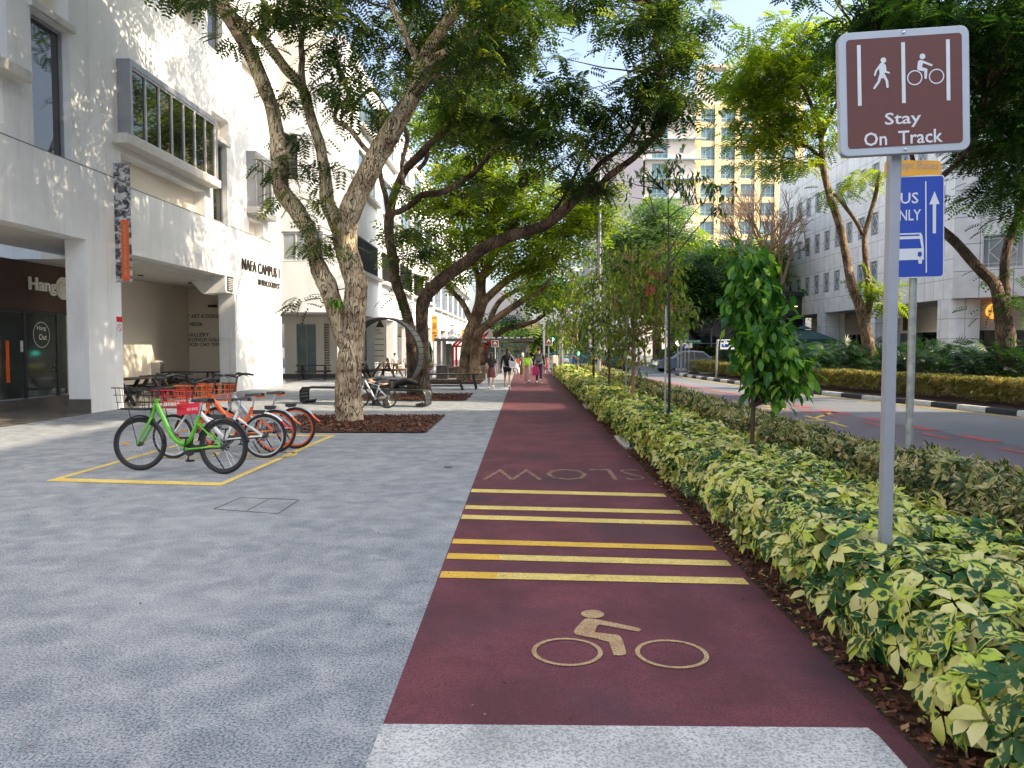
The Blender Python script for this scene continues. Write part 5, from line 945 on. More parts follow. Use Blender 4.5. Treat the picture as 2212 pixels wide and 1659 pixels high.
sapling('sapling with dark hanging crown low over the yellow shrubs', 1281, 610, 2.5, .05, [(1280, 640, 0, 45, 45, .9, 40), (1275, 700, 0, 40, 40, .8, 34), (1270, 750, 0, 36, 25, .8, 22), (1300, 600, 0, 36, 30, .8, 16)], L1q, 'leaf_olive', (.17, .26), 7, 55, sp=.34, droop=.6)
sapling('farthest sapling with reddish stem near the traffic signal', 1246, 600, 2.5, .05, [(1235, 660, 0, 42, 45, 1.1, 36), (1215, 700, 0, 36, 36, 1, 26), (1255, 620, 0, 34, 36, 1, 20), (1225, 745, 0, 26, 22, .8, 10), (1240, 590, 0, 26, 22, .8, 8)], L1q, 'leaf_olive', (.2, .32), 7, 56, bark='bark_mid', sp=.44, droop=.6)
b = MB(); rs0 = random.Random(4)
T, F, uv = L1q; n = 9; cpos = D(1405, 600, 13.3); P = np.array([tuple(cpos+Vector((rs0.uniform(-.08, .1), 0, rs0.uniform(-.22, .2)))) for _ in range(n)])
V, F, lf = inst(T, F, uv, P, np.array([(rs0.uniform(-.3, .3), rs0.uniform(-.3, .3), -1) for _ in range(n)]), np.array([(rs0.uniform(-1, 1), 1, 0) for _ in range(n)]), np.full(n, .17), np.array([rs0.random() for _ in range(n)]))
tag(npmesh('dead_leaves', V, F, 'leaf_red_dry', lf=lf), 'dry dark red leaf bunch hanging beside the thin dark sapling', 'dead leaves')
# ------------------------------------------------------------------ ground planting
rs = np.random.RandomState(77)
def hedge_np(name, label, x0, x1, y0, y1, h, dens, tmpl, leaf, size, parent=None, top=.35, xf=None, seed=1, hnoise=.08, kind=None, cat=None, sides=True, tiltn=.45, group=None, side_d=.7):
    rs = np.random.RandomState(seed); A = (x1-x0)*(y1-y0); n = int(A*dens); Y = y0+rs.uniform(0, 1, n)*(y1-y0); U = rs.uniform(0, 1, n); X = x0+U*(x1-x0)
    e = np.minimum(U, 1-U)*(x1-x0); hh = h*np.clip(.55+e/.3, .55, 1)+hnoise*(np.sin(X*5.1+Y*2.3)+np.sin(Y*3.7-X*2.9)+np.sin(Y*9.1+X*7)*.6)*.5; Z = hh-rs.exponential(.05, n)
    NX = np.where(e < .22, np.where(U < .5, -1, 1)*(1-e/.22), 0); Nv = np.stack([NX*.9, rs.randn(n)*.05-.08, np.ones(n)], 1)
    if sides:
        m = int((y1-y0)*h*dens*side_d)
        for sd, xx in ((-1, x0), (1, x1)):
            Ys = y0+rs.uniform(0, 1, m)*(y1-y0); Zs = rs.uniform(.12, 1, m)**.8*h; Xs = xx-sd*(-.02)*0+(-sd)*rs.exponential(.05, m)*1+sd*.03*np.sin(Ys*6+Zs*9)-sd*.10*(1-Zs/h)
            X = np.r_[X, Xs]; Y = np.r_[Y, Ys]; Z = np.r_[Z, Zs]; Nv = np.r_[Nv, np.stack([np.full(m, sd*1.), rs.randn(m)*.2, np.full(m, .65)], 1)]
        m = int((x1-x0)*h*dens*side_d); X = np.r_[X, rs.uniform(x0, x1, m)]; Y = np.r_[Y, y0+rs.exponential(.05, m)]; Z = np.r_[Z, rs.uniform(.1, 1, m)*h]; Nv = np.r_[Nv, np.stack([rs.randn(m)*.2, np.full(m, -1.), np.full(m, .6)], 1)]
    n = len(X); Nv = nrm(Nv)+rs.randn(n, 3)*tiltn*.6; Nv[:, 2] = np.abs(Nv[:, 2]); tmpls = tmpl if isinstance(tmpl, list) else [tmpl]
    if xf is not None: X = X+np.interp(Y, xf[0], xf[1])
    Xd = np.cross(Nv, rs.randn(n, 3)); P = np.stack([X, Y, Z], 1)
    if size.__class__ is tuple: sc = rs.uniform(size[0], size[1], n)
    rn = np.clip(rs.beta(1.3, 1.3, n)+.10*np.sin(X*4+Y*3), 0, 1); which = rs.randint(0, len(tmpls), n); VV = []; FF = []; LL = []; b0 = 0
    for ti, (T, F, uv) in enumerate(tmpls):
        s_ = which == ti; V, Fo, lf = inst(T, F, uv, P[s_], Xd[s_], Nv[s_], sc[s_], rn[s_]); k_ = len(T); lv = rs.uniform(-.16, .16, (len(V)//k_, 6)); lid = np.minimum(np.arange(k_)*6//k_, 5)
        lf = lf.reshape(-1, k_, 4); lf[:, :, 2] = np.clip(lf[:, :, 2]+lv[:, lid], 0, 1); VV.append(V); FF.append(Fo+b0); LL.append(lf.reshape(-1, 4)); b0 += len(V)
    return npmesh(name, np.concatenate(VV), np.concatenate(FF), leaf, parent, np.concatenate(LL), smooth=False)
rr = np.random.RandomState(3)
ROS = [compose(leaf_t(w=w_, droop=d_, fold=.14), n_, t_, rr) for w_, d_, n_, t_ in ((.60, .45, 6, .15), (.66, .6, 5, 0.), (.55, .3, 6, .35), (.64, .75, 5, -.2), (.58, .5, 4, .5))]; ROSs = [compose(leaf_t(w=.62, droop=d_, simple=True), 6, t_, rr) for d_, t_ in ((.3, .2), (.6, 0), (.2, .45))]; ROS3 = compose(leaf_t(w=.36, droop=.25, fold=.1), 7, .55, rr); ROS3s = compose(leaf_t(w=.4, droop=.2, simple=True), 6, .5, rr)
gc = emp('variegated_shrubs', (1.7, 2, 0), 'bed of cream and green variegated shrubs along the red track', 'shrub bed'); gc['kind'] = 'stuff'
for (y0, y1, dn, tm, sz, sd) in ((1.9, 5.0, 140, ROS, (.075, .135), 61), (5.0, 9.0, 140, ROS, (.07, .125), 62), (9.0, 17, 150, ROSs, (.08, .12), 63), (17, 30, 95, ROSs, (.10, .15), 64), (30, 47, 55, ROSs, (.14, .2), 65)):
    xo = 1.78 if y0 < 9 else 1.74
    xe = 3.15 if y0 < 9 else 2.95
    hedge_np('leaves', '', xo-.03, xe, y0, y1, .53, dn, tm, 'leaf_variegated', sz, gc, seed=sd, hnoise=.05)
for o in KIDS[gc.name]: o.location = (-1.7, -2, 0)
cb = MB(); rs0 = random.Random(8)
for k in range(420):
    y = 2+(rs0.random()**1.5)*20; x = rs0.uniform(1.82, 3.1); h_ = rs0.uniform(.25, .42); cb.tube([(x, y, 0), (x+rs0.uniform(-.05, .05), y+rs0.uniform(-.05, .05), h_*.5), (x+rs0.uniform(-.1, .1), y+rs0.uniform(-.1, .1), h_)], [.006, .005, .003], 4, cap=False)
o = cb.build('stems', 'stem_pale', gc); o.location = (-1.7, -2, 0)
ch = emp('croton_hedge', (3.8, 2, 0), 'taller dull green and beige mottled hedge between the variegated shrubs and the road', 'hedge'); ch['kind'] = 'stuff'
for (y0, y1, dn, tm, sz, sd) in ((3.5, 8, 210, ROS3, (.07, .11), 71), (8, 16, 170, ROS3s, (.075, .12), 72), (16, 30, 110, ROS3s, (.10, .15), 73), (30, 47, 60, ROS3s, (.14, .2), 74)):
    hedge_np('leaves', '', 3.45, 4.15, y0, y1, .66 if y0 < 8 else .55, dn, tm, 'leaf_croton', sz, ch, seed=sd, hnoise=.06, side_d=.85)
for o in KIDS[ch.name]: o.location = (-3.8, -2, 0)
cb = MB()
for k in range(900):
    y = 3.6+(rs0.random()**1.3)*26; x = rs0.uniform(3.42, 4.2); h_ = rs0.uniform(.35, .62); cb.tube([(x, y, 0), (x+rs0.uniform(-.06, .06), y+rs0.uniform(-.06, .06), h_*.5), (x+rs0.uniform(-.12, .12), y+rs0.uniform(-.12, .12), h_)], [.007, .006, .003], 4, cap=False)
o = cb.build('stems', 'stem_brown', ch); o.location = (-3.8, -2, 0)
# clipped hedge and palms across the road follow the kerb
fy = [p[1] for p in far]; fx = [p[0] for p in far]
hh = emp('clipped_hedge', (11, 20, .1), 'long clipped yellow green hedge behind the far kerb', 'hedge'); hh['kind'] = 'stuff'
for (y0, y1, dn, sd) in ((8, 22, 330, 81), (22, 46, 260, 82)):
    o = hedge_np('leaves', '', 1.25, 2.35, y0, y1, .68, dn, ROS3s, 'leaf_hedge_far', (.07, .11), hh, xf=(fy, fx), seed=sd, hnoise=.03, side_d=1.0)
    o.location = (-11, -20, 0)
o = hedge_np('leaves', '', 10.2, 40, 47.6, 49, .68, 120, ROS3s, 'leaf_hedge_far', (.09, .14), hh, seed=83, hnoise=.03); o.location = (-11, -20, 0)
hh2 = emp('clipped_hedge', (12, 57, .1), 'low hedge beyond the side street', 'hedge'); hh2['kind'] = 'stuff'
o = hedge_np('leaves', '', 11.2, 40, 56, 58, .75, 110, ROS3s, 'leaf_hedge_far', (.12, .18), hh2, seed=84, hnoise=.05); o.location = (-12, -57, 0)
fan = []; 
Tb = []; Fb = []; Ub = []
for i in range(8):
    q = -1.25+2.5*i/7; c_, s_ = math.cos(q), math.sin(q); b0 = len(Tb); L_ = 1-.12*abs(q)
    for (x, y) in ((.05, 0), (.5, -.055), (1, 0), (.5, .055)): x *= L_; Tb.append((x*c_-y*s_, x*s_+y*c_, -.28*x*x)); Ub.append((.9, x))
    Fb.append((b0, b0+1, b0+2, b0+3))
FAN = (np.array(Tb), np.array(Fb), np.array(Ub))
pz = emp('palm_shrubs', (13, 26, .1), 'dark green lady palm shrubs massed between the clipped hedge and the building', 'palm shrubs'); pz['kind'] = 'stuff'
for (y0, y1, n, sd, lx, hx) in ((10, 47, 5200, 91, 2.6, 1.72), (50, 60, 700, 92, 4.5, 1.5)):
    rs = np.random.RandomState(sd); Y = rs.uniform(y0, y1, n); U = rs.uniform(0, 1, n); X = np.interp(Y, fy, fx)+lx+U*2.6
    if y0 == 50: X = rs.uniform(12.5, 26, n); Y = rs.uniform(58.2, 60.5, n)
    hgt = hx*(.85+.12*np.sin(Y*1.7)+.1*np.sin(Y*4.3+X*2)); Z = .1+hgt*rs.uniform(.25, 1, n)**.6
    Xd = np.stack([rs.randn(n)-.5, rs.randn(n), rs.uniform(-.1, 1.0, n)], 1); V, F, lf = inst(*FAN, np.stack([X, Y, Z], 1), Xd, np.stack([rs.randn(n)*.4, rs.randn(n)*.4-.2, np.ones(n)], 1), rs.uniform(.28, .46, n), rs.beta(1.5, 2, n))
    o = npmesh('fronds', V, F, 'leaf_palm', pz, lf); o.location = (-13, -26, -.1)
b = MB(); rs0 = random.Random(9)
for k in range(260):
    y = rs0.uniform(12, 46); x = float(np.interp(y, fy, fx))+2.8+rs0.uniform(0, 2.2); b.tube([(x, y, 0), (x, y, rs0.uniform(.6, 1.3))], .014, 4, cap=False)
o = b.build('canes', 'stem_brown', pz); o.location = (-13, -26, 0)
ws = emp('side_shrubs', (13, 56, 0), 'mixed green bushes behind the low hedge across the side street', 'shrubs'); ws['kind'] = 'stuff'
o = hedge_np('leaves', '', 11.0, 16, 58.5, 62, 1.3, 120, ROS3s, 'leaf_tree', (.16, .26), ws, seed=95, hnoise=.3); o.location = (-13, -56, 0)
# epiphytic fern on the first trunk
rs = np.random.RandomState(2)
def fern(lab, px, n, L, leaf='leaf_glossy'):
    p = D(*px); q = rs.uniform(-2.6, .4, n); X = np.stack([np.cos(q), np.sin(q)-.4, rs.uniform(-.5, .9, n)], 1); V, F, lf = inst(*leaf_t(w=.22, droop=.5), np.tile(np.array(p), (n, 1))+rs.randn(n, 3)*.03, X, np.tile([0, 0, 1.], (n, 1)), rs.uniform(L*.6, L, n), rs.uniform(0, 1, n))
    tag(npmesh('fern', V, F, leaf, lf=lf), lab, 'fern', 'ferns on the first trunk')
fern('bright green fern growing on the first trunk above head height', (728, 652, 17.15), 16, .36); fern('small green sprout at the fork of the first tree', (728, 460, 17.1), 10, .2, 'leaf_soft')
# ------------------------------------------------------------------ signs near the camera
def rrect(w_, h_, r_, n=6):
    P = []
    for cx, cy, a in ((w_/2-r_, h_/2-r_, 0), (-w_/2+r_, h_/2-r_, 90), (-w_/2+r_, -h_/2+r_, 180), (w_/2-r_, -h_/2+r_, 270)):
        for k in range(n+1): q = R(a+90*k/n); P.append((cx+r_*math.cos(q), cy+r_*math.sin(q)))
    return P
def flat(mb, pts, y0, y1=None):
    """pts (x,z) polygon in the local sign plane, front at y0 (towards -y)"""
    P = [(p[0], y0, p[1]) for p in pts]
    if y1 is None: mb.add(P, [tuple(range(len(P)))])
    else: mb.prism(P, (0, y1-y0, 0))
def ringf(mb, cx, cz, ro, ri, y, n=36):
    for k in range(n):
        q = 2*PI*k/n; q2 = 2*PI*(k+1)/n; mb.quad(*[(cx+r_*math.cos(e), y, cz+r_*math.sin(e)) for r_, e in ((ro, q), (ro, q2), (ri, q2), (ri, q))])
def cap(mb, a, b, ra, rb, y, n=8):
    """rounded stroke from a to b"""
    d = math.atan2(b[1]-a[1], b[0]-a[0]); P = [(a[0]+ra*math.cos(d+PI/2+PI*k/n), y, a[1]+ra*math.sin(d+PI/2+PI*k/n)) for k in range(n+1)]+[(b[0]+rb*math.cos(d-PI/2+PI*k/n), y, b[1]+rb*math.sin(d-PI/2+PI*k/n)) for k in range(n+1)]
    mb.add(P, [tuple(range(len(P)))])
Ys = 4.6; sc_ = Ys/FPX; ctr = D(1941, 206, Ys); px0 = D(1913, 1190, Ys).x+.012
sg = emp('track_sign', (px0, Ys+.05, 0), 'large brown sign reading Stay On Track on a square grey post in the shrubs', 'sign')
k = MB(); k.box((.006, 0, ctr.z/2), (.062, .062, ctr.z)); k.build('post', 'grey_paint', sg, bevel=.004)
pnl = bpy.data.objects.new('panel_mount', None)
W_ = 262*sc_; H_ = 254*sc_
def mkpanel(name, mb, m, parent, mt, smooth=False, bevel=0):
    o = mb.build(name, m, parent, bevel=bevel); o.matrix_local = mt; return o
mt = Matrix.Translation(Vector((ctr.x-px0, -.10, ctr.z))) @ Matrix.Rotation(R(2.3), 4, 'Y').inverted() @ Matrix.Rotation(R(-3), 4, 'Z')
k = MB(); flat(k, rrect(W_, H_, .05), -.02, .03); pan = mkpanel('sign_panel', k, 'sign_silver', sg, mt, bevel=.004)
I_ = Matrix.Identity(4)
k = MB(); flat(k, rrect(W_-.085, H_-.085, .02), -.0225); br_ = mkpanel('sign_face', k, 'brown_sign', pan, I_)
q = lambda x, y: ((x-945)/FPX*Ys*.2315, (875-y)/FPX*Ys*.2315)   # zoomed sign pixels -> sign plane
k = MB(); yy = -.025
for x in (553, 937, 1323): cap(k, q(x, 445), q(x, 980), .0105, .0105, yy, 1)
for cx, cy, r_ in ((765, 592, .016), (1103, 580, .016)): flat(k, [(q(cx, cy)[0]+r_*math.cos(2*PI*i/20), q(cx, cy)[1]+r_*math.sin(2*PI*i/20)) for i in range(20)], yy)
cap(k, q(752, 640), q(752, 730), 0.0172, 0.0135, yy-.0002); cap(k, q(728, 645), q(700, 680), 0.0062, 0.0057, yy-.0004); cap(k, q(700, 680), q(688, 718), 0.0057, 0.0052, yy-.0006)
cap(k, q(775, 640), q(782, 695), 0.0068, 0.0057, yy-.0004); cap(k, q(782, 695), q(812, 705), 0.0057, 0.0047, yy-.0006)
cap(k, q(738, 725), q(720, 780), 0.0088, 0.0068, yy-.0004); cap(k, q(720, 780), q(682, 832), 0.0068, 0.0062, yy-.0006); cap(k, q(765, 725), q(792, 775), 0.0088, 0.0068, yy-.0008); cap(k, q(792, 775), q(796, 828), 0.0073, 0.0068, yy-.001)
cap(k, q(1085, 632), q(1075, 680), 0.0146, 0.0125, yy-.0002); cap(k, q(1100, 625), q(1180, 662), 0.0068, 0.0057, yy-.0004); cap(k, q(1075, 685), q(1130, 700), 0.0114, 0.0083, yy-.0006); cap(k, q(1130, 700), q(1127, 770), 0.0088, 0.0068, yy-.0008)
for cx in (1033, 1221): ringf(k, *q(cx, 763), 0.0426, 0.0359, yy-.0011)
sy = mkpanel('symbols', k, 'white_vinyl', pan, I_)
a = q(770, 1165); t_ = text('Stay', (a[0], -.0235, q(0, 1195)[1]), (1, 0, 0), (0, 0, 1), .202, .088, 'white_vinyl', 'lettering', pan, .001, bold=.012); 
a = q(585, 1340); text('On  Track', (a[0], -.0235, q(0, 1343)[1]), (1, 0, 0), (0, 0, 1), .439, .078, 'white_vinyl', 'lettering', pan, .001, bold=.012)
k = MB()
for x, y in ((0, H_/2-.021), (0, -H_/2+.021)): k.lathe([(.008, 0), (.008, -.006), (.001, -.008)], (x, -.02, y), 10, 'Y')
mkpanel('bolts', k, 'chrome', pan, I_)
Yb = 7.9; s_b = Yb/FPX; pb = D(1974, 800, Yb).x
bs = emp('bus_lane_sign', (pb, Yb, 0), 'blue bus lane sign with white arrow on a round galvanised post behind the brown sign', 'sign')
k = MB(); k.lathe([(.038, 0), (.038, D(1975, 370, Yb).z), (.001, D(1975, 370, Yb).z+.005)], (0, .06, 0), 16); k.build('post', 'galvanised', bs, smooth=True)
c1 = D(1975, 490.5, Yb); w1 = 121*s_b; h1 = 215*s_b
mt = Matrix.Translation(Vector((c1.x-pb, 0, c1.z))) @ Matrix.Rotation(R(-1.2), 4, 'Y') @ Matrix.Rotation(R(-4), 4, 'Z')
k = MB(); flat(k, rrect(w1, h1, .035), -.004, .012); p1 = mkpanel('sign_panel', k, 'white_vinyl', bs, mt)
k = MB(); flat(k, rrect(w1-.022, h1-.022, .03), -.0065); mkpanel('sign_face', k, 'blue_sign', p1, I_)
k = MB(); y_ = -.009; cap(k, (.105, h1/2-.06), (.115, -h1/2+.05), .006, .006, y_, 1); cap(k, (.19, .22), (.19, -.07), .016, .016, y_, 1)
flat(k, [(.14, .22), (.24, .22), (.19, .35)], y_-.0004)
flat(k, [(-.26, -.05), (-.235, -.06), (.06, -.06), (.075, -.09), (.09, -.22), (.09, -.33), (-.27, -.33), (-.27, -.1)], y_)
for x in (-.2, .055): flat(k, [(x-.02, -.33), (x+.02, -.33), (x+.015, -.37), (x-.015, -.37)], y_)
sy = mkpanel('symbols', k, 'white_vinyl', p1, I_)
k = MB(); flat(k, [(-.23, -.075), (.045, -.075), (.05, -.09), (-.235, -.09)], y_-.001); flat(k, [(-.235, -.12), (.05, -.12), (.068, -.215), (-.245, -.215)], y_-.001); flat(k, [(.05+.021*math.cos(2*PI*i/16), -.275+.027*math.sin(2*PI*i/16)) for i in range(16)], y_-.001); mkpanel('bus_windows', k, 'blue_sign', p1, I_)
text('BUS', (-.225, -.0085, .235), (1, 0, 0), (0, 0, 1), .26, .11, 'white_vinyl', 'lettering', p1, .001, bold=.01); text('ONLY', (-.245, -.0085, .065), (1, 0, 0), (0, 0, 1), .305, .11, 'white_vinyl', 'lettering', p1, .001, bold=.01)
c2 = D(1972, 363.5, Yb); k = MB(); flat(k, rrect(118*s_b, 33*s_b, .045), -.004, .012)
p2 = mkpanel('top_plate', k, 'orange_sign', bs, Matrix.Translation(Vector((c2.x-pb, 0, c2.z))) @ Matrix.Rotation(R(1.2), 4, 'Y'))
text('except Buses', (-.25, -.0045, -.035), (1, 0, 0), (0, 0, 1), .50, .105, 'faded_letter', 'lettering', p2, .001, bold=.02)
def warnsign(x0, x1, y0, y1, ybase, Y, lab):
    a = D(x0, y0, Y); c = D(x1, y1, Y); o = emp('warning_sign', ((a.x+c.x)/2, Y, 0), lab, 'sign', 'brown warning signs at the end of the track'); w_ = c.x-a.x; h_ = a.z-c.z; z = c.z+h_/2
    k = MB(); k.tube([(0, .03, 0), (0, .03, a.z)], .035, 8); k.build('post', 'grey_paint', o)
    k = MB(); flat(k, [(p[0], p[1]+z) for p in rrect(w_, h_, .03)], -.02, .0); p = k.build('sign_panel', 'white_vinyl', o)
    k = MB(); flat(k, [(p_[0], p_[1]+z) for p_ in rrect(w_*.9, h_*.92, .02)], -.023); k.build('sign_face', 'brown_sign', p)
    k = MB(); flat(k, [(-w_*.27, z-.06*h_), (w_*.27, z-.06*h_), (0, z+.36*h_)], -.027); k.build('triangle', 'white_vinyl', p)
    k = MB(); ringf(k, 0, z+.04*h_, .04, .0, -.03, 8); k.build('triangle_symbol', 'brown_sign', p)
    text('Give Way', (-w_*.32, -.026, z-.24*h_), (1, 0, 0), (0, 0, 1), w_*.64, .08*h_, 'white_vinyl', 'lettering', p, .001); text('To Pedestrians', (-w_*.38, -.026, z-.40*h_), (1, 0, 0), (0, 0, 1), w_*.76, .08*h_, 'white_vinyl', 'lettering', p, .001)
warnsign(1062, 1077, 735.5, 749.5, 830, 44, 'small brown warning sign with a white triangle, left one beside the bus shelter')
warnsign(1176.5, 1193.5, 729.5, 746, 830, 44, 'small brown warning sign with a white triangle to the right of the black backpack walker')

# ------------------------------------------------------------------ bicycles
def torus(mb, c, R_, r_, n=40, m_=8, sx=1.): mb.tube([(c[0]+R_*math.cos(2*PI*i/n), c[1], c[2]+R_*math.sin(2*PI*i/n)) for i in range(n)], r_, m_, closed=True)
def bicycle(name, label, rear, front, r, frame_m, rim_m, basket_m, tyre=.024, fender=None, style='step', steer=8, text_=None, lean=3, saddle_m='black_paint', group='bicycles parked in the yellow bay', bar_h=1.24, disc=False):
    a = Vector((rear.x, rear.y, 0)); c = Vector((front.x, front.y, 0)); rz = math.atan2(c.y-a.y, c.x-a.x); wb = (c-a).length; s = r/.34
    o = emp(name, (a+c)/2, label, 'bicycle', group, rz); o.rotation_euler = (R(lean), 0, rz)
    xr, xf = -wb/2, wb/2; bb = (xr+.43*wb, 0, .29*s); st = (xr+.29*wb, 0, .72*s); seat = (xr+.26*wb, 0, .83*s); hb = (xf-.15*wb, 0, .72*s); ht = (xf-.20*wb, 0, .85*s)
    def wheel(x, st_=0):
        w_ = MB(); torus(w_, (0, 0, 0), r-tyre, tyre, 44, 8); t = w_.build('wheel', 'rubber', o, smooth=True); t.location = (x, 0, r); t.rotation_euler = (0, 0, R(st_))
        w_ = MB(); n = 44; rr_ = r-2*tyre
        w_.add([(q_*math.cos(2*PI*i/n), y, q_*math.sin(2*PI*i/n)) for i in range(n) for q_, y in ((rr_+.008, -.013), (rr_+.008, .013), (rr_-.016, .011), (rr_-.016, -.011))], [(i*4+e, i*4+(e+1) % 4, ((i+1) % n)*4+(e+1) % 4, ((i+1) % n)*4+e) for i in range(n) for e in range(4)]); w_.build('rim', rim_m, t)
        w_ = MB(); ns = 28
        for i in range(ns):
            q = 2*PI*i/ns; q2 = q+(.5 if i % 2 else -.5); w_.tube([(.03*math.cos(q2), .02 if i % 4 < 2 else -.02, .03*math.sin(q2)), (rr_*math.cos(q), 0, rr_*math.sin(q))], .0022, 3, cap=False)
        w_.build('spokes', 'steel', t); w_ = MB(); w_.lathe([(.01, -.06), (.035, -.045), (.035, .045), (.01, .06)], (0, 0, 0), 12, 'Y'); w_.build('hub', 'frame_dark' if not disc else 'steel', t)
        w_ = MB(); w_.box((rr_*.62, -.004, 0), (.10, .012, .03)); w_.build('reflector', 'amber', t, bevel=.004)
        return t
    wheel(xr); wfr = wheel(xf, steer)
    f = MB(); tr = .023*s
    if style == 'step':
        f.tube(*catmull([ht, (ht[0]-.09*wb, 0, .66*s), (bb[0]+.19*wb, 0, .47*s), (bb[0]+.08*wb, 0, .37*s), (bb[0]+.0*wb, 0, .38*s), (st[0]+.06*wb, 0, .52*s), st], [.03*s, .034*s, .034*s, .034*s, .032*s, .026*s, .022*s], 5), 10); f.tube([bb, (bb[0]+.06*wb, 0, .31*s)], .022*s, 8)
    else:
        f.tube([ht, bb], .034*s, 10); f.tube([st, bb], .025*s, 10)
        if style == 'road': f.tube([(ht[0], 0, ht[2]-.02), (st[0], 0, st[2]-.02)], .017*s, 8)
        else: f.tube([(ht[0]-.1*wb, 0, .66*s), (st[0]+.03, 0, .48*s)], .018*s, 8)
    f.tube([(ht[0]-.012, 0, ht[2]+.07*s), (hb[0]+.012, 0, hb[2]-.03*s)], .026*s, 10)
    for y in (-.045, .045): f.tube([bb, (xr+.06, y, r+.005), (xr, y, r)], .013*s, 6); f.tube([(st[0], y*.6, st[2]*.86), (xr, y, r)], .011*s, 6)
    fr_ = f.build('frame', frame_m, o, smooth=True)
    if text_:
        A = Vector((ht[0]-.03*wb, -.038*s, .76*s)) if style == 'step' else Vector(ht).lerp(Vector(bb), .22)+Vector((0, -.036*s, -.01)); B = Vector((bb[0]+.16*wb, -.038*s, .48*s)) if style == 'step' else Vector(ht).lerp(Vector(bb), .75)+Vector((0, -.036*s, -.01))
        text(text_[0], B if text_[2] else A, (A-B) if text_[2] else (B-A), Vector((0, -1, 0)).cross((A-B) if text_[2] else (B-A))*-1, (A-B).length, .035*s, text_[1], 'lettering', fr_, .001, bold=.02)
    f = MB(); q = Vector(hb)-Vector(ht)
    for y in (-.05, .05): f.tube(*catmull([(hb[0]+.012, y*.5, hb[2]-.05*s), (hb[0]+.02, y, hb[2]-.10*s), (xf-.01, y, r+.02), (xf, y, r)], [.017*s, .017*s, .013*s, .011*s], 4), 8)
    f.build('fork', frame_m, o, smooth=True)
    f = MB(); top = Vector(ht)+Vector((-.06, 0, bar_h*s-ht[2]-.06)); f.tube([Vector(ht)+Vector((0, 0, .05)), top], .014*s, 8); cs, sn = math.cos(R(steer)), math.sin(R(steer))
    def hbp(x, y, z): return (top.x+x*cs-y*sn, top.y+x*sn+y*cs, top.z+z)
    if style == 'road': f.tube(*catmull([hbp(.1, -.25, 0), hbp(.04, 0, 0), hbp(.1, .25, 0)], [.014]*3, 4), 8)
    else:
        f.tube(*catmull([hbp(-.20, -.30, .03), hbp(-.07, -.26, .05), hbp(.02, -.12, .0), hbp(.03, 0, -.02), hbp(.02, .12, .0), hbp(-.07, .26, .05), hbp(-.20, .30, .03)], [.014]*7, 4), 8)
    hbo = f.build('handlebar', 'frame_dark', o, smooth=True)
    for sy_ in (-1, 1): f = MB(); f.tube(*catmull([hbp(-.02, sy_*.2, .03), hbp(.14, sy_*.12, .02), hbp(.12, sy_*.03, -.16), (ht[0]+.03, sy_*.02, ht[2]-.05), (bb[0]+.1, sy_*.03, .4*s)], [.0035]*5, 5), 5); f.build('cable', 'rubber', hbo)
    for sy_ in (-1, 1):
        f = MB(); g0, g1 = (hbp(-.06, sy_*.27, .05), hbp(-.20, sy_*.30, .03)) if style != 'road' else (hbp(.1, sy_*.2, 0), hbp(.12, sy_*.29, 0)); f.tube([g0, g1], .019, 8); f.build('grip', 'rubber', hbo, smooth=True)
        f = MB(); p_ = hbp(-.03, sy_*.22, .05); f.tube([p_, (p_[0]-.09, p_[1]+sy_*.05, p_[2]-.05)], .007, 6); f.build('brake_lever', 'frame_dark', hbo)
    f = MB(); z0 = seat[2]+.06*s
    for x, w_, z in ((0, 0, 0),):
        P = [(-.13, .075, .02), (-.10, .095, .035), (-.03, .07, .03), (.05, .035, .02), (.14, .02, .012)]; vs = []
        for px_, hw, zz_ in P: vs += [(seat[0]+px_*s, -hw*s, z0), (seat[0]+px_*s, -hw*s*.7, z0+zz_*s+.02), (seat[0]+px_*s, hw*s*.7, z0+zz_*s+.02), (seat[0]+px_*s, hw*s, z0)]
        f.add(vs, [(i*4+j, i*4+(j+1) % 4, (i+1)*4+(j+1) % 4, (i+1)*4+j) for i in range(4) for j in range(4)]+[(0, 1, 2, 3), (19, 18, 17, 16)])
    sd_ = f.build('saddle', 'black_paint', o, smooth=True, bevel=.008)
    if saddle_m != 'black_paint': f = MB(); f.bb((seat[0]-.135*s, -.07*s, z0-.018), (seat[0]-.02*s, .07*s, z0+.004)); f.build('saddle_base', saddle_m, sd_)
    f = MB(); f.tube([(st[0], 0, st[2]-.02), (seat[0], 0, z0)], .014*s, 8); f.build('seat_post', 'chrome', o, smooth=True)
    if basket_m:
        f = MB(); bx = xf+.02; bw = .17; bz0, bz1 = hb[2]+.06*s, hb[2]+.33*s; x0, x1 = ht[0]+.05, ht[0]+.44*s
        for i in range(4):
            t = i/3; z = bz0+(bz1-bz0)*t; e = .02*t*2; f.tube([(x0, -bw-e, z), (x1+e*2, -bw-e, z), (x1+e*2, bw+e, z), (x0, bw+e, z)], .005 if 0 < i < 3 else .008, 5, closed=True)
        for i in range(5): x = x0+(x1-x0)*i/4; f.tube([(x+.03*i/4, -bw-.035, bz1), (x, -bw, bz0), (x, bw, bz0), (x+.03*i/4, bw+.035, bz1)], .005, 4)
        for i in range(1, 5): y = -bw+2*bw*i/5; f.tube([(x1+.035, y*1.1, bz1), (x1, y, bz0), (x0, y, bz0), (x0, y, bz1)], .0042, 4)
        bo_ = f.build('basket', basket_m, o)
        f = MB(); f.bb((x0+.03, -bw+.02, bz0+.008), (x1-.01, bw-.02, bz0+.02)); f.build('basket_floor', 'slat_grey', bo_); f = MB(); f.tube([(x0+.04, 0, bz0), (hb[0]+.03, 0, hb[2])], .009, 6); f.tube([(x1-.06, .05, bz0), (xf, .06, r+.02)], .006, 6); f.build('basket_stay', 'frame_dark', bo_)
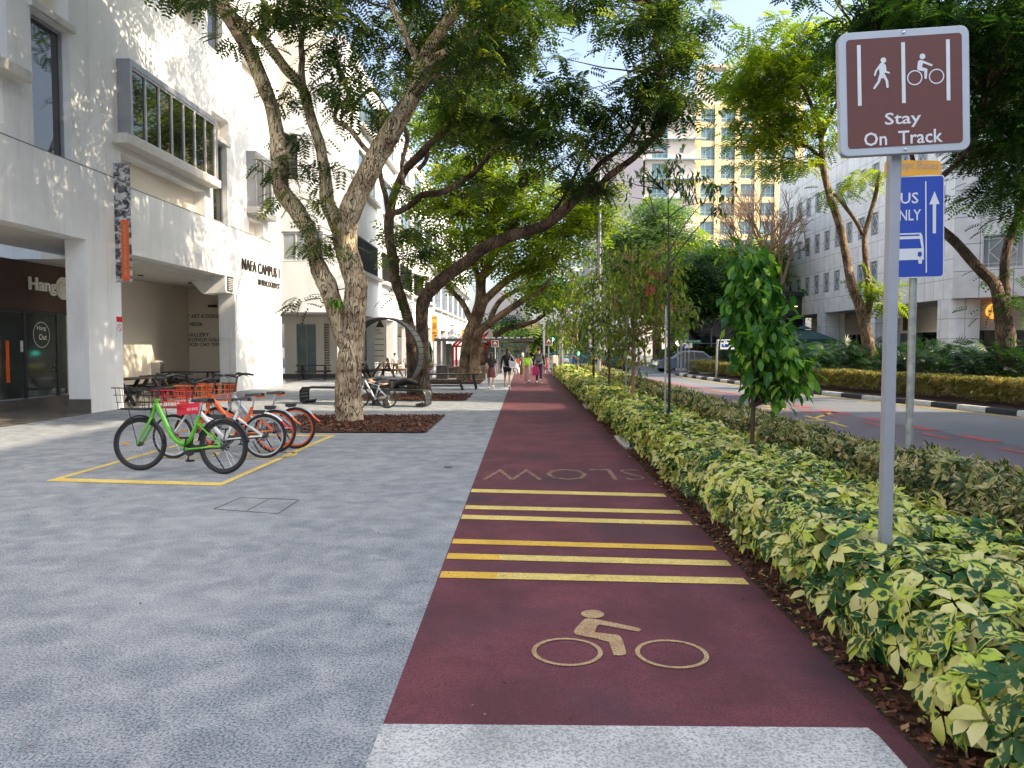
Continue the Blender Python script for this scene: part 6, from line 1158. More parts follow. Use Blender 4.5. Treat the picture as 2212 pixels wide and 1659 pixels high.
    def fend(x, a0, a1, m, tip=None, kick=0):
        f = MB(); n = 18; rr_ = r+.022
        for sgn, i0, i1, mm in ((0, 0, n, 0),):
            vs = []; 
            for i in range(n+1):
                q = R(a0+(a1-a0)*i/n); ex = kick*max(0, (i-n+4)/4)**2
                for y, dr in ((-.03, -.008), (0, .008), (.03, -.008)): vs.append((x+(rr_+dr+ex)*math.cos(q), y, r+(rr_+dr+ex)*math.sin(q)))
            f.add(vs, [(i*3+j, i*3+j+1, (i+1)*3+j+1, (i+1)*3+j) for i in range(n) for j in range(2)]); 
            if tip: f.m = [1 if k_//2 >= n-5 else 0 for k_ in range(len(f.f))]
        fo = f.build('fender', [m, tip or m], o, smooth=True); sm = fo.modifiers.new('thick', 'SOLIDIFY'); sm.thickness = .004
    if fender: fend(xr, 70, 170 if not fender[1] else 165-0, fender[0], fender[1], .07 if fender[1] else 0); 
    if fender and not fender[1]: fend(xf, 45, 175, fender[0]); fend(xr, 10, 70, fender[0])
    f = MB(); f.lathe([(.09*s, -.05), (.09*s, -.044), (.01, -.044)], bb, 18, 'Y'); f.tube([(bb[0], -.06, bb[2]), (bb[0]+.04, -.07, bb[2]-.165)], .011, 6); f.tube([(bb[0], .06, bb[2]), (bb[0]-.04, .07, bb[2]+.165)], .011, 6); cr_ = f.build('crank', 'frame_dark', o)
    for x, y, z in ((.04, -.12, -.165), (-.04, .12, .165)): f = MB(); f.box((bb[0]+x, y, bb[2]+z), (.09, .085, .024)); f.build('pedal', 'rubber', cr_, bevel=.006)
    f = MB(); f.box(((bb[0]+xr)/2, -.052, (bb[2]+r)/2+.01), (bb[0]-xr+.10, .018, .075), mtx=Matrix.Rotation(-math.atan2(r-bb[2], xr-bb[0])-PI, 3, 'Y')); f.build('chain_guard', 'frame_dark' if style != 'road' else 'steel', o, bevel=.006)
    f = MB(); f.tube([(xr+.14*wb, -.05, .26*s), (xr+.07*wb, -.20, .0)], .010, 6); f.build('kickstand', 'frame_dark', o)
    if style != 'road': f = MB(); f.box((xr+.06*wb, 0, r*2+.035), (.17, .09, .06)); f.build('lock_box', 'frame_dark', o, bevel=.01)
    return o
def gy(x, y): return G(x, y)
bicycle('bicycle', 'lime green step-through bicycle with a black wire basket, nearest in the yellow bay', G(482, 1024), G(302, 1016), .365, 'lime_green', 'frame_dark', 'black_paint', fender=('black_paint', None), text_=('anywheel', 'frame_dark', True), steer=14, tyre=.027)
bicycle('bicycle', 'white bicycle with a red basket and white rims, just behind the lime green one', G(571, 990), G(374, 990), .335, 'white_paint', 'silver_rim', 'red_plastic', fender=('white_paint', 'red_plastic'), style='diamond', steer=-8, text_=('SGBIKE', 'red_plastic', True))
bicycle('bicycle', 'orange and grey bicycle with orange rims between the white one and the farthest one', G(594, 978), G(424, 977), .345, 'orange_paint', 'orange_rim', 'orange_paint', fender=('sign_silver', 'orange_paint'), style='diamond', steer=6, text_=('mobike', 'white_vinyl', False), saddle_m='orange_paint')
bicycle('bicycle', 'silver and orange bicycle with orange rims, farthest in the row beside the mulch bed', G(638, 969), G(472, 967), .345, 'sign_silver', 'orange_rim', 'orange_paint', fender=('sign_silver', 'orange_paint'), style='diamond', steer=12, saddle_m='orange_paint')
k = MB(); p = G(388, 930); a_ = Vector((-5.0, 11.2, .80)); k.box((0, 0, 0), (.34, .012, .17)); o = tag(k.build('basket_board', 'red_plastic', bevel=.004), 'small red board fixed on the basket of the white bicycle', 'sign board')
rp = D(407, 883, 11.45); o.location = rp; o.rotation_euler = (R(-10), R(-4), R(6)); text('SG BIKE', (-.02, -.008, -.03), (1, 0, 0), (0, 0, 1), .16, .04, 'white_vinyl', 'lettering', o, .001)
bicycle('bicycle', 'silver and black sports bicycle leaning behind the first tree in front of the ring bench', G(836, 882), G(776, 881), .30, 'sign_silver', 'frame_dark', None, tyre=.014, style='road', steer=0, group='bicycles standing alone', lean=2, bar_h=.98)

# ------------------------------------------------------------------ ring bench
rbL = G(693, 868); rbR = G(908, 881.5); cx0 = G(833, 875); 
rb = emp('ring_bench', (cx0.x, 22.2, 0), 'dark slatted bench whose seat loops up into a large ring, behind the first tree', 'bench', rz=R(-10))
Lr = -2.75; Rr = 1.40; rr_ = 1.02; zc = .47+rr_; prof = []
def seg(P, n=1): prof.extend(P)
curlL = [(Lr+.05, .16), (Lr-.02, .05), (Lr+.10, .02), (Lr+.24, .05), (Lr+.30, .15)]
path = [(Lr+.26, .10, .42), (Lr+.22, .03, .42), (Lr+.1, .02, .42), (Lr+.01, .07, .42), (Lr, .2, .42), (Lr+.01, .38, .42), (Lr+.08, .465, .42), (Lr+.22, .47, .42), (-1.2, .47, .40), (-.4, .47, .34)]
for i in range(0, 37):
    q = -PI/2+2*PI*i/36; t = i/36; path.append((rr_*math.cos(q)+.0, zc+rr_*math.sin(q), .30-.60*t))
path += [(.4, .47, -.34), (.9, .47, -.40), (Rr-.22, .47, -.42), (Rr-.08, .465, -.42), (Rr-.01, .38, -.42), (Rr, .2, -.42), (Rr-.01, .07, -.42), (Rr-.1, .02, -.42), (Rr-.22, .03, -.42), (Rr-.26, .1, -.42)]
hw = .27; n = len(path)
def nrm2(i):
    a = path[max(i-1, 0)]; c = path[min(i+1, n-1)]; d = Vector((c[0]-a[0], 0, c[1]-a[1])).normalized(); return Vector((-d.z, 0, d.x)), d
for sgn in (-1, 1):
    k = MB(); k.tube([(p[0], p[2]+sgn*hw, p[1]) for p in path], .028, 6); k.build('edge_rail', 'black_paint', rb, smooth=True)
k = MB(); acc = 0
for i in range(n-1):
    a = Vector((path[i][0], path[i][2], path[i][1])); c = Vector((path[i+1][0], path[i+1][2], path[i+1][1])); L = Vector((c.x-a.x, 0, c.z-a.z)).length; m_n = max(1, round(L/.12)); nn, d = nrm2(i)
    for j in range(m_n):
        p = a.lerp(c, (j+.5)/m_n); t = Vector((c.x-a.x, 0, c.z-a.z)).normalized(); w3 = Vector((-t.z, 0, t.x)); k.box(p, (L/m_n*.88, hw*2-.03, .02), mtx=Matrix((t, Vector((0, 1, 0)), w3)).transposed())
k.build('slats', 'slat_grey', rb)
for x, y in ((Lr+.12, .42), (Rr-.12, -.42)):
    for dy in (-.18, .18): k = MB(); k.bb((x-.04, y+dy-.03, -.0), (x+.04, y+dy+.03, .03)); k.build('foot', 'frame_dark', rb)
for x, y in ((-.35, .1), (.05, -.1)): k = MB(); k.bb((x-.04, y-.2, 0), (x+.04, y+.2, .44)); k.build('leg', 'black_paint', rb)
# mirror sculpture
k = MB(); c = D(914, 757, 31); k.ell((0, 0, 0), (.42, .9, 1.05), 28, 20); o = tag(k.build('mirror_sculpture', 'mirror', smooth=True), 'polished curved mirror sculpture half hidden behind the second tree', 'sculpture'); o.location = (c.x, 31, 1.06)
# ------------------------------------------------------------------ people
def skin_mesh(name, V, E, Rd, m, parent, root=0, sub=1):
    bm = bmesh.new(); ly = bm.verts.layers.skin.verify(); vs = [bm.verts.new(v) for v in V]
    for a, c in E: bm.edges.new((vs[a], vs[c]))
    for i, v in enumerate(vs): v[ly].radius = (Rd[i], Rd[i]*.92) if not isinstance(Rd[i], tuple) else Rd[i]; v[ly].use_root = (i == root)
    me = bpy.data.meshes.new('tmp'); bm.to_mesh(me); bm.free(); t = bpy.data.objects.new('tmp', me); C.objects.link(t)
    t.modifiers.new('s', 'SKIN'); s_ = t.modifiers.new('u', 'SUBSURF'); s_.levels = s_.render_levels = sub
    bpy.context.view_layer.update(); m2 = bpy.data.meshes.new_from_object(t.evaluated_get(bpy.context.evaluated_depsgraph_get())); bpy.data.objects.remove(t); bpy.data.meshes.remove(me)
    m2.materials.clear(); m2.materials.append(M[m]); m2.polygons.foreach_set('use_smooth', [True]*len(m2.polygons)); m2.name = name
    return link(bpy.data.objects.new(name, m2), parent)
def person(label, loc, h, yaw, top='black', bottom='skirt', bm_='black', hair='hair_black', hairlen=0, pose='walk', swing=.22, skin='skin', sleeve=1., group='people on the plaza', bag=None, armpose=None, legskin=True, sc3=None):
    """facing local +y; yaw turns it. local metres for a 1.70 m figure"""
    s = h/1.7; o = emp('person', loc, label, 'person', group, yaw, s)
    J = dict(pel=(0, 0, .93), wai=(0, .0, 1.06), che=(0, 0, 1.28), nck=(0, -.0, 1.44), nk2=(0, .01, 1.49), hed=(0, .02, 1.60))
    if pose == 'walk':
        sw = swing; J.update(hL=(-.09, 0, .88), kL=(-.10, sw*.55+.04, .50), aL=(-.10, sw, .09), tL=(-.11, sw+.15, .04), hR=(.09, 0, .88), kR=(.10, -sw*.25, .50), aR=(.10, -sw*1.1, .14+abs(sw)*.25), tR=(.11, -sw*1.1+.12, .06))
        J.update(sL=(-.18, 0, 1.38), eL=(-.24, -sw*.45-.02, 1.10), wL=(-.25, -sw*.3+.02, .86), sR=(.18, 0, 1.38), eR=(.24, sw*.45, 1.10), wR=(.25, sw*.8+.03, .87))
    elif pose == 'stand':
        J.update(hL=(-.09, 0, .88), kL=(-.11, .02, .50), aL=(-.12, 0, .09), tL=(-.14, .14, .04), hR=(.09, 0, .88), kR=(.11, .02, .50), aR=(.12, 0, .09), tR=(.14, .14, .04), sL=(-.18, 0, 1.38), eL=(-.25, -.04, 1.11), wL=(-.22, .05, .88), sR=(.18, 0, 1.38), eR=(.25, -.04, 1.11), wR=(.22, .05, .88))
    elif pose == 'sit':
        for k_ in ('pel', 'wai', 'che', 'nck', 'nk2', 'hed'): x, y, z = J[k_]; J[k_] = (x, y+(z-.93)*.18, z-.43)
        J.update(hL=(-.09, .02, .48), kL=(-.12, .44, .50), aL=(-.12, .42, .10), tL=(-.12, .57, .05), hR=(.09, .02, .48), kR=(.14, .44, .50), aR=(.14, .46, .10), tR=(.14, .61, .05), sL=(-.18, .08, .95), eL=(-.22, .24, .72), wL=(-.14, .42, .68), sR=(.18, .08, .95), eR=(.22, .24, .72), wR=(.14, .42, .68))
    elif pose == 'lie':   # on the back, head at -x, feet at +x, seat surface z=0
        def f_(x, y, z): return (z-.9, x, y+.12)
        J = {k_: f_(*v) for k_, v in dict(pel=(0, 0, .93), wai=(0, .02, 1.06), che=(0, .03, 1.28), nck=(0, .02, 1.44), nk2=(0, .03, 1.49), hed=(0, .05, 1.60)).items()}
        J.update({k_: f_(*v) for k_, v in dict(hL=(-.09, 0, .88), kL=(-.10, .14, .50), aL=(-.09, .02, .12), tL=(-.1, .17, .06), hR=(.09, 0, .88), kR=(.10, .06, .50), aR=(.10, .0, .09), tR=(.11, .16, .04), sL=(-.18, 0, 1.38), eL=(-.27, .0, 1.12), wL=(-.10, .03, 1.0), sR=(.18, 0, 1.38), eR=(.27, 0, 1.12), wR=(.12, .04, .98)).items()})
        for k_ in J: J[k_] = (-J[k_][0], J[k_][1], J[k_][2])
    if armpose: J.update(armpose)
    names = ['pel', 'wai', 'che', 'nck', 'nk2', 'hed', 'hL', 'kL', 'aL', 'tL', 'hR', 'kR', 'aR', 'tR', 'sL', 'eL', 'wL', 'sR', 'eR', 'wR']; I = {k_: i for i, k_ in enumerate(names)}
    rad = dict(pel=.115, wai=.10, che=.125, nck=.06, nk2=.05, hed=.085, hL=.085, kL=.055, aL=.037, tL=.03, hR=.085, kR=.055, aR=.037, tR=.03, sL=.055, eL=.038, wL=.026, sR=.055, eR=.038, wR=.026)
    V = [J[k_] for k_ in names]; E = [(0, 1), (1, 2), (2, 3), (3, 4), (4, 5), (0, 6), (6, 7), (7, 8), (8, 9), (0, 10), (10, 11), (11, 12), (12, 13), (2, 14), (14, 15), (15, 16), (2, 17), (17, 18), (18, 19)]; Rd = [rad[k_] for k_ in names]
    # hands: palm, four fingers, thumb
    for sd, wn, en in ((-1, 'wL', 'eL'), (1, 'wR', 'eR')):
        w_ = Vector(J[wn]); d = (w_-Vector(J[en])).normalized(); side = d.cross(Vector((0, 0, 1)) if abs(d.z) < .9 else Vector((0, 1, 0))).normalized(); b0 = len(V); V.append(tuple(w_+d*.07)); Rd.append(.03); E.append((I[wn], b0))
        for f_i, (off_, L_) in enumerate(((-.028, .07), (-.009, .08), (.010, .075), (.027, .06))):
            a = w_+d*.10+side*off_; V.append(tuple(a)); Rd.append(.009); E.append((b0, len(V)-1)); V.append(tuple(a+d*L_*.55+side.cross(d)*.012)); Rd.append(.008); E.append((len(V)-2, len(V)-1)); V.append(tuple(a+d*L_*.9+side.cross(d)*.035)); Rd.append(.007); E.append((len(V)-2, len(V)-1))
        V.append(tuple(w_+d*.06-side*.05*sd)); Rd.append(.010); E.append((b0, len(V)-1)); V.append(tuple(w_+d*.09-side*.06*sd)); Rd.append(.008); E.append((len(V)-2, len(V)-1))
    body_ = skin_mesh('body', V, E, Rd, skin, o)
    # face: nose, ears, eyes, mouth
    hd = Vector(J['hed']); up = (hd-Vector(J['nk2'])).normalized(); fwd = Vector((0, 1, 0)) if pose != 'lie' else Vector((0, 0, 1)); fwd = (fwd-up*fwd.dot(up)).normalized(); sd_ = fwd.cross(up)
    f = MB(); bas = Matrix((sd_, fwd, up)).transposed()
    def fe(c, r_, mb): 
        e0 = len(mb.v); mb.ell((0, 0, 0), r_, 8, 6)
        for i in range(e0, len(mb.v)): mb.v[i] = tuple(hd+bas @ (Vector(mb.v[i])+Vector(c)))
    fe((0, .0, .03), (.082, .098, .118), f); fe((0, .10, .01), (.012, .02, .022), f); fe((-.083, 0, .01), (.012, .02, .03), f); fe((.083, 0, .01), (.012, .02, .03), f); f.build('head', skin, o, smooth=True)
    f = MB(); fe((-.032, .091, .035), (.012, .008, .006), f); fe((.032, .091, .035), (.012, .008, .006), f); fe((0, .092, -.035), (.022, .007, .005), f); f.build('facial_features', 'hair_black', o, smooth=True)
    f = MB(); fe((0, -.022, .055), (.094, .10, .108), f); 
    if hairlen: fe((0, -.06, .02-hairlen*.5), (.088, .055, hairlen*.5+.06), f); fe((0, -.05, -hairlen*.75), (.07, .04, hairlen*.35), f)
    f.build('hair', hair, o, smooth=True)
    # top
    ks = ['pel', 'wai', 'che', 'nck', 'sL', 'eL', 'sR', 'eR']; P = {k_: Vector(J[k_]) for k_ in J}
    V2 = [P['pel'], P['wai'], P['che'], P['che'].lerp(P['nck'], .8), P['sL'], P['sL'].lerp(P['eL'], .55), P['eL'], P['sR'], P['sR'].lerp(P['eR'], .55), P['eR']]; R2_ = [.135, .122, .15, .085, .073, .062, .052, .073, .062, .052]; E2 = [(0, 1), (1, 2), (2, 3), (2, 4), (4, 5), (2, 7), (7, 8)]
    if sleeve > .6: E2 += [(5, 6), (8, 9)]
    if sleeve > .9: V2 += [P['wL'], P['wR']]; R2_ += [.04, .04]; E2 += [(6, 10), (9, 11)]
    if sleeve <= .6: V2 = V2[:6]+V2[7:9]; R2_ = R2_[:6]+R2_[7:9]; E2 = [(0, 1), (1, 2), (2, 3), (2, 4), (4, 5), (2, 6), (6, 7)]
    skin_mesh('top', [tuple(v) for v in V2], E2, R2_, 'cloth_'+top, o)
    if bottom == 'trousers' or bottom == 'shorts':
        tt = 1 if bottom == 'trousers' else 0; V3 = [P['pel'], P['hL'], P['kL'] if tt else P['hL'].lerp(P['kL'], .45), P['hR'], P['kR'] if tt else P['hR'].lerp(P['kR'], .45)]; R3 = [.135, .105, .078 if tt else .10, .105, .078 if tt else .10]; E3 = [(0, 1), (1, 2), (0, 3), (3, 4)]
        if tt: V3 += [P['aL'], P['aR']]; R3 += [.062, .062]; E3 += [(2, 5), (4, 6)]
        skin_mesh(bottom, [tuple(v) for v in V3], E3, R3, 'cloth_'+bm_, o)
    else:
        L_ = .48 if bottom == 'skirt' else .85 if bottom == 'long' else .4
        f = MB(); n_ = 24; vs = []
        for i, (t, r0) in enumerate(((0, .125), (.12, .15), (.4, .175), (.75, .20), (1, .215 if bottom != 'long' else .20))):
            for j in range(n_): q = 2*PI*j/n_; rr2 = r0*(1+.07*math.cos(q*7)*t); vs.append((rr2*math.cos(q), rr2*math.sin(q)*.8, 1.04-L_*t))
        f.add(vs, [(i*n_+j, i*n_+(j+1) % n_, (i+1)*n_+(j+1) % n_, (i+1)*n_+j) for i in range(4) for j in range(n_)]); f.build('skirt', 'cloth_'+bm_, o, smooth=True)
    for a, t in (('aL', 'tL'), ('aR', 'tR')):
        f = MB(); A_, T_ = P[a], P[t]; dd = (T_-A_); f.tube([A_-dd*.35+Vector((0, 0, -.02)) if pose != 'lie' else A_, A_+Vector((0, 0, -.015)) if pose != 'lie' else A_.lerp(T_, .5), T_+dd*.15], [.045, .05, .036], 8); f.build('shoe', 'cloth_white' if bm_ != 'denim' and pose != 'lie' else 'cloth_black', o, smooth=True)
    if bag:
        kind, cm = bag[:2]; f = MB()
        if kind == 'backpack': f.box((0, -.22, 1.22), (.30, .16, .42)); f.box((0, -.31, 1.14), (.22, .05, .2)); b_ = f.build('backpack', 'cloth_'+cm, o, bevel=.05); f = MB(); [f.tube([(x, -.14, 1.40), (x*1.1, .0, 1.47), (x*1.2, .13, 1.34), (x*1.2, .06, 1.06)], .018, 6) for x in (-.11, .11)]; f.build('strap', 'cloth_black', b_)
        if kind == 'tote': f.prism([(.06, -.20, 1.22), (.40, -.15, 1.14), (.46, -.14, .86), (.10, -.2, .92)], (0, .12, 0)); b_ = f.build('tote_bag', 'cloth_'+cm, o, bevel=.02); f = MB(); f.tube([(.10, -.12, 1.22), (.15, -.05, 1.45), (.36, -.09, 1.14)], .014, 6); f.build('strap', 'cloth_'+cm, b_)
        if kind == 'hand': w_ = P['wL' if bag[2] < 0 else 'wR']; f.prism([(w_.x-.02, w_.y-.16, .42), (w_.x-.02, w_.y+.16, .42), (w_.x-.02, w_.y+.13, .74), (w_.x-.02, w_.y-.13, .74)], (.07, 0, 0)); b_ = f.build('carrier_bag', 'cloth_'+cm, o, bevel=.01); f = MB(); f.tube([(w_.x+.01, w_.y-.09, .74), (w_.x, w_.y, w_.z-.08), (w_.x+.01, w_.y+.09, .74)], .008, 5); f.build('handle', 'cloth_'+cm, b_)
        if len(bag) > 3: f = MB(); f.bb((.24, -.07, .62), (.30, .18, 1.06)); f.tube([(.26, 0, 1.05), (.2, .02, 1.44), (.26, .1, 1.05)], .012, 5); f.build('tote_bag', 'cloth_'+bag[3], o, bevel=.02)
    return o
def pp(x, yf, yh): p = G(x, yf); return p, (yf-yh)*p.y/FPX
l, h = pp(1061, 841, 763); person('woman walking away in a black top and short dusty brown skirt, carrying a white bag', l, h, R(4), 'black', 'skirt', 'brown', 'hair_brown', .22, swing=.10, bag=('hand', 'white', -1, 'cream'), sleeve=.5)
l, h = pp(1096, 843, 753); person('tall woman with long hair in black jacket and shorts carrying a patterned white shoulder bag', l, h, R(-3), 'black', 'shorts', 'black', 'hair_brown', .32, swing=.16, bag=('tote', 'white'))
l, h = pp(1139, 829.5, 762); person('woman in a long pink skirt with a bright lime backpack and magenta bag', l, h, R(0), 'cream', 'long', 'pink', 'hair_brown', .2, swing=.14, bag=('backpack', 'lime')); mbp = l
k = MB(); pz_ = l+Vector((.38, -.05, .0)); k.prism([(-.16, 0, .40), (.16, 0, .40), (.13, 0, .78), (-.13, 0, .78)], (0, .08, 0)); k.tube([(-.08, .04, .78), (0, .04, .93), (.08, .04, .78)], .01, 5); o = tag(k.build('shopping_bag', 'cloth_magenta'), 'magenta shopping bag carried beside the long pink skirt', 'bag'); o.location = pz_
l, h = pp(1164, 828.5, 751.5); person('young man walking away in black clothes with a black backpack', l, h, R(-4), 'black', 'trousers', 'navy', 'hair_black', 0, swing=.18, bag=('backpack', 'grey'))
l, h = pp(1182.5, 806, 768); person('woman in a red dress beyond the black backpack walker', l, h, R(60), 'red', 'skirt', 'red', 'hair_brown', .15, swing=.2, sleeve=.5)
l, h = pp(1118, 809, 769); person('distant walker in pale clothes with a red backpack near the shelter', l, h, R(10), 'white', 'trousers', 'white', 'hair_black', .15, bag=('backpack', 'red'))
l, h = pp(1129, 815, 764); person('walker in an olive coat and pale headscarf ahead of the lime backpack', l, h, R(0), 'olive', 'long', 'olive', 'cloth_white', .1, swing=.06)
l, h = pp(853.5, 812.5, 763); person('man in white shirt and khaki trousers under the arcade, seen through the ring', l, h, R(20), 'white', 'trousers', 'khaki', swing=.08, sleeve=.5)
l, h = pp(879.5, 813, 763.5); person('man in white shirt and jeans with hands behind his back, seen through the ring', l, h, R(-5), 'white', 'trousers', 'denim', pose='stand', sleeve=.5, armpose=dict(wL=(-.03, -.17, .96), wR=(.04, -.18, .94), eL=(-.25, -.1, 1.12), eR=(.25, -.1, 1.12)))
l = D(794, 806, 40); l.z = 0; l.z = .0; person('diner in a dark shirt sitting at the picnic table left of the ring', (l.x, 40, .05), 1.35, R(100), 'grey', 'trousers', 'black', pose='sit', sleeve=.5, group='people sitting')
l = D(841, 806, 42); person('diner with dark hair and bare arms at the arcade table inside the ring', (l.x, 42, .05), 1.3, R(110), 'brown', 'trousers', 'black', hairlen=.15, pose='sit', sleeve=.5, group='people sitting')
l = D(1002, 800, 50); person('young man in a white shirt sitting on a pink beanbag in the red frame', (l.x, 50, .05), 1.35, R(150), 'white', 'trousers', 'grey', pose='sit', sleeve=.5, group='people sitting')
k = MB(); k.ell((0, 0, .2), (.45, .45, .26), 16, 10); o = tag(k.build('beanbag', 'cloth_pink', smooth=True), 'pink beanbag under the seated man in the red frame', 'beanbag'); o.location = (l.x, 50.1, 0)
pl_ = rb.location; q = person('person in dark clothes lying on their back along the ring bench', (pl_.x+.30, pl_.y-.33, .50), 1.7, R(-10), 'navy', 'trousers', 'black', pose='lie', sleeve=.5, group='people sitting')
# ------------------------------------------------------------------ picnic tables and benches
def picnic(label, loc, L, rz, s=1., m='black_wood', group='black picnic tables'):
    o = emp('picnic_table', loc, label, 'picnic table', group, rz, s)
    k = MB(); 
    for i in range(5): k.bb((-L/2, -.36+i*.146, .72), (L/2, -.36+i*.146+.135, .76))
    k.build('tabletop', m, o)
    for y in (-.68, .68): k = MB(); k.bb((-L/2, y-.13, .42), (L/2, y-.005, .46)); k.bb((-L/2, y+.005, .42), (L/2, y+.13, .46)); k.build('bench_seat', m, o)
    for x in (-L/2+.3, L/2-.3):
        for sy in (-1, 1): k = MB(); k.bar((x, sy*.22, .72), (x, sy*.66, 0), .05, .10); k.build('leg', m, o)
        k = MB(); k.bar((x+.052, -.78, .375), (x+.052, .78, .375), .05, .09); k.build('cross_beam', m, o)
    return o
def simple_bench(label, loc, L, rz, h=.45, w_=.34, group='dark wooden benches', m='black_wood', name='bench'):
    o = emp(name, loc, label, 'bench' if name == 'bench' else 'table', group, rz); k = MB(); k.bb((-L/2, -w_/2, h-.05), (L/2, w_/2, h)); k.build('seat' if name == 'bench' else 'tabletop', m, o)
    for x in (-L/2+.22, L/2-.22):
        for sy in (-1, 1): k = MB(); k.bar((x, sy*w_*.32, h-.05), (x+(.12 if x > 0 else -.12), sy*w_*.5, 0), .06, .06); k.build('leg', m, o)
    k = MB(); k.bar((-L/2+.2, 0, h*.4), (L/2-.2, 0, h*.4), .04, .05); k.build('stretcher', m, o); return o
picnic('long black picnic table behind the handlebars under the entrance arcade, nearest to the pillar', (-11.7, 22.6, 0), 2.2, PI/2-.1)
picnic('black picnic table under the entrance arcade, second behind the bicycles', (-11.9, 25.4, 0), 2.0, PI/2-.1)
picnic('black picnic table deepest under the entrance, beside the lettered wall', (-12.4, 28.4, 0), 2.0, 0.05)
picnic('black picnic table by the dark shop window left of the first trunk', (-10.6, 38.5, 0), 1.7, .2)
picnic('dark picnic table with the seated diner under the arcade', (-8.9, 40.6, 0), 1.7, PI/2)
picnic('picnic table with pale benches under the arcade inside the ring view', (-7.6, 42.6, 0), 1.8, PI/2-.2, m='stem_pale')
t = G(965, 840); simple_bench('long dark wooden table right of the second tree', (t.x, 30.4, 0), 2.6, .0, .62, .6, name='outdoor_table', group='dark wooden tables')
simple_bench('dark low bench in front of the long wooden table', (t.x-.2, 29.9, 0), 2.0, 0, .40, .3)
simple_bench('dark bench behind the ring bench left of the second tree', (-4.6, 28.0, 0), 2.0, .05, .5, .34)
bn = MB(); bn.box((0, 0, .55), (.34, .34, 1.1)); o = tag(bn.build('litter_bin', 'steel', bevel=.02), 'square grey steel bin against the inner arcade wall', 'litter bin'); o.location = (-13.75, 28.6, 0)
bd = emp('notice_stand', (-12.2, 22.0, 0), 'leaning notice stand with an orange foot beside the first pillar', 'notice stand'); k = MB(); k.bar((0, 0, 0), (-.1, .25, 1.35), .5, .03); k.build('board', 'frame_dark', bd); k = MB(); k.bb((-.25, -.06, 0), (.25, .04, .22)); k.build('foot', 'orange_paint', bd)
# directory board on the arcade column
k = MB(); dz = FX(818, 684, -7.9); db_ = MB(); db_.bb((0, 0, 0), (.72, .05, 2.35)); a = D(807, 688, 42.2); o = emp('directory_sign', (a.x, 42.24, D(807, 782, 42.2).z), 'tall beige directory board with a black triangle on the arcade column', 'sign'); w_ = D(834, 688, 42.2).x-a.x; h_ = a.z-D(807, 782, 42.2).z
k = MB(); k.bb((0, 0, 0), (w_, .04, h_)); k.build('board', 'cream_wall', o); k = MB(); k.quad((w_*.15, -.004, h_*.80), (w_*.85, -.004, h_*.80), (w_*.5, -.004, h_*.98)); k.build('triangle', 'letter_black', o)
text('NAFA\nCAMPUS', (w_*.1, -.003, h_*.64), (1, 0, 0), (0, 0, 1), w_*.6, h_*.12, 'letter_black', 'lettering', o, .001)
for i in range(4): k = MB(); k.quad((w_*.08, -.003, h_*(.52-.13*i)), (w_*.8, -.003, h_*(.52-.13*i)), (w_*.8, -.003, h_*(.535-.13*i)), (w_*.08, -.003, h_*(.535-.13*i))); k.build('rule', 'letter_black', o)
# ------------------------------------------------------------------ banners
m_ = bpy.data.materials.new('ink_print'); m_.use_nodes = True; t_ = m_.node_tree; b_ = t_.nodes['Principled BSDF']; b_.inputs['Roughness'].default_value = .75
tc = N(t_, 'ShaderNodeTexCoord'); mp = N(t_, 'ShaderNodeMapping'); mp.inputs['Scale'].default_value = (2.2, 1, 2.6); t_.links.new(tc.outputs['Object'], mp.inputs[0]); no = N(t_, 'ShaderNodeTexNoise'); no.inputs['Scale'].default_value = 2.1; no.inputs['Detail'].default_value = 9; no.inputs['Roughness'].default_value = .68; no.inputs['Distortion'].default_value = 1.1; t_.links.new(mp.outputs[0], no.inputs['Vector'])
t_.links.new(ramp(t_, no.outputs[0], [(.40, (.03, .032, .036)), (.49, (.16, .16, .17)), (.53, (.48, .48, .47)), (.64, (.62, .62, .60))]), b_.inputs['Base Color']); M['ink_print'] = m_
bx0 = D(222, 480, 20.8).x; bx1 = D(291, 480, 20.8).x; z1_ = D(255, 357, 20.8).z; z0_ = D(265, 608, 20.8).z
bn = emp('hanging_banner', (bx0, 20.6, z0_), 'tall grey ink painting banner with an orange stripe hung from the first pillar', 'banner'); w_ = bx1-bx0; h_ = z1_-z0_
k = MB(); k.bb((0, 0, 0), (w_, .012, h_)); bo_ = k.build('cloth', 'ink_print', bn)
k = MB(); k.bb((w_*.68, -.006, 0), (w_*.93, -.001, h_*.52)); k.build('orange_stripe', 'orange_strip', bn); text('Impressions in Southeast Asia', (w_*.745, -.008, h_*.48), (0, 0, -1), (1, 0, 0), h_*.44, w_*.11, 'faded_letter', 'lettering', bn, .001, bold=.01)
for z in (-.02, h_): k = MB(); k.tube([(-.12, .006, z), (w_+.02, .006, z)], .018, 8); k.build('rod', 'frame_grey', bn)
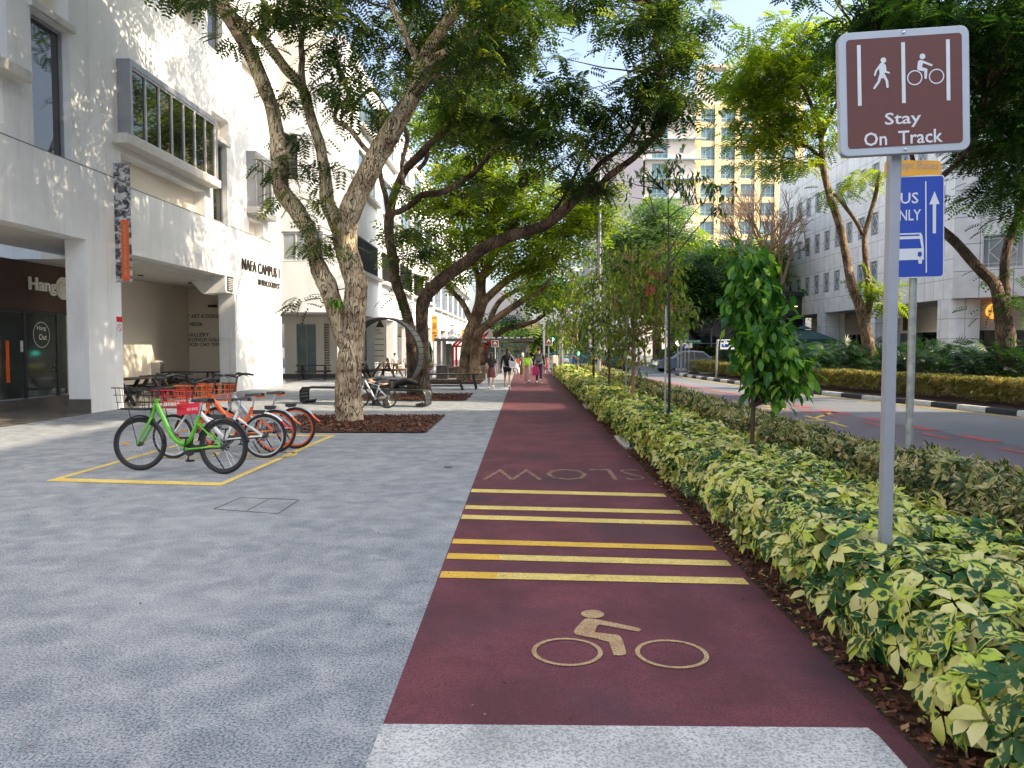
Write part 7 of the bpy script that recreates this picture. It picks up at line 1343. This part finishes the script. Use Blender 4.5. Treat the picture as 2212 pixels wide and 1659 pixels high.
def nafabanner(x0, x1, y0, y1, X, m, lab, c2):
    a = FX(x0, y0, X); Y = a.y; z1 = a.z; z0 = FX(x0, y1, X).z; c = D(x1, y0, Y); o = emp('banner', (a.x, Y, z0), lab, 'banner', 'enrolment banners on the arcade front'); w_ = c.x-a.x; h_ = z1-z0
    k = MB(); k.bb((0, 0, 0), (w_, .02, h_)); k.build('cloth', m, o); text('NAFA', (w_*.12, -.01, h_*.88), (1, 0, 0), (0, 0, 1), w_*.76, h_*.07, 'letter_black', 'lettering', o, .002, bold=.03)
    text('enrol', (w_*.16, -.01, h_*.30), (1, 0, 0), (0, 0, 1), w_*.66, h_*.08, 'letter_black', 'lettering', o, .002, bold=.03); text('now', (w_*.4, -.01, h_*.19), (1, 0, 0), (0, 0, 1), w_*.45, h_*.07, 'letter_black', 'lettering', o, .002, bold=.03)
    k = MB(); zz = h_*.62
    for i, (px_, q_) in enumerate(((.3, .1), (.55, -.1), (.7, .25))): k.mi(i % 2).bar((w_*px_, -.012, zz+h_*.12), (w_*(px_+q_*.4), -.012, zz-h_*.02), .005, w_*.16); k.mi(1).bar((w_*(px_+q_*.4), -.012, zz), (w_*(px_+q_*.2), -.012, zz-h_*.13), .005, w_*.10)
    k.build('printed_figures', [c2, 'cloth_navy'], o)
    k = MB(); k.tube([(-.5, .01, h_+.02), (w_, .01, h_+.02)], .02, 6); k.build('rod', 'frame_grey', o)
nafabanner(932, 945, 682, 737.5, -8.2, 'orange_banner', 'orange enrolment banner on the arcade front, nearest of three', 'red_plastic')
nafabanner(970, 982, 700, 742, -8.2, 'pale_banner', 'pale grey enrolment banner with a red umbrella print, middle of three', 'red_plastic')
nafabanner(997, 1005, 712, 745, -8.2, 'orange_banner', 'small orange enrolment banner, farthest of three', 'cloth_navy')
# ------------------------------------------------------------------ shelter, red frames, planters, street furniture
Ysh = 47.; a = D(937, 737, Ysh); c = D(1152, 737, Ysh); sh_ = emp('bus_shelter', (a.x, Ysh, 0), 'grey metal bus shelter with a long flat ribbed roof at the end of the plaza', 'bus shelter'); W_ = c.x-a.x; zr = a.z
k = MB(); k.bb((0, 0, zr), (W_, 2.2, zr+.10)); k.bb((0, -.1, zr+.11), (W_, 2.3, zr+.17)); k.build('roof', 'shelter_metal', sh_)
k = MB(); n = 16
for i in range(n): k.tube([(W_*i/n+.1, -.1, zr+.2), (W_*(i+1)/n-.05, -.1, zr+.2)], .06, 6)
k.build('gutter', 'steel', sh_)
for x in (946, 958, 1078.5, 1139):
    X = D(x, 780, Ysh).x-a.x; k = MB(); k.bb((X-.11, .4, 0), (X+.11, .62, zr-.002)); k.build('post', 'shelter_metal', sh_)
for x0, x1 in ((946, 976), (1050, 1076), (1085, 1135)):
    X0 = D(x0, 780, Ysh).x-a.x; X1 = D(x1, 780, Ysh).x-a.x; k = MB(); k.bb((X0+.13, 1.4, .25), (X1-.13, 1.43, zr-.15)); k.build('glass_screen', 'green_glass', sh_) if x0 != 1085 else None
mt_ = bpy.data.materials.new('clear_glass'); mt_.use_nodes = True; g_t = mt_.node_tree; tr_ = N(g_t, 'ShaderNodeBsdfTransparent'); tr_.inputs[0].default_value = (.8, .88, .86, 1); gl2 = N(g_t, 'ShaderNodeBsdfGlossy'); gl2.inputs['Roughness'].default_value = .05; mm = N(g_t, 'ShaderNodeMixShader'); mm.inputs[0].default_value = .18; g_t.links.new(tr_.outputs[0], mm.inputs[1]); g_t.links.new(gl2.outputs[0], mm.inputs[2]); g_t.links.new(mm.outputs[0], g_t.nodes['Material Output'].inputs[0]); M['clear_glass'] = mt_
X0 = D(1085, 780, Ysh).x-a.x; X1 = D(1135, 780, Ysh).x-a.x; k = MB(); k.bb((X0, 1.4, .25), (X1, 1.43, zr-.1)); k.build('glass_screen', 'clear_glass', sh_)
def houseframe(lab, x0, x1, ybase, ye, yp, Y, dep):
    a = D(x0, ye, Y); c = D(x1, ye, Y); zp = D(x0, yp, Y).z; W_ = c.x-a.x; o = emp('red_house_frame', (a.x, Y, 0), lab, 'pavilion frame', 'red house shaped frames'); ze = a.z; r_ = .07
    for y in (0, dep):
        k = MB(); k.bb((-r_, y-r_, 0), (r_, y+r_, ze)); k.build('post', 'red_steel', o); k = MB(); k.bb((W_-r_, y-r_, 0), (W_+r_, y+r_, ze)); k.build('post', 'red_steel', o)
        k = MB(); k.bar((0, y, ze), (W_/2, y, zp), .13, .13); k.bar((W_/2, y, zp), (W_, y, ze), .131, .131); k.build('gable', 'red_steel', o); k = MB(); k.bar((r_, y, ze-.03), (W_-r_, y, ze-.03), .11, .11); k.build('tie_beam', 'red_steel', o)
    for x, z in ((0, ze), (W_, ze), (W_/2, zp)): k = MB(); k.bar((x, r_, z), (x, dep-r_, z), .11, .11); k.build('purlin', 'red_steel', o)
    k = MB(); k.bb((0, 0, .0), (W_, dep, .12)); k.build('floor_deck', 'red_steel', o)
houseframe('red steel house shaped frame with the seated man inside, beside the shelter', 978, 1064, 797, 747, 706, 48.5, 2.6)
def planter(lab, x0, x1, yt0, yt1, Y, dep):
    a = D(x0, yt0, Y); c = D(x1, yt1, Y); k = MB(); k.prism([(a.x, Y, 0), (c.x, Y, 0), (c.x, Y, c.z), (a.x, Y, a.z)], (0, dep, 0)); tag(k.build('planter', 'planter_brown', bevel=.01), lab, 'planter', 'brown angular planters')
planter('boxy brown planter with pale cut facets left of the third tree', 942, 966, 790, 790, 40, 1.4); planter('long brown planter wedge behind the wooden table', 966, 1000, 795, 790, 41, 1.4); planter('dark wedge shaped planter rising right of the third tree', 1014, 1053, 796, 789, 39.6, 1.4)
# pole clock, lamps, signals, box
def lamp(lab, x, yb, yt, wpx, Y, arm=None, cross=None, group='street lamps'):
    p = D(x, yb, Y); t = D(x, yt, Y); o = emp('street_lamp', (p.x, Y, 0), lab, 'street lamp', group); r_ = wpx*.5*Y/FPX; k = MB(); k.tube([(0, 0, 0), (0, 0, t.z*.5), (0, 0, t.z)], [r_*1.15, r_, r_*.7], 12); k.build('pole', 'steel', o, smooth=True)
    if arm: e = D(arm[0], arm[1], Y); k = MB(); k.tube(*catmull([(0, 0, t.z-.1), ((e.x-p.x)*.25, 0, e.z-.02), ((e.x-p.x)*.7, 0, e.z)], [r_*.5]*3, 4), 8); k.build('arm', 'steel', o, smooth=True); k = MB(); k.prism([((e.x-p.x)*.45, -.16, e.z-.05), (e.x-p.x, -.13, e.z-.02), (e.x-p.x, .13, e.z-.02), ((e.x-p.x)*.45, .16, e.z-.05)], (0, 0, .14)); k.build('lamp_head', 'frame_grey', o, bevel=.03)
    if cross: z = D(x, cross[0], Y).z; k = MB(); k.tube([((cross[1]-x)*Y/FPX, 0, z), ((cross[2]-x)*Y/FPX, 0, z)], .03, 6); k.build('cross_arm', 'steel', o)
    return o
lamp('tall street lamp with a curved arm rising behind the saplings', 1293, 835, 332, 9.5, 35, (1434, 329), (440, 1240, 1355))
lamp('thick grey lamp post beyond the last sapling', 1213, 812, 560, 9, 50)
lamp('thin distant lamp post between the tree limbs', 1175, 800, 560, 4, 70); lamp('thinner far lamp post left of the distant one', 1150, 800, 640, 2.5, 90)
p = D(1190, 734, 60); o = emp('traffic_signal', (p.x, 60, 0), 'small traffic signal showing green above the brown warning sign', 'traffic light', 'green traffic signals'); k = MB(); k.tube([(.45, 0, 0), (.45, 0, p.z+.2)], .06, 8); k.tube([(.45, 0, p.z), (0.1, 0, p.z)], .04, 6); k.build('pole', 'frame_dark', o); k = MB(); k.bb((-.05, -.1, p.z-.3), (.55, .1, p.z+.3)); k.build('signal_box', 'frame_dark', o); k = MB(); k.ell((.1, -.12, p.z), (.16, .05, .16), 12, 8); k.build('green_lens', 'signal_green', o)
p = D(1248.5, 763.5, 45); o = emp('traffic_signal', (p.x, 45, 0), 'low traffic signal showing green among the sapling leaves', 'traffic light', 'green traffic signals'); k = MB(); k.tube([(0, .08, 0), (0, .08, p.z+.9)], .05, 8); k.build('pole', 'frame_dark', o); k = MB(); k.bb((-.16, -.02, p.z-.2), (.16, .2, p.z+.75)); k.build('signal_box', 'frame_dark', o); k = MB(); k.ell((0, -.04, p.z), (.11, .05, .11), 12, 8); k.build('green_lens', 'signal_green', o)
p = G(1199.5, 812); a = D(1194, 768, p.y); c = D(1205.5, 768, p.y); o = emp('control_cabinet', (p.x, p.y, 0), 'grey and beige electrical cabinet at the end of the shrub bed', 'cabinet'); w_ = c.x-a.x; k = MB(); k.bb((-w_/2, 0, 0), (w_/2, .5, a.z)); k.build('casing', 'cream_wall', o, bevel=.02); k = MB(); k.bb((-w_/2+.03, -.02, .05), (w_/2-.12, -.001, a.z*.62)); k.build('door', 'planter_brown', o)
ck = D(1049, 723, 52); o = emp('round_sign', (ck.x, 51.6, ck.z), 'round black and white roundel sign behind the third tree', 'round sign'); k = MB(); k.lathe([(.02, .04), (.52, .04), (.52, 0), (.46, -.01), (.01, -.01)], (0, 0, 0), 28, 'Y'); k.build('disc', 'white_paint', o); k = MB(); flat(k, [(-.22, -.3), (.1, -.05), (.28, .25), (-.05, .02)], -.02); k.build('emblem', 'letter_black', o); k = MB(); k.tube([(0, .1, -ck.z), (0, .1, 0)], .05, 8); k.build('pole', 'frame_dark', o)
# corner signs across the road
p = D(1446, 770, 47); o = emp('street_name_sign', (D(1434+0, 780, 50).x+1.3, 50, 0), 'green street name sign reading Prinsep Link on two grey posts at the corner', 'sign')
a = D(1687/1.0, 0, 50) if 0 else None
def zz6(x, y): return ((x/2.765+2500)/1.8228, (y/2.765+1200)/1.8228)
Yn = 48.; A = D(*zz6(518, 385), Yn); B = D(*zz6(722, 415), Yn); o.location = (A.x, Yn, 0); w_ = B.x-A.x
k = MB(); k.tube([(-.06, .02, 0), (-.06, .02, A.z)], .06, 8); k.build('post', 'galvanised', o); k = MB(); k.bb((0, 0, B.z), (w_, .03, A.z)); sn_ = k.build('sign_panel', 'sign_green', o) if 'sign_green' in M else k.build('sign_panel', 'green_canvas', o)
text('Prinsep Link', (w_*.05, -.01, B.z+.06), (1, 0, 0), (0, 0, 1), w_*.88, (A.z-B.z)*.55, 'white_vinyl', 'lettering', sn_, .002, bold=.01)
A2 = D(*zz6(555, 415), Yn-.4); B2 = D(*zz6(625, 470), Yn-.4); o = emp('back_of_sign', ((A2.x+B2.x)/2, Yn-.4, 0), 'pale blank back of a road sign on a thin post at the corner', 'sign'); k = MB(); k.tube([(0, .03, 0), (0, .03, A2.z)], .04, 8); k.build('post', 'galvanised', o); k = MB(); k.bb(((A2.x-B2.x)/2, 0, B2.z), ((B2.x-A2.x)/2, .02, A2.z)); k.build('sign_panel', 'cream_wall', o)
A3 = D(*zz6(528, 425), Yn+.6); B3 = D(*zz6(572, 488), Yn+.6); o = emp('crossing_sign', ((A3.x+B3.x)/2, Yn+.6, 0), 'blue pedestrian crossing sign beside the street name sign', 'sign'); k = MB(); k.tube([(0, .03, 0), (0, .03, A3.z)], .04, 8); k.build('post', 'galvanised', o); k = MB(); w_ = (B3.x-A3.x); k.bb((-w_/2, 0, B3.z), (w_/2, .02, A3.z)); q_ = k.build('sign_panel', 'blue_sign', o); k = MB(); flat(k, [(-w_*.36, B3.z+.08), (w_*.36, B3.z+.08), (0, A3.z-.1)], -.01); k.build('triangle', 'white_vinyl', q_)
p = D(*zz6(470, 420), Yn+1.5); o = emp('crossing_beacon', (p.x, Yn+1.5, 0), 'orange globe crossing beacon on a thin pole', 'beacon'); k = MB(); k.ell((0, 0, p.z), (.17, .17, .17), 14, 10); k.build('globe', 'lamp_glow', o, smooth=True); k = MB(); k.tube([(0, 0, 0), (0, 0, p.z-.15)], .05, 8); k.build('pole', 'galvanised', o)
Yp = 40.; A = D(*zz6(905, 395), Yp); B = D(*zz6(1190, 485), Yp); o = emp('parking_sign', (A.x, Yp, 0), 'wide parking guidance sign with a blue P on grey hoop posts', 'sign'); w_ = B.x-A.x; zb = .1
k = MB(); k.tube(*catmull([(-.05, .03, 0), (-.02, .03, A.z-.12), (.12, .03, A.z+.02), (w_-.12, .03, A.z+.02), (w_+.02, .03, A.z-.12), (w_+.02, .03, 0)], [.055]*6, 5), 8); k.build('hoop_post', 'steel', o, smooth=True)
k = MB(); k.bb((.12, 0, B.z), (w_-.05, .03, A.z-.07)); q_ = k.build('sign_panel', 'white_vinyl', o); k = MB(); k.bb((.2, -.01, B.z+.12), (.55, -.001, A.z-.16)); pq = k.build('parking_symbol', 'blue_sign', q_); text('P', (.29, -.014, B.z+.17), (1, 0, 0), (0, 0, 1), .17, .30, 'white_vinyl', 'lettering', pq, .002, bold=.03)
text('Sunshine Plaza', (.62, -.004, B.z+.22), (1, 0, 0), (0, 0, 1), w_*.5, .15, 'letter_black', 'lettering', q_, .002)
# green parasol outside the clad building
c = D(1736, 722, 50); o = emp('parasol', (c.x, 50, 0), 'dark green square parasol beside the first column across the road', 'parasol'); k = MB(); zt = D(1740, 706, 50).z; ze = D(1740, 733, 50).z
k.add([(-1.6, -1.3, ze), (1.6, -1.3, ze), (1.6, 1.3, ze), (-1.6, 1.3, ze), (-.35, -.3, zt-.2), (.35, -.3, zt-.2), (.35, .3, zt-.2), (-.35, .3, zt-.2)], [(0, 1, 5, 4), (1, 2, 6, 5), (2, 3, 7, 6), (3, 0, 4, 7)]); k.add([(-.45, -.4, zt-.15), (.45, -.4, zt-.15), (.45, .4, zt-.15), (-.45, .4, zt-.15), (0, 0, zt+.12)], [(0, 1, 4), (1, 2, 4), (2, 3, 4), (3, 0, 4)])
for p0, p1 in (((-1.6, -1.3), (1.6, -1.3)), ((1.6, -1.3), (1.6, 1.3)), ((-1.6, 1.3), (-1.6, -1.3))): k.quad((*p0, ze), (*p1, ze), (*p1, ze-.28), (*p0, ze-.28))
k.build('canopy', 'green_canvas', o); k = MB(); k.tube([(0, 0, 0), (0, 0, zt)], .04, 8); k.build('pole', 'frame_dark', o)
# ------------------------------------------------------------------ vehicles
mat('car_blue', (.12, .15, .22), .25, coat=1., var=.02); mat('car_black', (.015, .016, .02), .22, coat=1., var=.02); mat('tail_red', (.6, .01, .01), .25); mat('bus_blue', (.05, .16, .34), .35); mat('bus_white', (.6, .63, .66), .4)
def car(label, loc, rz, s, paint, suv=True, name='parked_car'):
    """front at +x"""
    o = emp(name, loc, label, 'car', None, rz, s); P = [(-2.25, .45), (-2.3, .8), (-2.2, 1.12), (-1.95, 1.2), (-1.45, 1.62), (-.6, 1.69), (.25, 1.66), (.75, 1.45), (1.2, 1.12), (1.9, 1.02), (2.25, .85), (2.35, .55), (2.3, .32), (-2.2, .32)]
    if not suv: P = [(x, z*.88 if z > 1 else z) for x, z in P]
    k = MB(); n_ = len(P); Wd = .92; vs = []
    for y, sh in ((-Wd, 1), (-Wd*.97, 0), (Wd*.97, 0), (Wd, 1)):
        for x, z in P: t = max(0, (z-1.1)/.6); yy = (abs(y)-.17*t)*(1 if y > 0 else -1); vs.append((x*(1 if sh == 0 else .985), yy*(1 if sh == 0 else 1.0), z if sh == 0 else .32+(z-.32)*.97))
    f = [tuple(range(n_)), tuple(3*n_+i for i in range(n_))[::-1]]
    for r_ in range(3): f += [(r_*n_+i, (r_+1)*n_+i, (r_+1)*n_+(i+1) % n_, r_*n_+(i+1) % n_) for i in range(n_)]
    k.add(vs, f); k.build('body', paint, o, smooth=False, bevel=.03)
    zc = .88 if not suv else 1.
    for sy in (-1, 1):
        for poly, nm in (([(-1.85, 1.17), (-1.4, 1.52), (-.7, 1.58), (-.7, 1.12)], 'side_window'), ([(-.62, 1.12), (-.62, 1.585), (.2, 1.56), (.62, 1.40), (.95, 1.12)], 'side_window')):
            k = MB(); k.prism([(x, sy*(Wd*1.008-.17*max(0, (z*zc-1.1)/.6)), z*zc) for x, z in poly], (0, sy*.008, 0)); k.build(nm, 'dark_glass', o)
        k = MB(); k.box((.85, sy*(Wd+.08), 1.12*zc), (.14, .16, .12)); k.build('wing_mirror', paint, o, bevel=.03)
        k = MB(); k.box((2.2, sy*.7, .84), (.2, .3, .12)); k.build('headlight', 'chrome', o, bevel=.02); k = MB(); k.box((-2.26, sy*.76, 1.0*zc), (.12, .26, .2)); k.build('tail_light', 'tail_red', o, bevel=.02)
        for x in (-1.4, 1.42):
            k = MB(); k.lathe([(.05, -.11), (.30, -.11), (.345, -.08), (.345, .08), (.30, .11), (.05, .11)], (x, sy*.80, .345), 24, 'Y'); w_ = k.build('wheel', 'rubber', o, smooth=True); k = MB(); k.lathe([(.02, .0), (.21, 0), (.23, -.02*sy)], (x, sy*.915, .345), 16, 'Y'); k.build('hubcap', 'silver_rim', w_)
    k = MB(); k.prism([(.72, -.68, 1.47*zc), (.72, .68, 1.47*zc), (1.17, .78, 1.145*zc), (1.17, -.78, 1.145*zc)], (.02, 0, .015)); k.build('windscreen', 'dark_glass', o); k = MB(); k.prism([(-1.5, -.66, 1.59*zc), (-1.5, .66, 1.59*zc), (-1.93, .75, 1.24*zc), (-1.93, -.75, 1.24*zc)], (-.02, 0, .015)); k.build('rear_window', 'dark_glass', o)
    k = MB(); k.box((2.33, 0, .5), (.06, .9, .2)); k.build('grille', 'frame_dark', o); return o
p = D(1481, 790, 49.5); car('blue grey sport utility car waiting behind the clipped hedge in the side street', (p.x+.1, 51, 0), R(188), .84, 'car_blue')
p = D(1349, 790, 47); car('black car on the main road seen through the sapling leaves', (p.x-.2, 50, 0), R(78), .86, 'car_black', False)
p = D(1265, 790, 60); car('bluish taxi with a lit red tail light far along the road', (p.x, 66, 0), R(90), .9, 'bus_blue', False)
p = D(1180, 790, 96); o = emp('bus', (p.x+1.2, 98, 0), 'blue and white bus at the end of the street beyond the cabinet', 'bus', sc=.85); k = MB(); k.bb((-1.2, 0, .4), (1.2, 9, 3.0)); k.build('body', 'bus_white', o, bevel=.1); k = MB(); k.bb((-1.05, -.03, 1.5), (1.05, -.002, 2.5)); k.build('windscreen', 'dark_glass', o); k = MB(); k.bb((-1.15, -.04, .5), (1.15, -.001, 1.35)); k.build('front_panel', 'bus_blue', o)
for sy in (-1, 1): k = MB(); k.lathe([(.05, -.15), (.45, -.12), (.45, .12), (.05, .15)], (sy*1.05, 1.5, .45), 16, 'X'); k.build('wheel', 'rubber', o)
